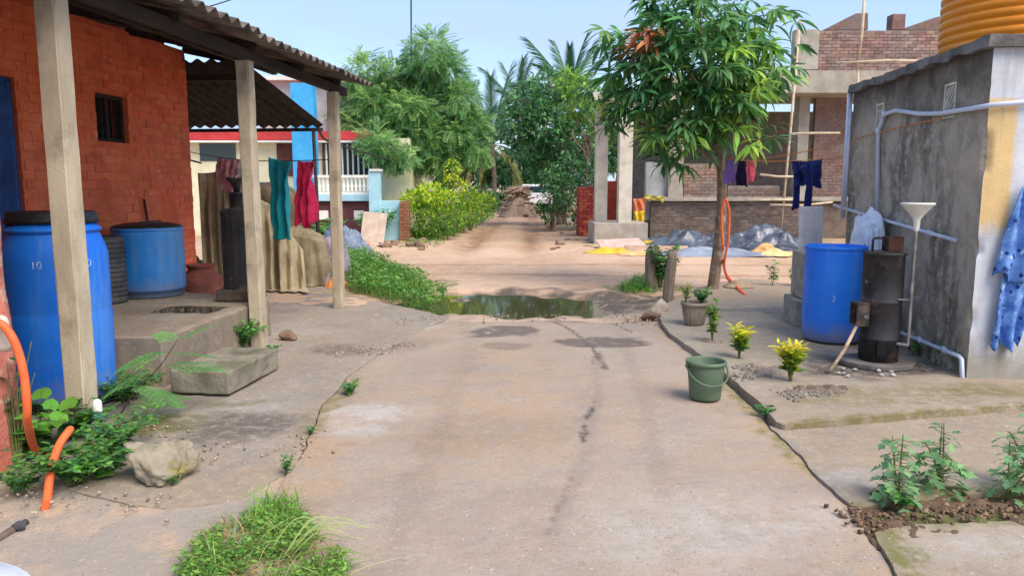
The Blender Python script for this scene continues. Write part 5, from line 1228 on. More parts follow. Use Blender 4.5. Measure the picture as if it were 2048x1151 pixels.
# printed cloth on the shed front
def printed(name):
    m, nt, b = nodes(name); n = NB(nt, 'Object')
    col = n.mix(n.rng(n.noise(9, 4), 0.4, 0.6), S(66, 108, 178), S(104, 146, 206))
    col = n.mix(n.math('SUBTRACT', 1.0, n.rng(n.voro(16, 'F1'), 0.20, 0.30)), col, S(28, 50, 116))
    col = n.mix(n.rng(n.noise(22, 3), 0.62, 0.68), col, S(176, 200, 236))
    n.L(col, b.inputs['Base Color']); b.inputs['Roughness'].default_value = 0.85; n.bump(b, n.noise(120, 3), 0.2, 0.003); return m
M_PRINT = printed('blue_printed_cloth')
pc = empty('printed_cloth', SHM @ Vector((0.30, -0.06, 0.25)), HR + R(1.2), label='blue printed cloth hanging on a nail on the white shed front', cat='cloth')
def hang_gather(name, top, wtop, wbot, z0, z1, seed, y, par, skew=0.0, rag=0.0, folds=5):
    V = []; nu, nv = 30, 30
    for j in range(nv + 1):
        t = j / nv; ww = wtop + (wbot - wtop) * (t ** 0.8)
        for i in range(nu + 1):
            s = i / nu - 0.5
            hem = rag * float(vn(np.array([s * 5.0]), np.array([1.0]), seed, seed)[0]) * t
            V.append((top + ww * s + skew * t, y - 0.03 * (0.2 + t) * math.sin(folds * 6.283 * (s + 0.5) + 1.5 * math.sin(2.5 * t + seed)) - 0.02 * abs(float(vn(np.array([s * 6]), np.array([t * 4]), seed, seed)[0])), z0 + (z1 - z0) * t + hem))
    n = nu + 1
    o = MB().add(V, [(j * n + i, j * n + i + 1, (j + 1) * n + i + 1, (j + 1) * n + i) for j in range(nv) for i in range(nu)], True).build(name, M_PRINT, par)
    o.modifiers.new('thick', 'SOLIDIFY').thickness = 0.004
hang_gather('upper_fold', -0.02, 0.06, 0.42, 1.20, 0.54, 3, -0.005, pc, 0.03, 0.06, 3)
hang_gather('lower_fold', 0.02, 0.30, 0.20, 0.72, 0.02, 7, 0.025, pc, -0.09, 0.08, 2)
MB().lathe([(0, 0), (0.008, 0), (0.008, 0.05), (0, 0.05)], 10, (-0.02, 0.02, 1.20), rot=(math.pi / 2, 0, 0)).build('nail', M_IRON, pc)
# old fence stumps by the puddle
M_GREYW2 = mat('weathered_wood', S(146, 130, 112), S(112, 98, 84), scale=6, rough=0.95, bump=0.8, bscale=18, bdist=0.012, stretch=(6, 6, 0.7))
def stump(loc, h, r, seed, label):
    V = []; F = []; n = 14; rs = random.Random(seed); ph = [rs.uniform(0.8, 1.15) for _ in range(n)]
    for i in range(9):
        z = -0.05 + (h + 0.05) * i / 8
        for k in range(n):
            a = 2 * math.pi * k / n; rr_ = r * ph[k] * (1.08 - 0.12 * i / 8)
            V.append((rr_ * math.cos(a) + 0.02 * math.sin(i * 0.5 + seed), rr_ * math.sin(a), z + (rs.uniform(-0.03, 0.03) if i == 8 else 0)))
    F = [(i * n + k, i * n + (k + 1) % n, (i + 1) * n + (k + 1) % n, (i + 1) * n + k) for i in range(8) for k in range(n)] + [tuple(range(8 * n, 9 * n))]
    return MB().add(V, F, True).build('wood_stump', M_GREYW2, None, loc=loc, label=label, cat='stump')
stump(G(1303, 580), 0.62, 0.085, 2, 'grey wooden fence stump under the leafy climber behind the puddle')
stump(G(1340, 604), 0.66, 0.068, 4, 'grey wooden fence stump nearest the ribbed pot')
rock('drain_stone', G(1322, 630) + Vector((0, 0.1, 0.06)), (0.26, 0.34, 0.24), mat('pale_drain_stone', S(186, 168, 150), S(152, 136, 122), scale=5, rough=0.95, bump=0.6, bscale=25), 44, 'pale stone at the corner of the yard by the stumps')
rock('drain_stone', G(1296, 636) + Vector((0, 0.0, 0.02)), (0.22, 0.2, 0.12), M_STONE, 45, 'low brown stone at the end of the yard kerb')
# ribbed flower pot
fp = G(1393, 652, YZ)
pot = empty('flower_pot', (fp.x, fp.y + 0.10, YZ), 0, label='grey ribbed flower pot on the yard before the mango tree', cat='pot')
V = []; n = 72; pr = [(0.0, 0.005), (0.082, 0.005), (0.092, 0.0), (0.100, 0.02), (0.118, 0.10), (0.128, 0.17), (0.131, 0.205)]
for (r_, z) in pr:
    for k in range(n):
        a = 2 * math.pi * k / n; f = 1 + (0.035 * math.cos(18 * a) if 0.01 < z < 0.2 else 0)
        V.append((r_ * f * math.cos(a), r_ * f * math.sin(a), z))
M_POT = mat('grey_clay', S(150, 134, 120), S(124, 110, 98), scale=6, rough=0.85, bump=0.3, dirt=S(180, 168, 150), dscale=6, dlo=0.55, dhi=0.75, dmax=0.5)
MB().add(V, [(i * n + k, i * n + (k + 1) % n, (i + 1) * n + (k + 1) % n, (i + 1) * n + k) for i in range(len(pr) - 1) for k in range(n)], True).build('pot_body', M_POT, pot)
MB().lathe([(0.130, 0.203), (0.146, 0.207), (0.150, 0.225), (0.146, 0.243), (0.134, 0.246), (0.126, 0.23), (0.118, 0.205)], 48).build('rim', M_POT, pot)
MB().lathe([(0.124, 0.215), (0.06, 0.224), (0, 0.222)], 32, wob=0.02).build('soil', M_SOIL, pot)
# hose loops on the mango trunk
M_RHOSE = mat('red_orange_hose', S(236, 84, 52), S(220, 66, 40), rough=0.45)
MB().tube(spline([A(1446, 520, 10.75), G(1452, 548, 0.05), G(1470, 570, 0.03), G(1490, 591, 0.03)], 6), 0.022, 10).build('red_hose', M_RHOSE, label='red hose trailing from the mango trunk over the yard', cat='hose')
MB().tube(spline([A(1446, 500, 10.70), A(1443, 430, 10.70), A(1450, 398, 10.70), A(1458, 425, 10.70), A(1456, 480, 10.70), A(1448, 525, 10.74)], 6), 0.019, 10).build('hose_coil', M_HOSE, label='orange hose loop hung on the mango trunk', cat='hose')
# tarps and rubbish before the unfinished house
def tarp_field(name, c, rx, ry, h, m, seed, label, res=70, fr=1.6, cre=0.22, cat='tarp'):
    s = np.linspace(-1, 1, res); U, W = np.meshgrid(s, s, indexing='ij'); r_ = np.sqrt(U * U + W * W)
    k = np.where(r_ > 0, np.maximum(np.abs(U), np.abs(W)) / np.maximum(r_, 1e-6), 1); U2, W2 = U * (1 / np.maximum(1, 1)) * k, W * k     # square to disc
    rr = np.sqrt(U2 ** 2 + W2 ** 2)
    edge = 1 + 0.22 * fbm(U2 * 2, W2 * 2, 3, seed, 3)
    X = rx * U2 * edge; Y = ry * W2 * edge
    rid = 0; rs_ = np.random.default_rng(seed); wp_ = fbm(X * 0.7, Y * 0.7, 1, seed + 1, 3)
    for k_ in range(5):                      # straight creases at many angles, as in crushed plastic
        an = rs_.uniform(0, 3.14); f_ = fr * (0.28 + 0.24 * k_); ph1 = f_ * (X * math.cos(an) + Y * math.sin(an)) + rs_.uniform(0, 1) + 0.5 * wp_
        rid = rid + (np.cos(np.abs(ph1 - np.floor(ph1) - 0.5) * math.pi) * 1.6 - 0.9) / (1 + 0.8 * k_)
    rid = rid / 1.8; rid2 = 0.6 * fbm(X * 4, Y * 4, 0, seed + 5, 2)
    env = 1 - sstep(0.55 if cat == 'sack' else 0.35, 1.0, rr)
    Z = h * env * (0.65 + 0.5 * fbm(X * 0.9, Y * 0.9, 0, seed + 3, 3)) + (cre * rid + cre * 0.4 * rid2) * (0.15 + 0.85 * env) * 0.8
    X = X + 0.10 * fbm(X * 2.5, Y * 2.5, 5, seed + 7, 3); Y = Y + 0.10 * fbm(X * 2.5, Y * 2.5, 8, seed + 9, 3)
    Z = np.maximum(Z, 0) + 0.012
    Z = np.where(rr > 0.97, 0.012, Z)
    i = np.arange(U.size).reshape(U.shape)
    q = np.stack([i[:-1, :-1].ravel(), i[1:, :-1].ravel(), i[1:, 1:].ravel(), i[:-1, 1:].ravel()], 1)
    o = link(name, fast_mesh(name, np.stack([X.ravel(), Y.ravel(), Z.ravel()], 1), q, True), m, loc=c, label=label, cat=cat)
    o.modifiers.new('thick', 'SOLIDIFY').thickness = 0.006; return o
M_TARPD = mat('dark_grey_tarp', S(92, 100, 114), S(52, 58, 70), scale=3, rough=0.32, spec=0.6, bump=0.4, bscale=16, bdist=0.02, dirt=S(150, 150, 156), dscale=4, dlo=0.56, dhi=0.7, dmax=0.6)
M_YEL = mat('yellow_tarp', S(222, 190, 54), S(198, 160, 40), scale=3, rough=0.5, bump=0.3, bscale=20, dirt=S(200, 180, 130), dscale=4, dlo=0.5, dhi=0.75, dmax=0.6)
def gx_(px, py): p = G(px, py); return (p.x, p.y, 0.025)
tarp_field('tarp', gx_(1390, 494), 1.4, 1.4, 0.42, M_TARPD, 261, 'large crumpled dark grey tarp spread left of the mango trunk', 110, 1.9, 0.34)
tarp_field('tarp', gx_(1530, 496), 1.35, 1.3, 0.36, M_TARPD, 264, 'crumpled dark grey tarp spread right of the mango trunk', 110, 2.1, 0.32)
tarp_field('tarp', gx_(1425, 512), 1.5, 0.6, 0.10, mat('pale_blue_tarp', S(150, 158, 172), S(120, 128, 144), scale=2, rough=0.35, spec=0.5, bump=0.3, bscale=20), 267, 'flat pale blue edge of tarp on the dirt road', 70, 3.0, 0.12)
tarp_field('tarp', gx_(1225, 507), 0.60, 0.42, 0.08, M_YEL, 270, 'flat yellow tarp at the verge before the columns', 44, 2.4, 0.12)
tarp_field('tarp', gx_(1270, 512), 0.34, 0.26, 0.06, mat('peach_sheet', S(234, 190, 140), S(210, 160, 108), scale=3, rough=0.6), 272, 'peach plastic sheet beside the yellow tarp', 36, 2.6, 0.10)
tarp_field('tarp', gx_(1555, 512), 0.42, 0.36, 0.10, mat('pale_yellow_sheet', S(226, 212, 150), S(200, 184, 120), scale=3, rough=0.6), 274, 'pale yellow sheet in front of the dark tarp', 36, 2.6, 0.12)
tarp_field('tarp', gx_(1530, 506), 0.34, 0.30, 0.22, mat('tan_sheet', S(226, 176, 116), S(196, 140, 84), scale=3, rough=0.6), 276, 'tan sack poking out between the dark tarps', 36, 2.6, 0.12)
plate('board', 1255, 488, 17.2, 1.1, 0.8, R(-74), R(10), mat('pink_board', S(214, 182, 170), S(190, 156, 144), scale=4, rough=0.85), 'pinkish board lying before the concrete columns', 'board')
plate('board', 1310, 490, 16.9, 1.4, 0.35, R(-66), R(-14), mat('pale_wood_board', S(190, 160, 136), S(160, 130, 106), scale=4, rough=0.85), 'long wooden board lying by the crumpled dark tarp', 'board')
hung('orange_sheet', A(1266, 397, 20.55), A(1291, 395, 20.55), 0.36, mat('orange_sheet', S(222, 138, 94), S(200, 108, 70), scale=4, rough=0.8), 21, 'orange sheet draped over the plinth behind the front column', 'sheet', 2, 0.05, 0.1, 0.2)
hung('yellow_sheet', A(1268, 422, 20.5), A(1290, 420, 20.5), 0.5, M_YEL, 22, 'yellow sheet hanging below the orange one behind the front column', 'sheet', 2, 0.05, 0.1, 0.2)
tarp_field('sack', (A(1306, 450, 18.6).x, 18.6, 0.02), 0.34, 0.34, 0.14, M_YEL, 281, 'yellow sack slumped between the front column and dark tarp', 44, 2.2, 0.14, 'sack')
hung('olive_sheet', A(1288, 388, 20.62), A(1328, 392, 20.62), 0.14, mat('olive_sheet', S(196, 186, 96), S(170, 160, 80), scale=4, rough=0.8), 23, 'olive yellow sheet on the ledge of the unfinished house', 'sheet', 2, 0.05, 0.1, 0.3)
# sand heap on the yard
drape('sand_heap', (G(1478, 575).x, G(1478, 575).y, 0.02), 0.22, 0.2, 0.085, M_SOIL if False else mat('sand', S(170, 150, 124), S(146, 126, 102), scale=8, rough=0.95), 285, 5, 0.03, 0.3, label='small heap of sand on the yard by the red hose', cat='heap', crumple=0.02)
# wood pile far down the lane
wp = empty('wood_pile', (0.28, 37.5, 0), 0, label='big pile of cut branches at the far end of the dirt lane', cat='wood pile')
M_LOG = mat('dry_branch', S(162, 142, 122), S(122, 102, 86), scale=3, rough=0.95, orand=0.25)
lm = []
for k in range(4):
    me = MB().tube([(-0.5, 0, 0), (0, 0.03, 0.02), (0.5, 0, 0)], [0.05, 0.045, 0.035], 6).mesh('branch'); me.materials.append(M_LOG); lm.append(me)
for k in range(130):
    z = random.uniform(0.03, 1.0) ** 1.1 * 1.4; w_ = 0.8 * (1 - z / 1.8); a = random.uniform(0, 6.28)
    link('branch', random.choice(lm), None, wp, loc=(random.uniform(-w_, w_), random.uniform(-w_, w_), z), rot=(0, random.uniform(-0.5, 0.5), a), scale=(random.uniform(0.6, 1.3),) * 3)
MB().lathe([(0.95, 0), (0.7, 0.5), (0.4, 0.95), (0, 1.2)], 14, wob=0.1).build('pile_core', M_LOG, wp)
# small truck parked beyond
tr = empty('parked_truck', (1.42, 40.5, 0.0), R(4), label='white pickup truck parked in the shade behind the wood pile', cat='truck')
M_TRW = mat('white_vehicle_paint', S(220, 220, 222), S(204, 204, 208), scale=2, rough=0.3, spec=0.5, bump=0)
MB().box((0, 0.9, 0.85), (1.5, 1.8, 0.55)).build('cargo_bed', M_TRW, tr, bevel=0.03)
cb = MB(); cb.prism([(-0.9, 0.55), (0.75, 0.55), (0.75, 0.95), (0.35, 1.55), (-0.85, 1.6)], -0.72, 0.72, Matrix.Translation((0, 2.7, 0)) @ Matrix(((0, 0, 1, 0), (1, 0, 0, 0), (0, 1, 0, 0), (0, 0, 0, 1)))); cb.build('cab', M_TRW, tr, bevel=0.04)
MB().box((0, 1.80, 1.3), (1.2, 0.03, 0.36)).build('rear_window', M_GLASS, tr)
for sx_ in (-0.62, 0.62):
    for yy in (0.55, 3.0):
        wo = MB().lathe([(0.12, -0.09), (0.28, -0.09), (0.30, -0.05), (0.30, 0.05), (0.28, 0.09), (0.12, 0.09)], 20, (sx_, yy, 0.30), rot=(0, math.pi / 2, 0)).build('wheel', mat('tyre', S(36, 34, 34), S(28, 26, 26), rough=0.9) if sx_ < 0 and yy < 1 else bpy.data.materials['tyre'], tr)
    MB().box((sx_ * 1.05, -0.01, 0.85), (0.12, 0.04, 0.16)).build('tail_light', M_REDBAND, tr)
# cables
MB().tube(spline([HL(-1.1, 7.4, 2.38), A(660, 284, 14), A(742, 309, 18.5), A(795, 326, 22.5)], 6), 0.022, 6).build('cable', M_IRON, label='dark cable sagging from the lean-to roof to the neem trunk', cat='cable')
MB().tube(spline([A(380, 22, 15), A(430, 10, 15.6), A(520, -20, 16.5)], 4), 0.012, 6).build('overhead_cable', M_IRON, label='overhead cable crossing the sky above the veranda roof', cat='cable')
MB().tube([Vector((A(823, 400, 27.0).x, 27, 0)), A(822, -30, 27)], 0.03, 6).build('antenna_pole', M_IRON, label='thin tall pole rising behind the neem tree', cat='pole')

# ================================================================== PLANTS
def leaf_tpl(segs=4, w=0.22, droop=0.25, fold=0.25, tip=0.9, peak=0.4, wave=0.0):
    """a leaf along +x (length 1), mid-rib and two sides"""
    V = []; F = []
    for i in range(segs + 1):
        t = i / segs
        ww = w / 2 * (math.sin(math.pi * min(1, t / (2 * peak))) if t < peak else math.cos((t - peak) / (1 - peak) * math.pi / 2) ** tip)
        ww = max(ww, 0.004)
        x = t * (1 - 0.12 * droop * t); z = -droop * t * t
        V += [(x, -ww, z + fold * ww + wave * math.sin(9 * t)), (x, 0, z), (x, ww, z + fold * ww - wave * math.sin(9 * t))]
    for i in range(segs):
        a = i * 3; F += [(a, a + 3, a + 4, a + 1), (a + 1, a + 4, a + 5, a + 2)]
    return np.array(V), np.array(F)
def heart_tpl():
    V = [(0, 0, 0), (-0.12, -0.28, 0.03), (0.18, -0.46, 0.06), (0.62, -0.30, 0.02), (1.0, 0, -0.18), (0.62, 0.30, 0.02), (0.18, 0.46, 0.06), (-0.12, 0.28, 0.03), (0.3, 0, -0.02), (0.65, 0, -0.06)]
    F = [(0, 1, 2, 8), (8, 2, 3, 9), (9, 3, 4, 4), (0, 8, 6, 7), (8, 9, 5, 6), (9, 4, 4, 5)]
    V.append((1.0, 0.01, -0.18)); F = [(0, 1, 2, 8), (8, 2, 3, 9), (9, 3, 4, 10), (0, 8, 6, 7), (8, 9, 5, 6), (9, 10, 10, 5)]
    F = [f for f in F if len(set(f)) == 4]; F.append((9, 4, 10, 5))
    return np.array(V, float), np.array(F)
def spray_tpl(n=8, ll=0.28, w=0.09, droop=0.35, twig=True):
    """a pinnate twig: pairs of leaflets along +x"""
    V = []; F = []
    for i in range(n):
        t = (i + 0.7) / n; x, z = t, -droop * t * t
        for sgn in (-1, 1):
            a = sgn * (1.15 - 0.5 * t); l = ll * (0.75 + 0.5 * math.sin(math.pi * t)); ca, sa = math.cos(a), math.sin(a); b = len(V)
            pts = [(0, 0), (0.45 * l, -w / 2), (l, 0), (0.45 * l, w / 2)]
            for (u, v_) in pts: V.append((x + u * ca - v_ * sa, u * sa + v_ * ca, z - 0.25 * u - 0.05 * abs(v_)))
            F.append((b, b + 1, b + 2, b + 3))
    return np.array(V), np.array(F)
def basis(D, roll, up=(0, 0, 1)):
    D = D / np.maximum(np.linalg.norm(D, axis=1, keepdims=True), 1e-9)
    U = np.broadcast_to(np.array(up, float), D.shape); Sd = np.cross(U, D); nn = np.linalg.norm(Sd, axis=1, keepdims=True)
    Sd = np.where(nn < 1e-4, np.array([[0, 1.0, 0]]), Sd / np.maximum(nn, 1e-9)); Nn = np.cross(D, Sd)
    c, s = np.cos(roll)[:, None], np.sin(roll)[:, None]
    return D, Sd * c + Nn * s, Nn * c - Sd * s
def scatter(tpl, P, D, scale, roll):
    V, F = tpl; x, y, z = basis(D, roll); N = len(P)
    W = P[:, None] + scale[:, None, None] * (V[None, :, :1] * x[:, None] + V[None, :, 1:2] * y[:, None] + V[None, :, 2:3] * z[:, None])
    return W.reshape(-1, 3), (F[None] + (np.arange(N) * len(V))[:, None, None]).reshape(-1, F.shape[1])
def foliage(name, parts, mats, parent, kind='stuff', smooth=False):
    """parts: list of (V, F, material index)"""
    Vs, Fs, Ms, n = [], [], [], 0
    for V, F, mi in parts:
        if len(V) == 0: continue
        Vs.append(V); Fs.append(F + n); Ms.append(np.full(len(F), mi)); n += len(V)
    me = fast_mesh(name, np.concatenate(Vs), np.concatenate(Fs), smooth)
    for m in mats: me.materials.append(m)
    if len(mats) > 1: me.polygons.foreach_set('material_index', np.concatenate(Ms).astype(np.int32)); me.update()
    return link(name, me, None, parent, kind=kind)
def rand_dirs(n, zlo=-1, zhi=1):
    a = RNG.uniform(0, 2 * np.pi, n); z = RNG.uniform(zlo, zhi, n); r = np.sqrt(np.maximum(0, 1 - z * z)); return np.stack([r * np.cos(a), r * np.sin(a), z], 1)
def clump_points(c, rad, n, seed, hollow=0.55):
    """points through an uneven lump, denser to its outside"""
    d = rand_dirs(n); r = (hollow + (1 - hollow) * RNG.random(n) ** 0.6) * (1 + 0.42 * fbm(d[:, 0] * 2.2 + seed, d[:, 1] * 2.2, d[:, 2] * 2.2, seed, 3))
    return np.array(c)[None] + d * r[:, None] * np.array(rad)[None], d
M_BARK = mat('grey_bark', S(152, 130, 110), S(112, 94, 78), scale=9, rough=0.95, bump=0.8, bscale=24, bdist=0.016, coord='World', stretch=(3, 3, 0.8), dirt=S(170, 162, 146), dscale=7, dlo=0.52, dhi=0.64, dmax=0.7)
def wander(a, b, k=6, amp=0.06, seed=0):
    a, b = Vector(a), Vector(b); L = (b - a).length; rs = random.Random(seed)
    return spline([a] + [a.lerp(b, i / k) + Vector((rs.gauss(0, amp * L), rs.gauss(0, amp * L), rs.gauss(0, amp * L * 0.6))) for i in range(1, k)] + [b], 3)
def limb(mb, a, b, r0, r1, seed, amp=0.05, n=8):
    p = wander(a, b, 4, amp, seed); k = len(p); mb.tube(p, [r0 + (r1 - r0) * i / (k - 1) for i in range(k)], n); return p

# ---------------------------------------------------------------- mango tree
mb_ = G(1430, 578); mb_.z = 0.0
mango = empty('mango_tree', mb_, 0, label='young mango tree with long drooping leaves and a bare leaning trunk', cat='tree')
ml = lambda px, py, dy=0.0: A(px, py, 10.92 + dy) - mb_
tp = spline([ml(1424, 590), ml(1428, 560), ml(1436, 500), ml(1441, 440), ml(1444, 380), ml(1442, 320), ml(1436, 270), ml(1420, 220)], 4)
rr_ = [0.135, 0.11, 0.095] + [0.085 - 0.0011 * i for i in range(len(tp) - 3)]
MB().tube(tp, rr_, 14).build('trunk', M_BARK, mango)
lim = MB(); fork = [tp[-1], tp[-4], tp[-7], tp[-9]]
for i, (px, py, dy) in enumerate([(1260, 120, -.5), (1330, 30, .2), (1400, 10, -.3), (1500, 60, .3), (1550, 150, -.3), (1520, 240, -.5), (1250, 220, .3), (1320, 250, -.6), (1400, 100, -.8), (1450, 180, .8), (1230, 160, .6), (1560, 90, .5), (1480, 270, .6)]):
    limb(lim, fork[i % 4], ml(px, py, dy), 0.045, 0.010, i, 0.06, 6)
lim.build('limbs', M_BARK, mango)
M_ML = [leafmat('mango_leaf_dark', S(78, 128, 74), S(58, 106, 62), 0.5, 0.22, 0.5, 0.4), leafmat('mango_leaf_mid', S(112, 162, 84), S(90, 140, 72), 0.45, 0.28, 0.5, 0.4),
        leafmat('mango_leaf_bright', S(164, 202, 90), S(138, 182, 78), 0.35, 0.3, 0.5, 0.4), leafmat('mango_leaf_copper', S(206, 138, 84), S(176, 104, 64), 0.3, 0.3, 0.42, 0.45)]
cc = np.array(ml(1378, 136)); NW = 440
d = rand_dirs(NW); rad = np.array([1.24, 1.18, 1.18])
rr_ = (0.35 + 0.65 * RNG.random(NW) ** 0.5) * (1 + 0.50 * fbm(d[:, 0] * 2.8, d[:, 1] * 2.8, d[:, 2] * 2.8, 505, 3))
WP = cc + d * rr_[:, None] * rad
WP[:, 0] += 0.10 * (WP[:, 2] - cc[2])
WP[:, 2] += np.where(WP[:, 0] < cc[0] - 0.5, 0.10, -0.04)
extra = np.array([ml(1230, 220), ml(1215, 250, -.2), ml(1300, 270, -.4), ml(1520, 280, -.3), ml(1540, 250, .1), ml(1545, 275, -.2), ml(1500, 290, -.5), ml(1535, 90, -.2), ml(1545, 50, .1), ml(1540, 150, .1), ml(1210, 60, -.1), ml(1205, 90, .2), ml(1310, 20, 0.0), ml(1340, 0, .2), ml(1420, -10, -.2), ml(1500, 0, .1), ml(1350, 285, .3)])
WP = np.concatenate([WP, extra]); d = np.concatenate([d, rand_dirs(len(extra), -0.4, 0.3)])
LP, LD, LS, LR, LM = [], [], [], [], []
for i in range(len(WP)):
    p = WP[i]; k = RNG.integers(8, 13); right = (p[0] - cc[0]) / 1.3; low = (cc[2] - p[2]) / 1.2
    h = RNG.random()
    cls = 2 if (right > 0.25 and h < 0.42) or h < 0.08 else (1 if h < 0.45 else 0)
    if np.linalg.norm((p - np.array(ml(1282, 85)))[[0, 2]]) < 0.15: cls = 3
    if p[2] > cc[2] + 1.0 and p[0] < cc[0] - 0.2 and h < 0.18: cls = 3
    out = np.array([d[i][0], d[i][1], 0.15 * d[i][2]]); az0 = RNG.uniform(0, 6.28)
    for j in range(k):
        az = az0 + j * 2.4; el = RNG.uniform(-0.75, 0.45)
        v = np.array([math.cos(az) * math.cos(el), math.sin(az) * math.cos(el), math.sin(el)]) + 0.55 * out
        LP.append(p + 0.03 * v); LD.append(v); LS.append(0.13 + 0.22 * RNG.random() ** 0.7); LR.append(RNG.normal(0, 0.35)); LM.append(cls)
LP, LD, LS, LR, LM = map(np.array, (LP, LD, LS, LR, LM))
tpls = [leaf_tpl(4, 0.215, dr, 0.3, 0.8, 0.42) for dr in (0.22, 0.38, 0.55)]
front = np.argsort(LP[:, 1] - 0.15 * np.abs(LP[:, 0] - cc[0]))[:300]
isf = np.zeros(len(LP), bool); isf[front] = True
meshes = {}
for ti, (V, F) in enumerate(tpls):
    for mi in range(4):
        me = fast_mesh('leaf', V, F, True); me.materials.append(M_ML[mi]); meshes[ti, mi] = me
bx_, by_, bz_ = basis(LD, LR)
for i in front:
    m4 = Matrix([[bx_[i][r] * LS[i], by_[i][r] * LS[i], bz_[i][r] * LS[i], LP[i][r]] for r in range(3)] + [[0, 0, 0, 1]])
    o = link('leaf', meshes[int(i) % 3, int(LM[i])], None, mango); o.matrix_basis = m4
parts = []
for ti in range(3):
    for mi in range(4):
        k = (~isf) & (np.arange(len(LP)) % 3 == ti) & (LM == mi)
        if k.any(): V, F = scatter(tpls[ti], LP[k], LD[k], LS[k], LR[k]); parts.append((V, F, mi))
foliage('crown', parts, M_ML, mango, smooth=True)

# ---------------------------------------------------------------- trees behind
def leafy_tree(name, base, Y, trunk_px, clumps, mats, tpl, scale, label, n_per, droop=0.2, rt=0.09, classes=None, stems=1, hollow=0.45, cat='tree', group=None):
    """clumps: (px, py, dy, radius in m, squash)"""
    e = empty(name, base, 0, label=label, cat=cat, group=group); b = Vector(base)
    loc = [(A(px, py, Y + dy) - b, r, sq) for px, py, dy, r, sq in clumps]
    t = MB(); tops = []
    for s in range(stems):
        off = Vector((random.uniform(-0.35, 0.35), random.uniform(-0.2, 0.2), 0)) if s else Vector((0, 0, 0))
        top = A(trunk_px[0] + s * 14 - 7 * (stems - 1), trunk_px[1], Y) - b
        tops.append(limb(t, off + Vector((0, 0, -0.05)), top, rt, rt * 0.6, s + 3, 0.03, 10))
    for i, (c, r, sq) in enumerate(loc):
        p = tops[i % stems]; limb(t, p[int(len(p) * random.uniform(0.6, 0.95))], c, rt * 0.5, rt * 0.12, 40 + i, 0.07, 6)
        for j in range(4):
            v = rand_dirs(1, -0.3, 1)[0] * r * 0.75; limb(t, c, c + Vector(v), rt * 0.14, rt * 0.05, 80 + i * 5 + j, 0.08, 4)
    t.build('trunk', M_BARK, e)
    prt = [[] for _ in mats]
    for i, (c, r, sq) in enumerate(loc):
        n = int(n_per * r * r)
        P, dd = clump_points(c, (r, r * 0.95, r * sq), n, 600 + i * 3, hollow)
        D = dd * 0.8 + rand_dirs(n) * 0.7; D[:, 2] -= droop
        # leaf tone: random, paler towards the top of each clump
        tone = RNG.random(n) + 0.25 * dd[:, 2]
        cl = np.zeros(n, int) if len(mats) == 1 else np.clip((tone * len(mats) * 0.85).astype(int), 0, len(mats) - 1)
        for mi in range(len(mats)):
            k = cl == mi
            if k.any(): V, F = scatter(tpl, P[k], D[k], RNG.uniform(0.7, 1.3, k.sum()) * scale, RNG.normal(0, 0.6, k.sum())); prt[mi].append((V, F, mi))
    foliage('crown', [q for l in prt for q in l], mats, e)
    return e
M_NEEM = [leafmat('neem_leaf_deep', S(98, 142, 88), S(80, 124, 76), 0.35, 0.35), leafmat('neem_leaf', S(130, 172, 104), S(112, 154, 92), 0.3, 0.4), leafmat('neem_leaf_pale', S(168, 200, 124), S(148, 184, 108), 0.25, 0.4)]
leafy_tree('neem_tree', (A(815, 400, 23.6).x, 23.6, 0), 23.6, (815, 300),
           [(735, 150, 0, .62, 1.1), (742, 205, -.3, .6, .9), (790, 165, .3, .6, 1.0), (860, 110, 0, .72, 1.0), (895, 150, .3, .62, 1.0), (820, 225, -.5, .7, .8), (885, 215, .4, .75, .9), (925, 205, 0, .55, .9), (720, 265, -.2, .6, .7), (775, 275, .4, .6, .7), (850, 280, -.3, .7, .7), (905, 270, 0, .7, .75), (945, 255, .2, .5, .7), (700, 215, 0.3, .45, .9), (835, 165, 0.5, .6, .9), (690, 295, 0, .4, .6), (880, 320, -.2, .6, .6), (730, 305, -.4, .45, .6), (775, 318, -.5, .4, .6), (940, 300, 0, .5, .6), (765, 295, -2.0, .42, .6), (795, 310, -1.8, .38, .6), (745, 275, -1.9, .36, .6)],
           M_NEEM, spray_tpl(7, 0.30, 0.10, 0.4), 0.36, 'large feathery neem tree behind the clipped hedge and pale blue wall', 820, 0.35, 0.10, stems=3, hollow=0.25)
M_BROAD = [leafmat('broad_leaf_deep', S(72, 116, 76), S(58, 100, 64), 0.35, 0.3, 0.45), leafmat('broad_leaf', S(108, 154, 92), S(90, 134, 80), 0.35, 0.3, 0.45)]
lt = leaf_tpl(2, 0.42, 0.2, 0.3, 0.8, 0.4)
leafy_tree('broadleaf_tree', (A(1120, 440, 29).x, 29.0, 0), 29.0, (1118, 330),
           [(1060, 205, 0, .9, .9), (1035, 250, -.3, .75, .9), (1095, 180, .4, .9, .8), (1090, 250, -.5, 1.0, .9), (1140, 215, 0, .9, .9), (1130, 290, -.4, 1.0, .9), (1060, 300, 0, .8, .8), (1165, 270, .3, .9, .9), (1100, 340, -.3, .8, .8), (1165, 340, -.2, .8, .9)],
           M_BROAD, lt, 0.24, 'dense dark broadleaf tree right of the dirt lane', 780, 0.25, 0.14, stems=2)
M_LIME = [leafmat('lime_leaf', S(110, 152, 66), S(92, 134, 58), 0.3, 0.35), leafmat('lime_leaf_pale', S(150, 186, 84), S(128, 168, 72), 0.3, 0.4)]
leafy_tree('lime_green_tree', (A(1165, 440, 25.5).x, 25.5, 0), 25.5, (1165, 260),
           [(1135, 165, 0, .5, .9), (1165, 180, -.3, .6, .9), (1190, 215, .2, .55, .9), (1150, 215, .4, .5, .8), (1210, 260, 0, .6, .8)], M_LIME, lt, 0.20, 'pale lime green tree between the broadleaf tree and the columns', 900, 0.3, 0.07)
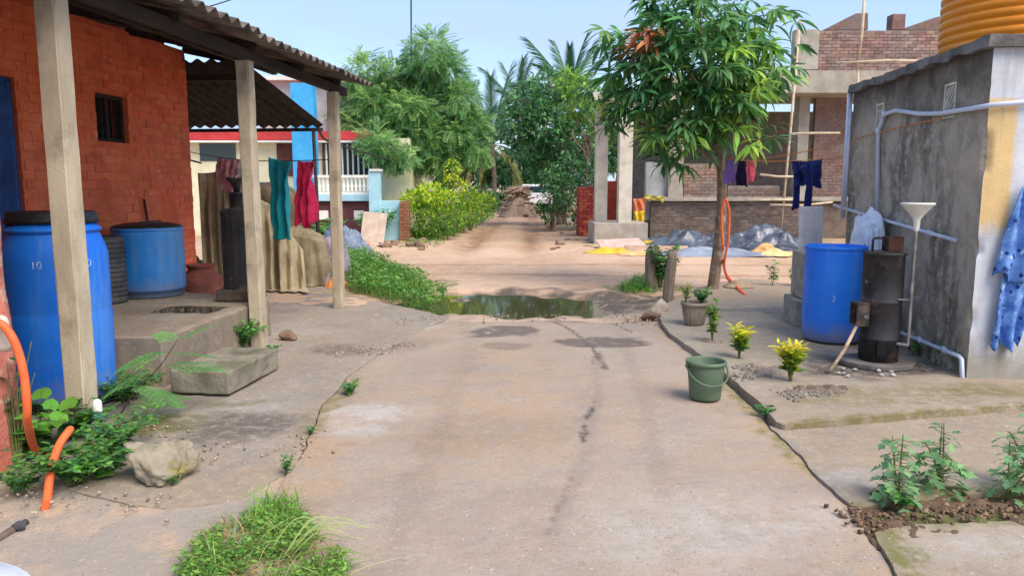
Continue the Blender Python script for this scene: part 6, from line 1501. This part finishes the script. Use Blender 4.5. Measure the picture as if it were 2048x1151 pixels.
leafy_tree('creeper_bush', (A(1110, 450, 25.2).x, 25.2, 0), 25.2, (1112, 400),
           [(1098, 405, 0, .42, 1.1), (1125, 380, -.3, .5, 1.1), (1150, 410, 0, .45, 1.2), (1105, 355, .2, .45, 1.0), (1140, 340, .3, .55, 1.0), (1180, 370, .3, .5, 1.1), (1095, 430, 0, .25, .9), (1165, 435, .1, .3, .8)], M_BROAD, lt, 0.15, 'tall dark creeper covered bush beside the brick stack', 1500, 0.3, 0.06, stems=3, cat='bush')
leafy_tree('distant_tree', (A(1230, 440, 34).x, 34.0, 0), 34.0, (1230, 300), [(1225, 260, 0, 1.3, .9), (1270, 300, .5, 1.2, .9), (1200, 310, 0, 1.1, .8), (1290, 240, 0, 1.0, .9)], M_BROAD, lt, 0.32, 'distant dark tree showing between the two concrete columns', 420, 0.25, 0.15)
leafy_tree('distant_tree', (A(960, 440, 48).x, 48.0, 0), 48.0, (960, 330), [(930, 300, 0, 1.6, .8), (965, 330, .5, 1.4, .8), (900, 330, 0, 1.5, .8), (1005, 345, 0, 1.1, .7)], M_BROAD, lt, 0.42, 'distant dark tree low behind the palm trunk', 330, 0.25, 0.15)
leafy_tree('distant_tree', (A(1070, 440, 52).x, 52.0, 0), 52.0, (1070, 330), [(1045, 330, 0, 1.6, .8), (1085, 345, .5, 1.4, .8), (1060, 375, 0, 1.3, .7), (1100, 300, 0, 1.8, .8)], M_BROAD, lt, 0.42, 'distant dark tree behind the wood pile and truck', 330, 0.25, 0.15)
for i, (px, py, Y, lab) in enumerate([(960, 428, 43, 'low dark bush at the lane end left of the wood pile'), (1092, 428, 44, 'low dark bush at the lane end behind the truck'), (1000, 424, 50, 'low dark bush closing the far end of the lane'), (1052, 424, 50, 'low dark bush beyond the wood pile')]):
    leafy_tree('distant_bush', (A(px, py, Y).x, Y, 0), Y, (px, py - 18), [(px - 16, py - 20, 0, .7, .9), (px + 14, py - 24, .3, .75, .9), (px, py - 40, 0, .6, .8)], M_BROAD, lt, 0.3, lab, 520, 0.25, 0.06, cat='bush')
# coconut palms
def frond_mesh(L, droop, seed, m, n=58):
    rs = random.Random(seed); V = []; F = []; q = []
    for i in range(13):
        t = i / 12; q.append(Vector((L * t * (1 - 0.30 * droop * t), 0, L * (0.10 * t - droop * t * t * 0.55))))
    mbx = MB().tube(q, [0.035 * (1 - 0.85 * i / 12) for i in range(13)], 5)
    for i in range(n):
        t = 0.10 + 0.89 * i / n; k = t * 12; a = q[int(k)].lerp(q[min(12, int(k) + 1)], k - int(k)); ll = L * 0.24 * (0.55 + 0.6 * math.sin(math.pi * (0.15 + 0.75 * t)))
        for sgn in (-1, 1):
            an = 0.75 - 0.35 * t; dx, dy, dz = math.cos(an) * ll, sgn * math.sin(an) * ll * 0.8, -ll * rs.uniform(0.25, 0.6)
            w = 0.036; b = len(mbx.v)
            mid = a + Vector((dx * .5, dy * .5, dz * .3)); tip = a + Vector((dx, dy, dz))
            mbx.add([a + Vector((-w, 0, 0)), a + Vector((w, 0, 0)), mid + Vector((w * .9, 0, 0)), mid - Vector((w * .9, 0, 0)), tip], [(0, 1, 2, 3), (3, 2, 4)], False)
    me = mbx.mesh('frond'); me.materials.append(m); return me
M_PALM = leafmat('palm_leaf', S(84, 122, 84), S(66, 104, 72), 0.3, 0.25, 0.4); M_PALMD = leafmat('dry_palm_leaf', S(176, 174, 100), S(150, 150, 84), 0.3, 0.3, 0.5)
def palm(px, py, Y, L, label, seed, trunk_r=0.14, nf=16, dry=2):
    c = A(px, py, Y); e = empty('coconut_palm', (c.x + 0.1, Y, 0), 0, label=label, cat='palm tree'); rs = random.Random(seed)
    top = c - e.location
    MB().tube(spline([(0, 0, -0.1), (0.04, 0, top.z * 0.4), (-0.03, 0, top.z * 0.8), top], 5), [trunk_r * 1.25] + [trunk_r] * 14 + [trunk_r * 0.9], 10).build('trunk', M_BARK, e)
    ms = [frond_mesh(L, dd, seed + i, M_PALM) for i, dd in enumerate((0.25, 0.6, 1.0))]; md = frond_mesh(L * 0.8, 1.4, seed + 9, M_PALMD)
    for i in range(nf):
        az = i * 2.4 + rs.uniform(-.2, .2); el = 1.35 - 1.5 * (i / nf) ** 0.9
        o = link('frond', ms[min(2, int(i / nf * 3))], None, e, loc=top, rot=(rs.uniform(-.25, .25), -el, az)); s = rs.uniform(0.8, 1.1); o.scale = (s, s, s)
    for i in range(dry): link('frond', md, None, e, loc=top, rot=(0, rs.uniform(0.2, 0.5), rs.uniform(0, 6.28)), label='yellowing dry frond')
    return e
palm(984, 290, 46, 5.4, 'coconut palm with upright fronds beyond the neem tree', 31, nf=17, dry=4)
palm(1140, 190, 42, 3.6, 'taller coconut palm showing above the broadleaf tree', 47)
palm(1036, 215, 62, 4.2, 'far coconut palm between the two nearer palms', 53, nf=13)

# ---------------------------------------------------------------- hedge along the lane
hd = empty('hedge', (-2.3, 20.0, 0), 0, label='yellow green clipped hedge along the left side of the dirt lane', cat='hedge')
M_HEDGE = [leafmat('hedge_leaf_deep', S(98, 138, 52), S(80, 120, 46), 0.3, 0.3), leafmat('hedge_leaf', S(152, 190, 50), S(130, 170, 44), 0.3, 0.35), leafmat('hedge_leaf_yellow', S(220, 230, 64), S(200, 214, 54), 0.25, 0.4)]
cl = [(-2.75, 19.8, .55, .52, .75), (-2.35, 19.7, .50, .50, .70), (-2.85, 20.0, 1.15, .42, .5), (-2.45, 19.9, 1.25, .42, .55), (-2.05, 20.2, .55, .42, .75), (-2.0, 20.4, 1.15, .38, .6),
      (-1.85, 21.6, .6, .50, .75), (-1.80, 21.7, 1.45, .42, .75), (-1.85, 21.7, 1.95, .26, .9), (-1.70, 23.2, .6, .50, .7), (-1.70, 23.3, 1.25, .45, .6), (-1.55, 24.6, .55, .45, .7), (-1.5, 24.8, 1.1, .40, .6), (-1.35, 26.2, .6, .45, .7), (-1.2, 27.6, .8, .5, .8), (-1.1, 29.0, .9, .45, .7), (-2.5, 21.3, 1.2, .5, .7)]
pr_ = []; st = MB()
for i, (x, y, z, r, sq) in enumerate(cl):
    y += 0.9; x += 0.22 if i < 5 else 0.05
    n = int(3600 * r * r * (1.0 if y < 22.5 else 0.6)); P, dd = clump_points((x + 2.3, y - 20.0, z), (r, r, r * sq * 1.15), n, 700 + i, 0.62)
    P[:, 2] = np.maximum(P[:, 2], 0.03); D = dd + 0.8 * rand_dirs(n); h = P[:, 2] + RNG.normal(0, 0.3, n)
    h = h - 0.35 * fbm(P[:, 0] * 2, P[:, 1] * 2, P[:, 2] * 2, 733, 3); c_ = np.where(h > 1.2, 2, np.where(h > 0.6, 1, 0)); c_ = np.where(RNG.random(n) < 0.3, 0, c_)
    if i > 9 and i < 13: c_ = np.minimum(c_, 1)
    for mi in range(3):
        k = c_ == mi
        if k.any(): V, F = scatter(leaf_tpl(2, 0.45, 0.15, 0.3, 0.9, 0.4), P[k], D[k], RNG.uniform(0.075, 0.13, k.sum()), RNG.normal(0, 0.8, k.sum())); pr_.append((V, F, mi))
    for j in range(2): limb(st, Vector((x + 2.3 + random.uniform(-.2, .2), y - 20, -0.03)), Vector((x + 2.3, y - 20, z)), 0.02, 0.008, 90 + i * 2 + j, 0.06, 5)
foliage('leaves', pr_, M_HEDGE, hd); st.build('stems', M_BARK, hd, kind='stuff')

# ---------------------------------------------------------------- grass and weeds
def blades(n, xy, hmin, hmax, lean, w, seg=3, z=0.0):
    """xy: n x 2 places"""
    az = RNG.uniform(0, 2 * np.pi, n); h = RNG.uniform(hmin, hmax, n); ln = RNG.uniform(0.15, 1.0, n) * lean; cz, sz = np.cos(az), np.sin(az)
    V = []
    for i in range(seg + 1):
        t = i / seg; ww = w * (1 - t) ** 0.7 + 0.0006; bx0 = h * ln * t * t; zz_ = h * (t - 0.35 * ln * t * t)
        for sgn in (-1, 1): V.append(np.stack([xy[:, 0] + cz * bx0 - sz * sgn * ww, xy[:, 1] + sz * bx0 + cz * sgn * ww, z + zz_], 1))
    V = np.stack(V, 1); k = 2 * (seg + 1)
    F = np.array([(2 * i, 2 * i + 1, 2 * i + 3, 2 * i + 2) for i in range(seg)])
    return V.reshape(-1, 3), (F[None] + (np.arange(n) * k)[:, None, None]).reshape(-1, 4)
def in_poly(pts, n):
    P = np.array([(p[0], p[1]) for p in pts]); lo, hi = P.min(0), P.max(0); out = np.zeros((0, 2))
    while len(out) < n:
        q = RNG.uniform(lo, hi, (n * 2, 2)); out = np.concatenate([out, q[inside(P, q[:, 0], q[:, 1])]])
    return out[:n]
M_GRASS = [leafmat('grass_bright', S(128, 168, 78), S(108, 148, 66), 0.35, 0.35, 0.55), leafmat('grass_deep', S(88, 136, 56), S(70, 116, 48), 0.3, 0.3, 0.55), leafmat('grass_pale', S(190, 206, 138), S(168, 188, 112), 0.25, 0.35, 0.5)]
def ground_cover(name, poly, n_leaf, n_blade, h, label, leaf=0.035, blade=0.16, edge=0.4, z=0.0, clump=1.6, group=None):
    pl_ = in_poly(poly, n_leaf); c = np.array([(p[0], p[1]) for p in poly]).mean(0)
    dens = fbm(pl_[:, 0] * clump, pl_[:, 1] * clump, 0, 801, 3); k = dens > RNG.uniform(-0.75, 0.1, len(pl_)); pl_ = pl_[k]; hh = h * (0.35 + 0.9 * np.clip(dens[k] + 0.5, 0, 1.2))
    P = np.concatenate([pl_, (z + 0.005 + hh * RNG.random(len(pl_)) ** 0.8)[:, None]], 1); D = rand_dirs(len(P), -0.3, 0.7)
    prt = []; mi = RNG.integers(0, 2, len(P))
    for m_ in (0, 1):
        q = mi == m_; V, F = scatter(leaf_tpl(2, 0.5, 0.2, 0.3, 0.9, 0.45), P[q], D[q], RNG.uniform(0.6, 1.5, q.sum()) * leaf, RNG.normal(0, 0.7, q.sum())); prt.append((V, F, m_))
    b = in_poly(poly, n_blade); kk = fbm(b[:, 0] * clump, b[:, 1] * clump, 0, 801, 3) > RNG.uniform(-0.7, 0.15, len(b)); b = b[kk]
    for m_ in (0, 1):
        q = np.arange(len(b)) % 2 == m_; V, F = blades(q.sum(), b[q], blade * 0.5, blade * 1.3, 0.9, 0.004, 3, z); prt.append((V, F, m_))
    o = foliage(name, prt, M_GRASS, None); o['label'] = label; o['category'] = 'grass'
    return o
ground_cover('grass_verge', [G(640, 545), G(648, 500), G(690, 520), G(740, 528), G(800, 545), G(850, 570), G(898, 585), G(890, 612), G(850, 616), G(780, 604), G(700, 582), G(645, 562)], 9000, 3500, 0.26, 'bright green weedy verge between the apron and the puddle', 0.06, 0.24, clump=1.1)
ground_cover('grass_tuft', [G(1238, 578), G(1270, 560), G(1318, 552), G(1330, 570), G(1300, 588), G(1255, 588)], 1100, 900, 0.12, 'low grass at the foot of the fence stumps', 0.045, 0.18, clump=1.5)
ground_cover('weed_strip', [G(820, 470), G(840, 452), G(985, 430), G(990, 436), G(905, 480), G(870, 496), G(800, 500)], 2600, 1200, 0.16, 'weeds under the clipped hedge along the dirt lane', 0.07, 0.2, clump=0.7)
# near tussock at the lane edge
tp_ = [G(350, 1160), G(400, 1080), G(470, 1035), G(540, 1010), G(600, 1030), G(650, 1090), G(700, 1130), G(690, 1180), G(560, 1200)]
q = in_poly(tp_, 1500); P3 = np.concatenate([q, np.zeros((len(q), 1))], 1)
cx = np.array(G(540, 1120))[:2]; far = np.linalg.norm(q - cx, axis=1)
keep = fbm(q[:, 0] * 5, q[:, 1] * 5, 0, 811, 3) > RNG.uniform(-0.55, 0.3, len(q)); q = q[keep]
prt = []
for m_ in range(2):
    k = np.arange(len(q)) % 2 == m_; V, F = blades(k.sum(), q[k], 0.02, 0.10, 1.6, 0.0032, 4, -0.01); prt.append((V, F, m_))
M_DRYG = leafmat('dry_grass', S(176, 156, 104), S(140, 118, 78), 0.3, 0.2, 0.7)
qd = in_poly(tp_, 260); V, F = blades(len(qd), qd, 0.03, 0.12, 1.8, 0.0028, 4, -0.01); prt.append((V, F, 3))
qb = in_poly([G(500, 1035), G(545, 1000), G(600, 1010), G(590, 1060), G(520, 1070)], 160); V, F = blades(len(qb), qb, 0.06, 0.17, 1.2, 0.003, 4, -0.01); prt.append((V, F, 0))
qb = in_poly(tp_, 60); V, F = blades(len(qb), qb, 0.08, 0.18, 2.2, 0.003, 5, -0.01); prt.append((V, F, 2))
lv = in_poly(tp_, 4200); lv = lv[fbm(lv[:, 0] * 5, lv[:, 1] * 5, 0, 811, 3) > -0.25]; P3 = np.concatenate([lv, (RNG.random(len(lv)) * 0.06)[:, None]], 1)
V, F = scatter(leaf_tpl(2, 0.45, 0.2, 0.3), P3, rand_dirs(len(P3), -0.2, 0.6), RNG.uniform(0.015, 0.035, len(P3)), RNG.normal(0, .6, len(P3))); prt.append((V, F, 0))
o = foliage('grass_tussock', prt, M_GRASS + [M_DRYG], None); o['label'] = 'near tussock of grass and clover at the crack beside the lane'; o['category'] = 'grass'
# long pale stalks lying over the lane from the tussock
ls = empty('grass_stalks', G(560, 1120), 0, label='long arching grass stalks reaching over the lane from the tussock', cat='grass')
for i in range(13):
    a0 = Vector((random.uniform(-.06, .06), random.uniform(-.05, .05), 0)); az = random.uniform(-0.35, 0.75); L = random.uniform(0.22, 0.42)
    pts = [a0 + Vector((math.cos(az) * L * t, math.sin(az) * L * t * 0.6, 0.12 * math.sin(min(1, t * 1.15) * 2.4) * (0.6 + 0.4 * (i % 3)) + 0.01)) for t in np.linspace(0, 1, 8)]
    MB().tube(pts, [0.0032 * (1 - 0.7 * k / 7) for k in range(8)], 5).build('stalk', M_GRASS[2 if i % 3 else 0], ls)
# small weeds
def weed(loc, n, spread, h, tpl, size, mats, label, name='weed', cat='weed', stems=5, up=0.3, each=False, zoff=0.0, yellow_top=False):
    """low plant: thin stems fanning out, leaves along them"""
    loc = Vector(loc); e = empty(name, loc, 0, label=label, cat=cat); sm = MB(); P = []; D = []; few = stems <= 12
    for s in range(stems):
        az = 2.4 * s + random.uniform(-.4, .4); rr0 = spread * random.uniform(0.4, 1.0); tip = Vector((math.cos(az) * rr0, math.sin(az) * rr0, h * random.uniform(0.65, 1.0)))
        pts = [Vector((0.12 * tip.x * random.uniform(0, 1), 0.12 * tip.y, -0.01)), Vector((tip.x * 0.35, tip.y * 0.35, tip.z * 0.55)), tip]; sp = spline(pts, 6)
        sm.tube(sp, [0.0045 * (1 - 0.7 * k / (len(sp) - 1)) * (0.6 + h) for k in range(len(sp))], 5)
        if few: sm.build('stem', M_STEM, e); sm = MB()
        for j in range(max(1, n // stems)):
            t = 0.25 + 0.75 * (j + random.random()) / (n // stems); p = sp[min(len(sp) - 1, int(t * (len(sp) - 1)))]
            a = j * 2.4 + random.uniform(-.5, .5); P.append(p); D.append(Vector((math.cos(a), math.sin(a), up + random.uniform(-.35, .35))))
    if not few: sm.build('stems', M_STEM, e, kind='stuff')
    P = np.array([tuple(p) for p in P]); D = np.array([tuple(d_) for d_ in D]); S_ = RNG.uniform(0.6, 1.25, len(P)) * size; Rl = RNG.normal(0, 0.4, len(P))
    cl_ = RNG.integers(0, len(mats), len(P))
    if yellow_top: cl_ = np.clip(((P[:, 2] / h + RNG.normal(0, 0.15, len(P))) * len(mats)).astype(int), 0, len(mats) - 1)
    if each:
        x_, y_, z_ = basis(D, Rl); mm = {}
        for mi in range(len(mats)): me = fast_mesh('leaf', tpl[0], tpl[1], True); me.materials.append(mats[mi]); mm[mi] = me
        for i in range(len(P)):
            o = link('leaf', mm[int(cl_[i])], None, e)
            o.matrix_basis = Matrix([[x_[i][r] * S_[i], y_[i][r] * S_[i], z_[i][r] * S_[i], P[i][r]] for r in range(3)] + [[0, 0, 0, 1]])
    else:
        prt = []
        for mi in range(len(mats)):
            k = cl_ == mi
            if k.any(): V, F = scatter(tpl, P[k], D[k], S_[k], Rl[k]); prt.append((V, F, mi))
        foliage('leaves', prt, mats, e, kind=None)
    return e
M_STEM = mat('green_stem', S(104, 116, 62), S(88, 94, 54), scale=9, rough=0.7)
M_WEED = [leafmat('weed_leaf', S(112, 168, 76), S(90, 144, 64), 0.3, 0.35, 0.5), leafmat('weed_leaf_deep', S(80, 134, 78), S(64, 114, 66), 0.3, 0.3, 0.5)]
M_WEEDO = [leafmat('broad_weed_leaf', S(116, 172, 66), S(92, 148, 56), 0, 0.35, 0.5, orand=0.22), leafmat('broad_weed_leaf_deep', S(64, 116, 62), S(52, 98, 54), 0, 0.3, 0.5, orand=0.22)]
sl = leaf_tpl(3, 0.5, 0.2, 0.3, 0.8, 0.42); ht = heart_tpl()
for i, (px, py, n, sp_, h, size, lab) in enumerate([
        (70, 915, 70, .28, .36, .105, 'heart leaved weed below the orange hose at the pink wall'),
        (150, 880, 60, .26, .28, .085, 'heart leaved weed around the foot of the nearest post'),
        (205, 950, 60, .26, .20, .075, 'heart leaved weed between the hose end and the rock'),
        (38, 935, 26, .14, .78, .085, 'tall thin weed climbing beside the hose at the pink wall')]):
    p = G(px, py); p.z = -0.02; weed(p, n, sp_, h, ht, size, M_WEEDO, lab, stems=9, each=True)
for i, (px, py, n, sp_, h, size, lab) in enumerate([
        (150, 965, 800, .36, .22, .042, 'low leafy weed mat in front of the nearest post'),
        (230, 905, 700, .32, .24, .042, 'low leafy weed mat behind the pale rock'),
        (255, 800, 700, .34, .22, .042, 'leafy weed beside the tall blue barrel foot'),
        (40, 985, 300, .26, .14, .034, 'sparse weed at the foot of the pink wall'),
        (480, 698, 900, .30, .30, .046, 'bright leafy weed in the corner of plinth and middle post'),
        (545, 702, 120, .12, .07, .028, 'small weed at the foot of the middle post'),
        (700, 788, 150, .13, .09, .036, 'small weed growing in the lane crack'),
        (620, 868, 46, .05, .05, .022, 'tiny weed in the lane crack near the step block'),
        (572, 945, 60, .05, .10, .030, 'tiny upright weed in the lane crack near the tussock'),
        (345, 965, 60, .07, .06, .026, 'tiny weed at the right side of the pale rock'),
        (1530, 834, 70, .07, .08, .040, 'blue green seedling at the kerb corner behind the bucket'),
        (1880, 690, 130, .22, .16, .030, 'thin weed along the foot of the dark shed wall')]):
    z_ = YZ if px > 1800 else 0.0; p = G(px, py, z_)
    if px > 1800: p = SHM @ Vector((-0.08, 0.75, 0.012))
    weed(p, n, sp_, h, sl, size, M_WEED, lab, stems=max(4, n // 28))
# feathery seedling by the barrel: bipinnate leaves
fs_ = empty('feathery_seedling', G(232, 838), 0, label='feathery leaved seedling arching between the tall barrel and step block', cat='plant')
fern = []
for dd in (0.15, 0.5):
    V, F = spray_tpl(15, 0.24, 0.055, dd); Vs, Fs = [], []; n0 = 0
    for j in range(7):
        t = 0.2 + 0.8 * j / 6
        for sgn in (-1, 1):
            a = sgn * (1.0 - 0.35 * t); ca, sa = math.cos(a), math.sin(a); sc_ = 0.5 * (1 - 0.3 * t)
            W = np.stack([t + sc_ * (V[:, 0] * ca - V[:, 1] * sa), sc_ * (V[:, 0] * sa + V[:, 1] * ca), sc_ * V[:, 2] - dd * t * t], 1); Vs.append(W); Fs.append(F + n0); n0 += len(W)
    me = fast_mesh('frond', np.concatenate(Vs), np.concatenate(Fs)); me.materials.append(leafmat('feather_leaf%d' % int(dd * 10), S(120, 172, 100), S(98, 152, 84), 0.25, 0.35, 0.55)); fern.append(me)
stem = spline([(0, 0, -0.02), (0.10, 0.05, 0.16), (0.26, 0.10, 0.33), (0.37, 0.14, 0.50)], 8)
MB().tube(stem, [0.007 * (1 - 0.7 * i / (len(stem) - 1)) for i in range(len(stem))], 7).build('stem', mat('dark_stem', S(80, 66, 56), S(62, 52, 44), rough=0.8), fs_)
for i, (k, az, el, s) in enumerate([(24, 0.3, 0.5, .17), (23, 2.6, 0.6, .16), (20, -0.2, 0.1, .26), (19, 2.9, 0.15, .30), (16, 0.5, 0.0, .30), (15, -2.6, 0.0, .30), (11, -0.7, -0.05, .30), (10, 2.4, 0.05, .28), (7, 0.1, 0.0, .26), (6, 3.4, 0.0, .25)]):
    link('frond', fern[i % 2], None, fs_, loc=stem[k], rot=(random.uniform(-.3, .3), -el, az), scale=(s * 1.05, s * 1.05, s * 1.05))
# the planted bed on the right: single leaves
def tall_plant(px, py, h, n, size, label, seed, stems=2, z=0.02):
    p = G(px, py); p.z = z; e = empty('garden_plant', p, 0, label=label, cat='plant'); rs = random.Random(seed); mm = []
    for V, F in (LOBE,):
        for m_ in M_GP: me = fast_mesh('leaf', V, F, True); me.materials.append(m_); mm.append(me)
    for s in range(stems):
        az = rs.uniform(0, 6.28); off = 0.0 if s == 0 else 0.10; sp = spline([(0, 0, -0.02), (off * .5 * math.cos(az), off * .5 * math.sin(az), h * 0.35), (off * 1.3 * math.cos(az) + rs.uniform(-.02, .02), off * math.sin(az), h * (1.0 if s == 0 else rs.uniform(.6, .9)))], 8)
        sm = MB(); sm.tube(sp, [0.0065 * (1 - 0.6 * i / (len(sp) - 1)) for i in range(len(sp))], 6)
        for j in range(n // stems):
            t = 0.12 + 0.88 * j / (n // stems); q = sp[min(len(sp) - 1, int(t * (len(sp) - 1)))]; a = j * 2.4 + rs.uniform(-.4, .4); ext = size * 0.9 * (1 - 0.55 * t) * rs.uniform(0.5, 1.3)
            el = rs.uniform(-0.35, 0.55) + 0.6 * max(0, t - 0.75); tip = q + Vector((math.cos(a) * math.cos(el), math.sin(a) * math.cos(el), math.sin(el))) * ext
            sm.tube([q, tip], [0.002, 0.0014], 4)
            o = link('leaf', rs.choice(mm), None, e, loc=tip, rot=(rs.uniform(-.4, .4), -el + rs.uniform(0, .7), a)); sc_ = size * rs.uniform(0.6, 1.1) * (1 - 0.35 * t); o.scale = (sc_, sc_, sc_)
        sm.build('stem', M_STEM, e)
    return e
def lobed():
    V = [(0, 0, 0)]; out = [(0.12, .16), (0.30, .40), (0.42, .22), (0.66, .34), (0.74, .14), (1.0, 0.0)]
    up = [(x, y, 0.10 * y - 0.16 * x * x) for x, y in out]; dn = [(x, -y, 0.10 * y - 0.16 * x * x) for x, y in out[:-1]]
    V += up + dn; F = []
    mid = [(0.3, 0, -0.03), (0.6, 0, -0.07)]; b = len(V); V += mid
    F = [(0, b, 2, 1), (b, b + 1, 4, 3), (b, 3, 2, 2), (b + 1, 6, 5, 4), (0, 7, 8, b), (b, 9, 10, b + 1), (b + 1, 10, 11, 6)]
    F = [(0, b, 2, 1), (b, b + 1, 4, 3), (b + 1, 6, 5, 4), (0, 7, 8, b), (b, 9, 10, b + 1), (b + 1, 10, 11, 6), (0, b, 3, 2), (0, 8, 9, b)]
    return np.array(V, float), np.array(F[:6])
LOBE = lobed()
M_GP = [leafmat('garden_leaf', S(112, 156, 106), S(92, 136, 92), 0, 0.3, 0.5, orand=0.2), leafmat('garden_leaf_pale', S(140, 178, 122), S(120, 160, 104), 0, 0.3, 0.5, orand=0.2)]
tall_plant(1795, 1010, 0.33, 80, 0.095, 'bushy garden plant at the lane end of the soil bed', 61, 2)
tall_plant(1882, 985, 0.34, 84, 0.10, 'tallest forked garden plant in the middle of the soil bed', 62, 3)
tall_plant(2012, 1000, 0.28, 50, 0.09, 'thin garden plant near the frame edge in the soil bed', 63, 2)
tall_plant(2062, 985, 0.40, 80, 0.10, 'tall garden plant cut by the right frame edge', 64, 2)
p = G(1800, 1022); weed((p.x, p.y, 0.02), 60, .07, .09, sl, .045, M_WEED, 'bright green weed at the foot of the bushy garden plant', stems=6)
# yellow shrubs, pot plant, saplings
M_YSH = [leafmat('shrub_green', S(84, 124, 44), S(66, 104, 40), 0.3, 0.3), leafmat('shrub_lime', S(160, 184, 50), S(136, 164, 44), 0.3, 0.35), leafmat('shrub_yellow', S(226, 214, 66), S(206, 196, 52), 0.25, 0.4)]
nl = leaf_tpl(3, 0.24, 0.15, 0.3, 0.8, 0.5)
p = G(1478, 716, YZ); weed((p.x, p.y, YZ + 0.01), 230, .095, .29, nl, .085, M_YSH, 'slim yellow green shrub behind the bucket', 'yellow_shrub', 'shrub', 12, 0.5, yellow_top=True)
p = G(1580, 762, YZ); weed((p.x, p.y, YZ + 0.01), 330, .13, .31, nl, .090, M_YSH, 'wider yellow shrub with orange tips before the boiler', 'yellow_shrub', 'shrub', 15, 0.5, yellow_top=True)
p = G(1424, 684, YZ); weed((p.x, p.y, YZ + 0.01), 150, .085, .46, sl, .06, M_YSH[:2] + M_WEED[:1], 'spindly upright shrub just right of the ribbed pot', 'spindly_shrub', 'shrub', 5, 0.3)
pp = Vector((pot.location.x, pot.location.y, YZ + 0.225))
weed(pp + Vector((0.06, -0.02, 0)), 240, .13, .17, sl, .045, M_WEED, 'green herb growing on the right side of the ribbed pot', 'potted_herb', 'plant', 10)
weed(pp + Vector((-0.09, 0.02, 0)), 90, .05, .22, nl, .06, M_YSH[:2], 'upright yellowish plant on the left side of the ribbed pot', 'potted_plant', 'plant', 6, 0.6)
p = G(1545, 570); weed((p.x, p.y, 0.01), 50, .10, .42, sl, .085, M_WEED, 'thin sapling on the yard right of the mango trunk', 'sapling', 'sapling', 3, 0.2)
p = G(1588, 570); weed((p.x, p.y, 0.01), 46, .14, .26, sl, .09, M_YSH[:2], 'small yellowish sapling beside the wash stand', 'sapling', 'sapling', 5, 0.2)
p = G(1318, 580); weed((p.x, p.y, 0.05), 420, .30, .70, sl, .10, [M_WEED[1], M_WEED[0]], 'leafy climber growing between the two fence stumps', 'climber', 'plant', 16, 0.1)
p = G(1336, 572); weed((p.x, p.y - .15, 0.25), 90, .14, .16, sl, .08, M_YSH[:2], 'yellowish tuft on top of the nearer fence stump', 'tuft', 'plant', 7, 0.3)
p = A(745, 470, 19.6); weed((p.x, 19.8, 0.0), 420, .7, .95, sl, .16, [M_WEED[1], M_WEED[0]], 'dark shrub growing before the maroon plinth wall', 'wall_shrub', 'shrub', 22, 0.2)
p = A(660, 470, 19.6); weed((p.x, 18.9, 0.0), 420, .6, .75, sl, .16, [M_WEED[0], M_WEED[1]], 'green shrub behind the grey blue tarp heap', 'wall_shrub', 'shrub', 22, 0.2)
# leaf litter and grit on the slabs
lit = RNG.random((260, 2)); LX = -2.3 + lit[:, 0] * 4.6; LY = 3.0 + lit[:, 1] * 5.2
V, F = scatter(leaf_tpl(1, 0.5, 0.1, 0.3), np.stack([LX, LY, 0.028 + 0 * LX], 1), rand_dirs(260, -0.1, 0.1), RNG.uniform(0.012, 0.035, 260), RNG.normal(0, 0.3, 260))
o = foliage('leaf_litter', [(V, F, 0)], [mat('dry_leaf', S(136, 108, 78), S(98, 76, 54), scale=9, rough=0.9, irand=0.3)], None); o['label'] = 'dry leaf scraps scattered over the lane'; o['category'] = 'litter'

# small gravel along the cracks and among the weeds
gv = []; tet = MB(); tet.box((0, 0, 0), (1, 0.8, 0.6), jit=0.18)
TV, TF = np.array(tet.v), np.array(tet.f)
def gravel(name, places, n, spread, smin, smax, m, label):
    P = []
    for k in range(n):
        c = places[RNG.integers(len(places))]; P.append((c[0] + RNG.normal(0, spread), c[1] + RNG.normal(0, spread), c[2]))
    P = np.array(P); V, F = scatter((TV, TF), P, rand_dirs(n, -.3, .3), RNG.uniform(smin, smax, n), RNG.uniform(0, 6, n)); o = foliage(name, [(V, F, 0)], [m], None); o['label'] = label; o['category'] = 'gravel'
M_GRAV = mat('gravel_stone', S(176, 160, 142), S(134, 118, 104), scale=9, rough=0.95, irand=0.3)
gravel('gravel', [G(x, y, 0.012) for x, y in ((250, 850), (300, 860), (260, 800), (60, 980), (30, 1000), (120, 1000), (390, 920), (410, 900), (360, 880), (600, 870), (590, 900), (300, 1010), (200, 1010))], 240, 0.09, 0.004, 0.018, M_GRAV, 'loose gravel and chips among the weeds near the pink wall')
gravel('gravel', [G(x, y, 0.006) for x, y in ((1300, 640), (1270, 640), (1240, 632), (820, 640), (860, 634), (720, 700), (760, 700), (790, 690), (1000, 632), (1100, 634))], 300, 0.13, 0.005, 0.022, M_GRAV, 'loose gravel along the broken lane edge by the puddle')
gravel('gravel', [G(x, y, YZ + 0.012) for x, y in ((1500, 735), (1530, 745), (1600, 780), (1640, 785), (1590, 790), (1480, 750))], 260, 0.06, 0.005, 0.018, mat('grey_gravel', S(150, 144, 134), S(110, 104, 96), scale=9, rough=0.95, irand=0.3), 'grey gravel in the planting pits of the yellow shrubs')
gravel('gravel', [G(x, y, 0.015) for x, y in ((1720, 1030), (1750, 1050), (1800, 1040), (1860, 1030), (1920, 1020), (1980, 1025), (2030, 1015))], 300, 0.05, 0.006, 0.022, mat('soil_clod', S(128, 104, 84), S(92, 72, 58), scale=9, rough=0.95, irand=0.35), 'soil clods and chips in the planted bed')
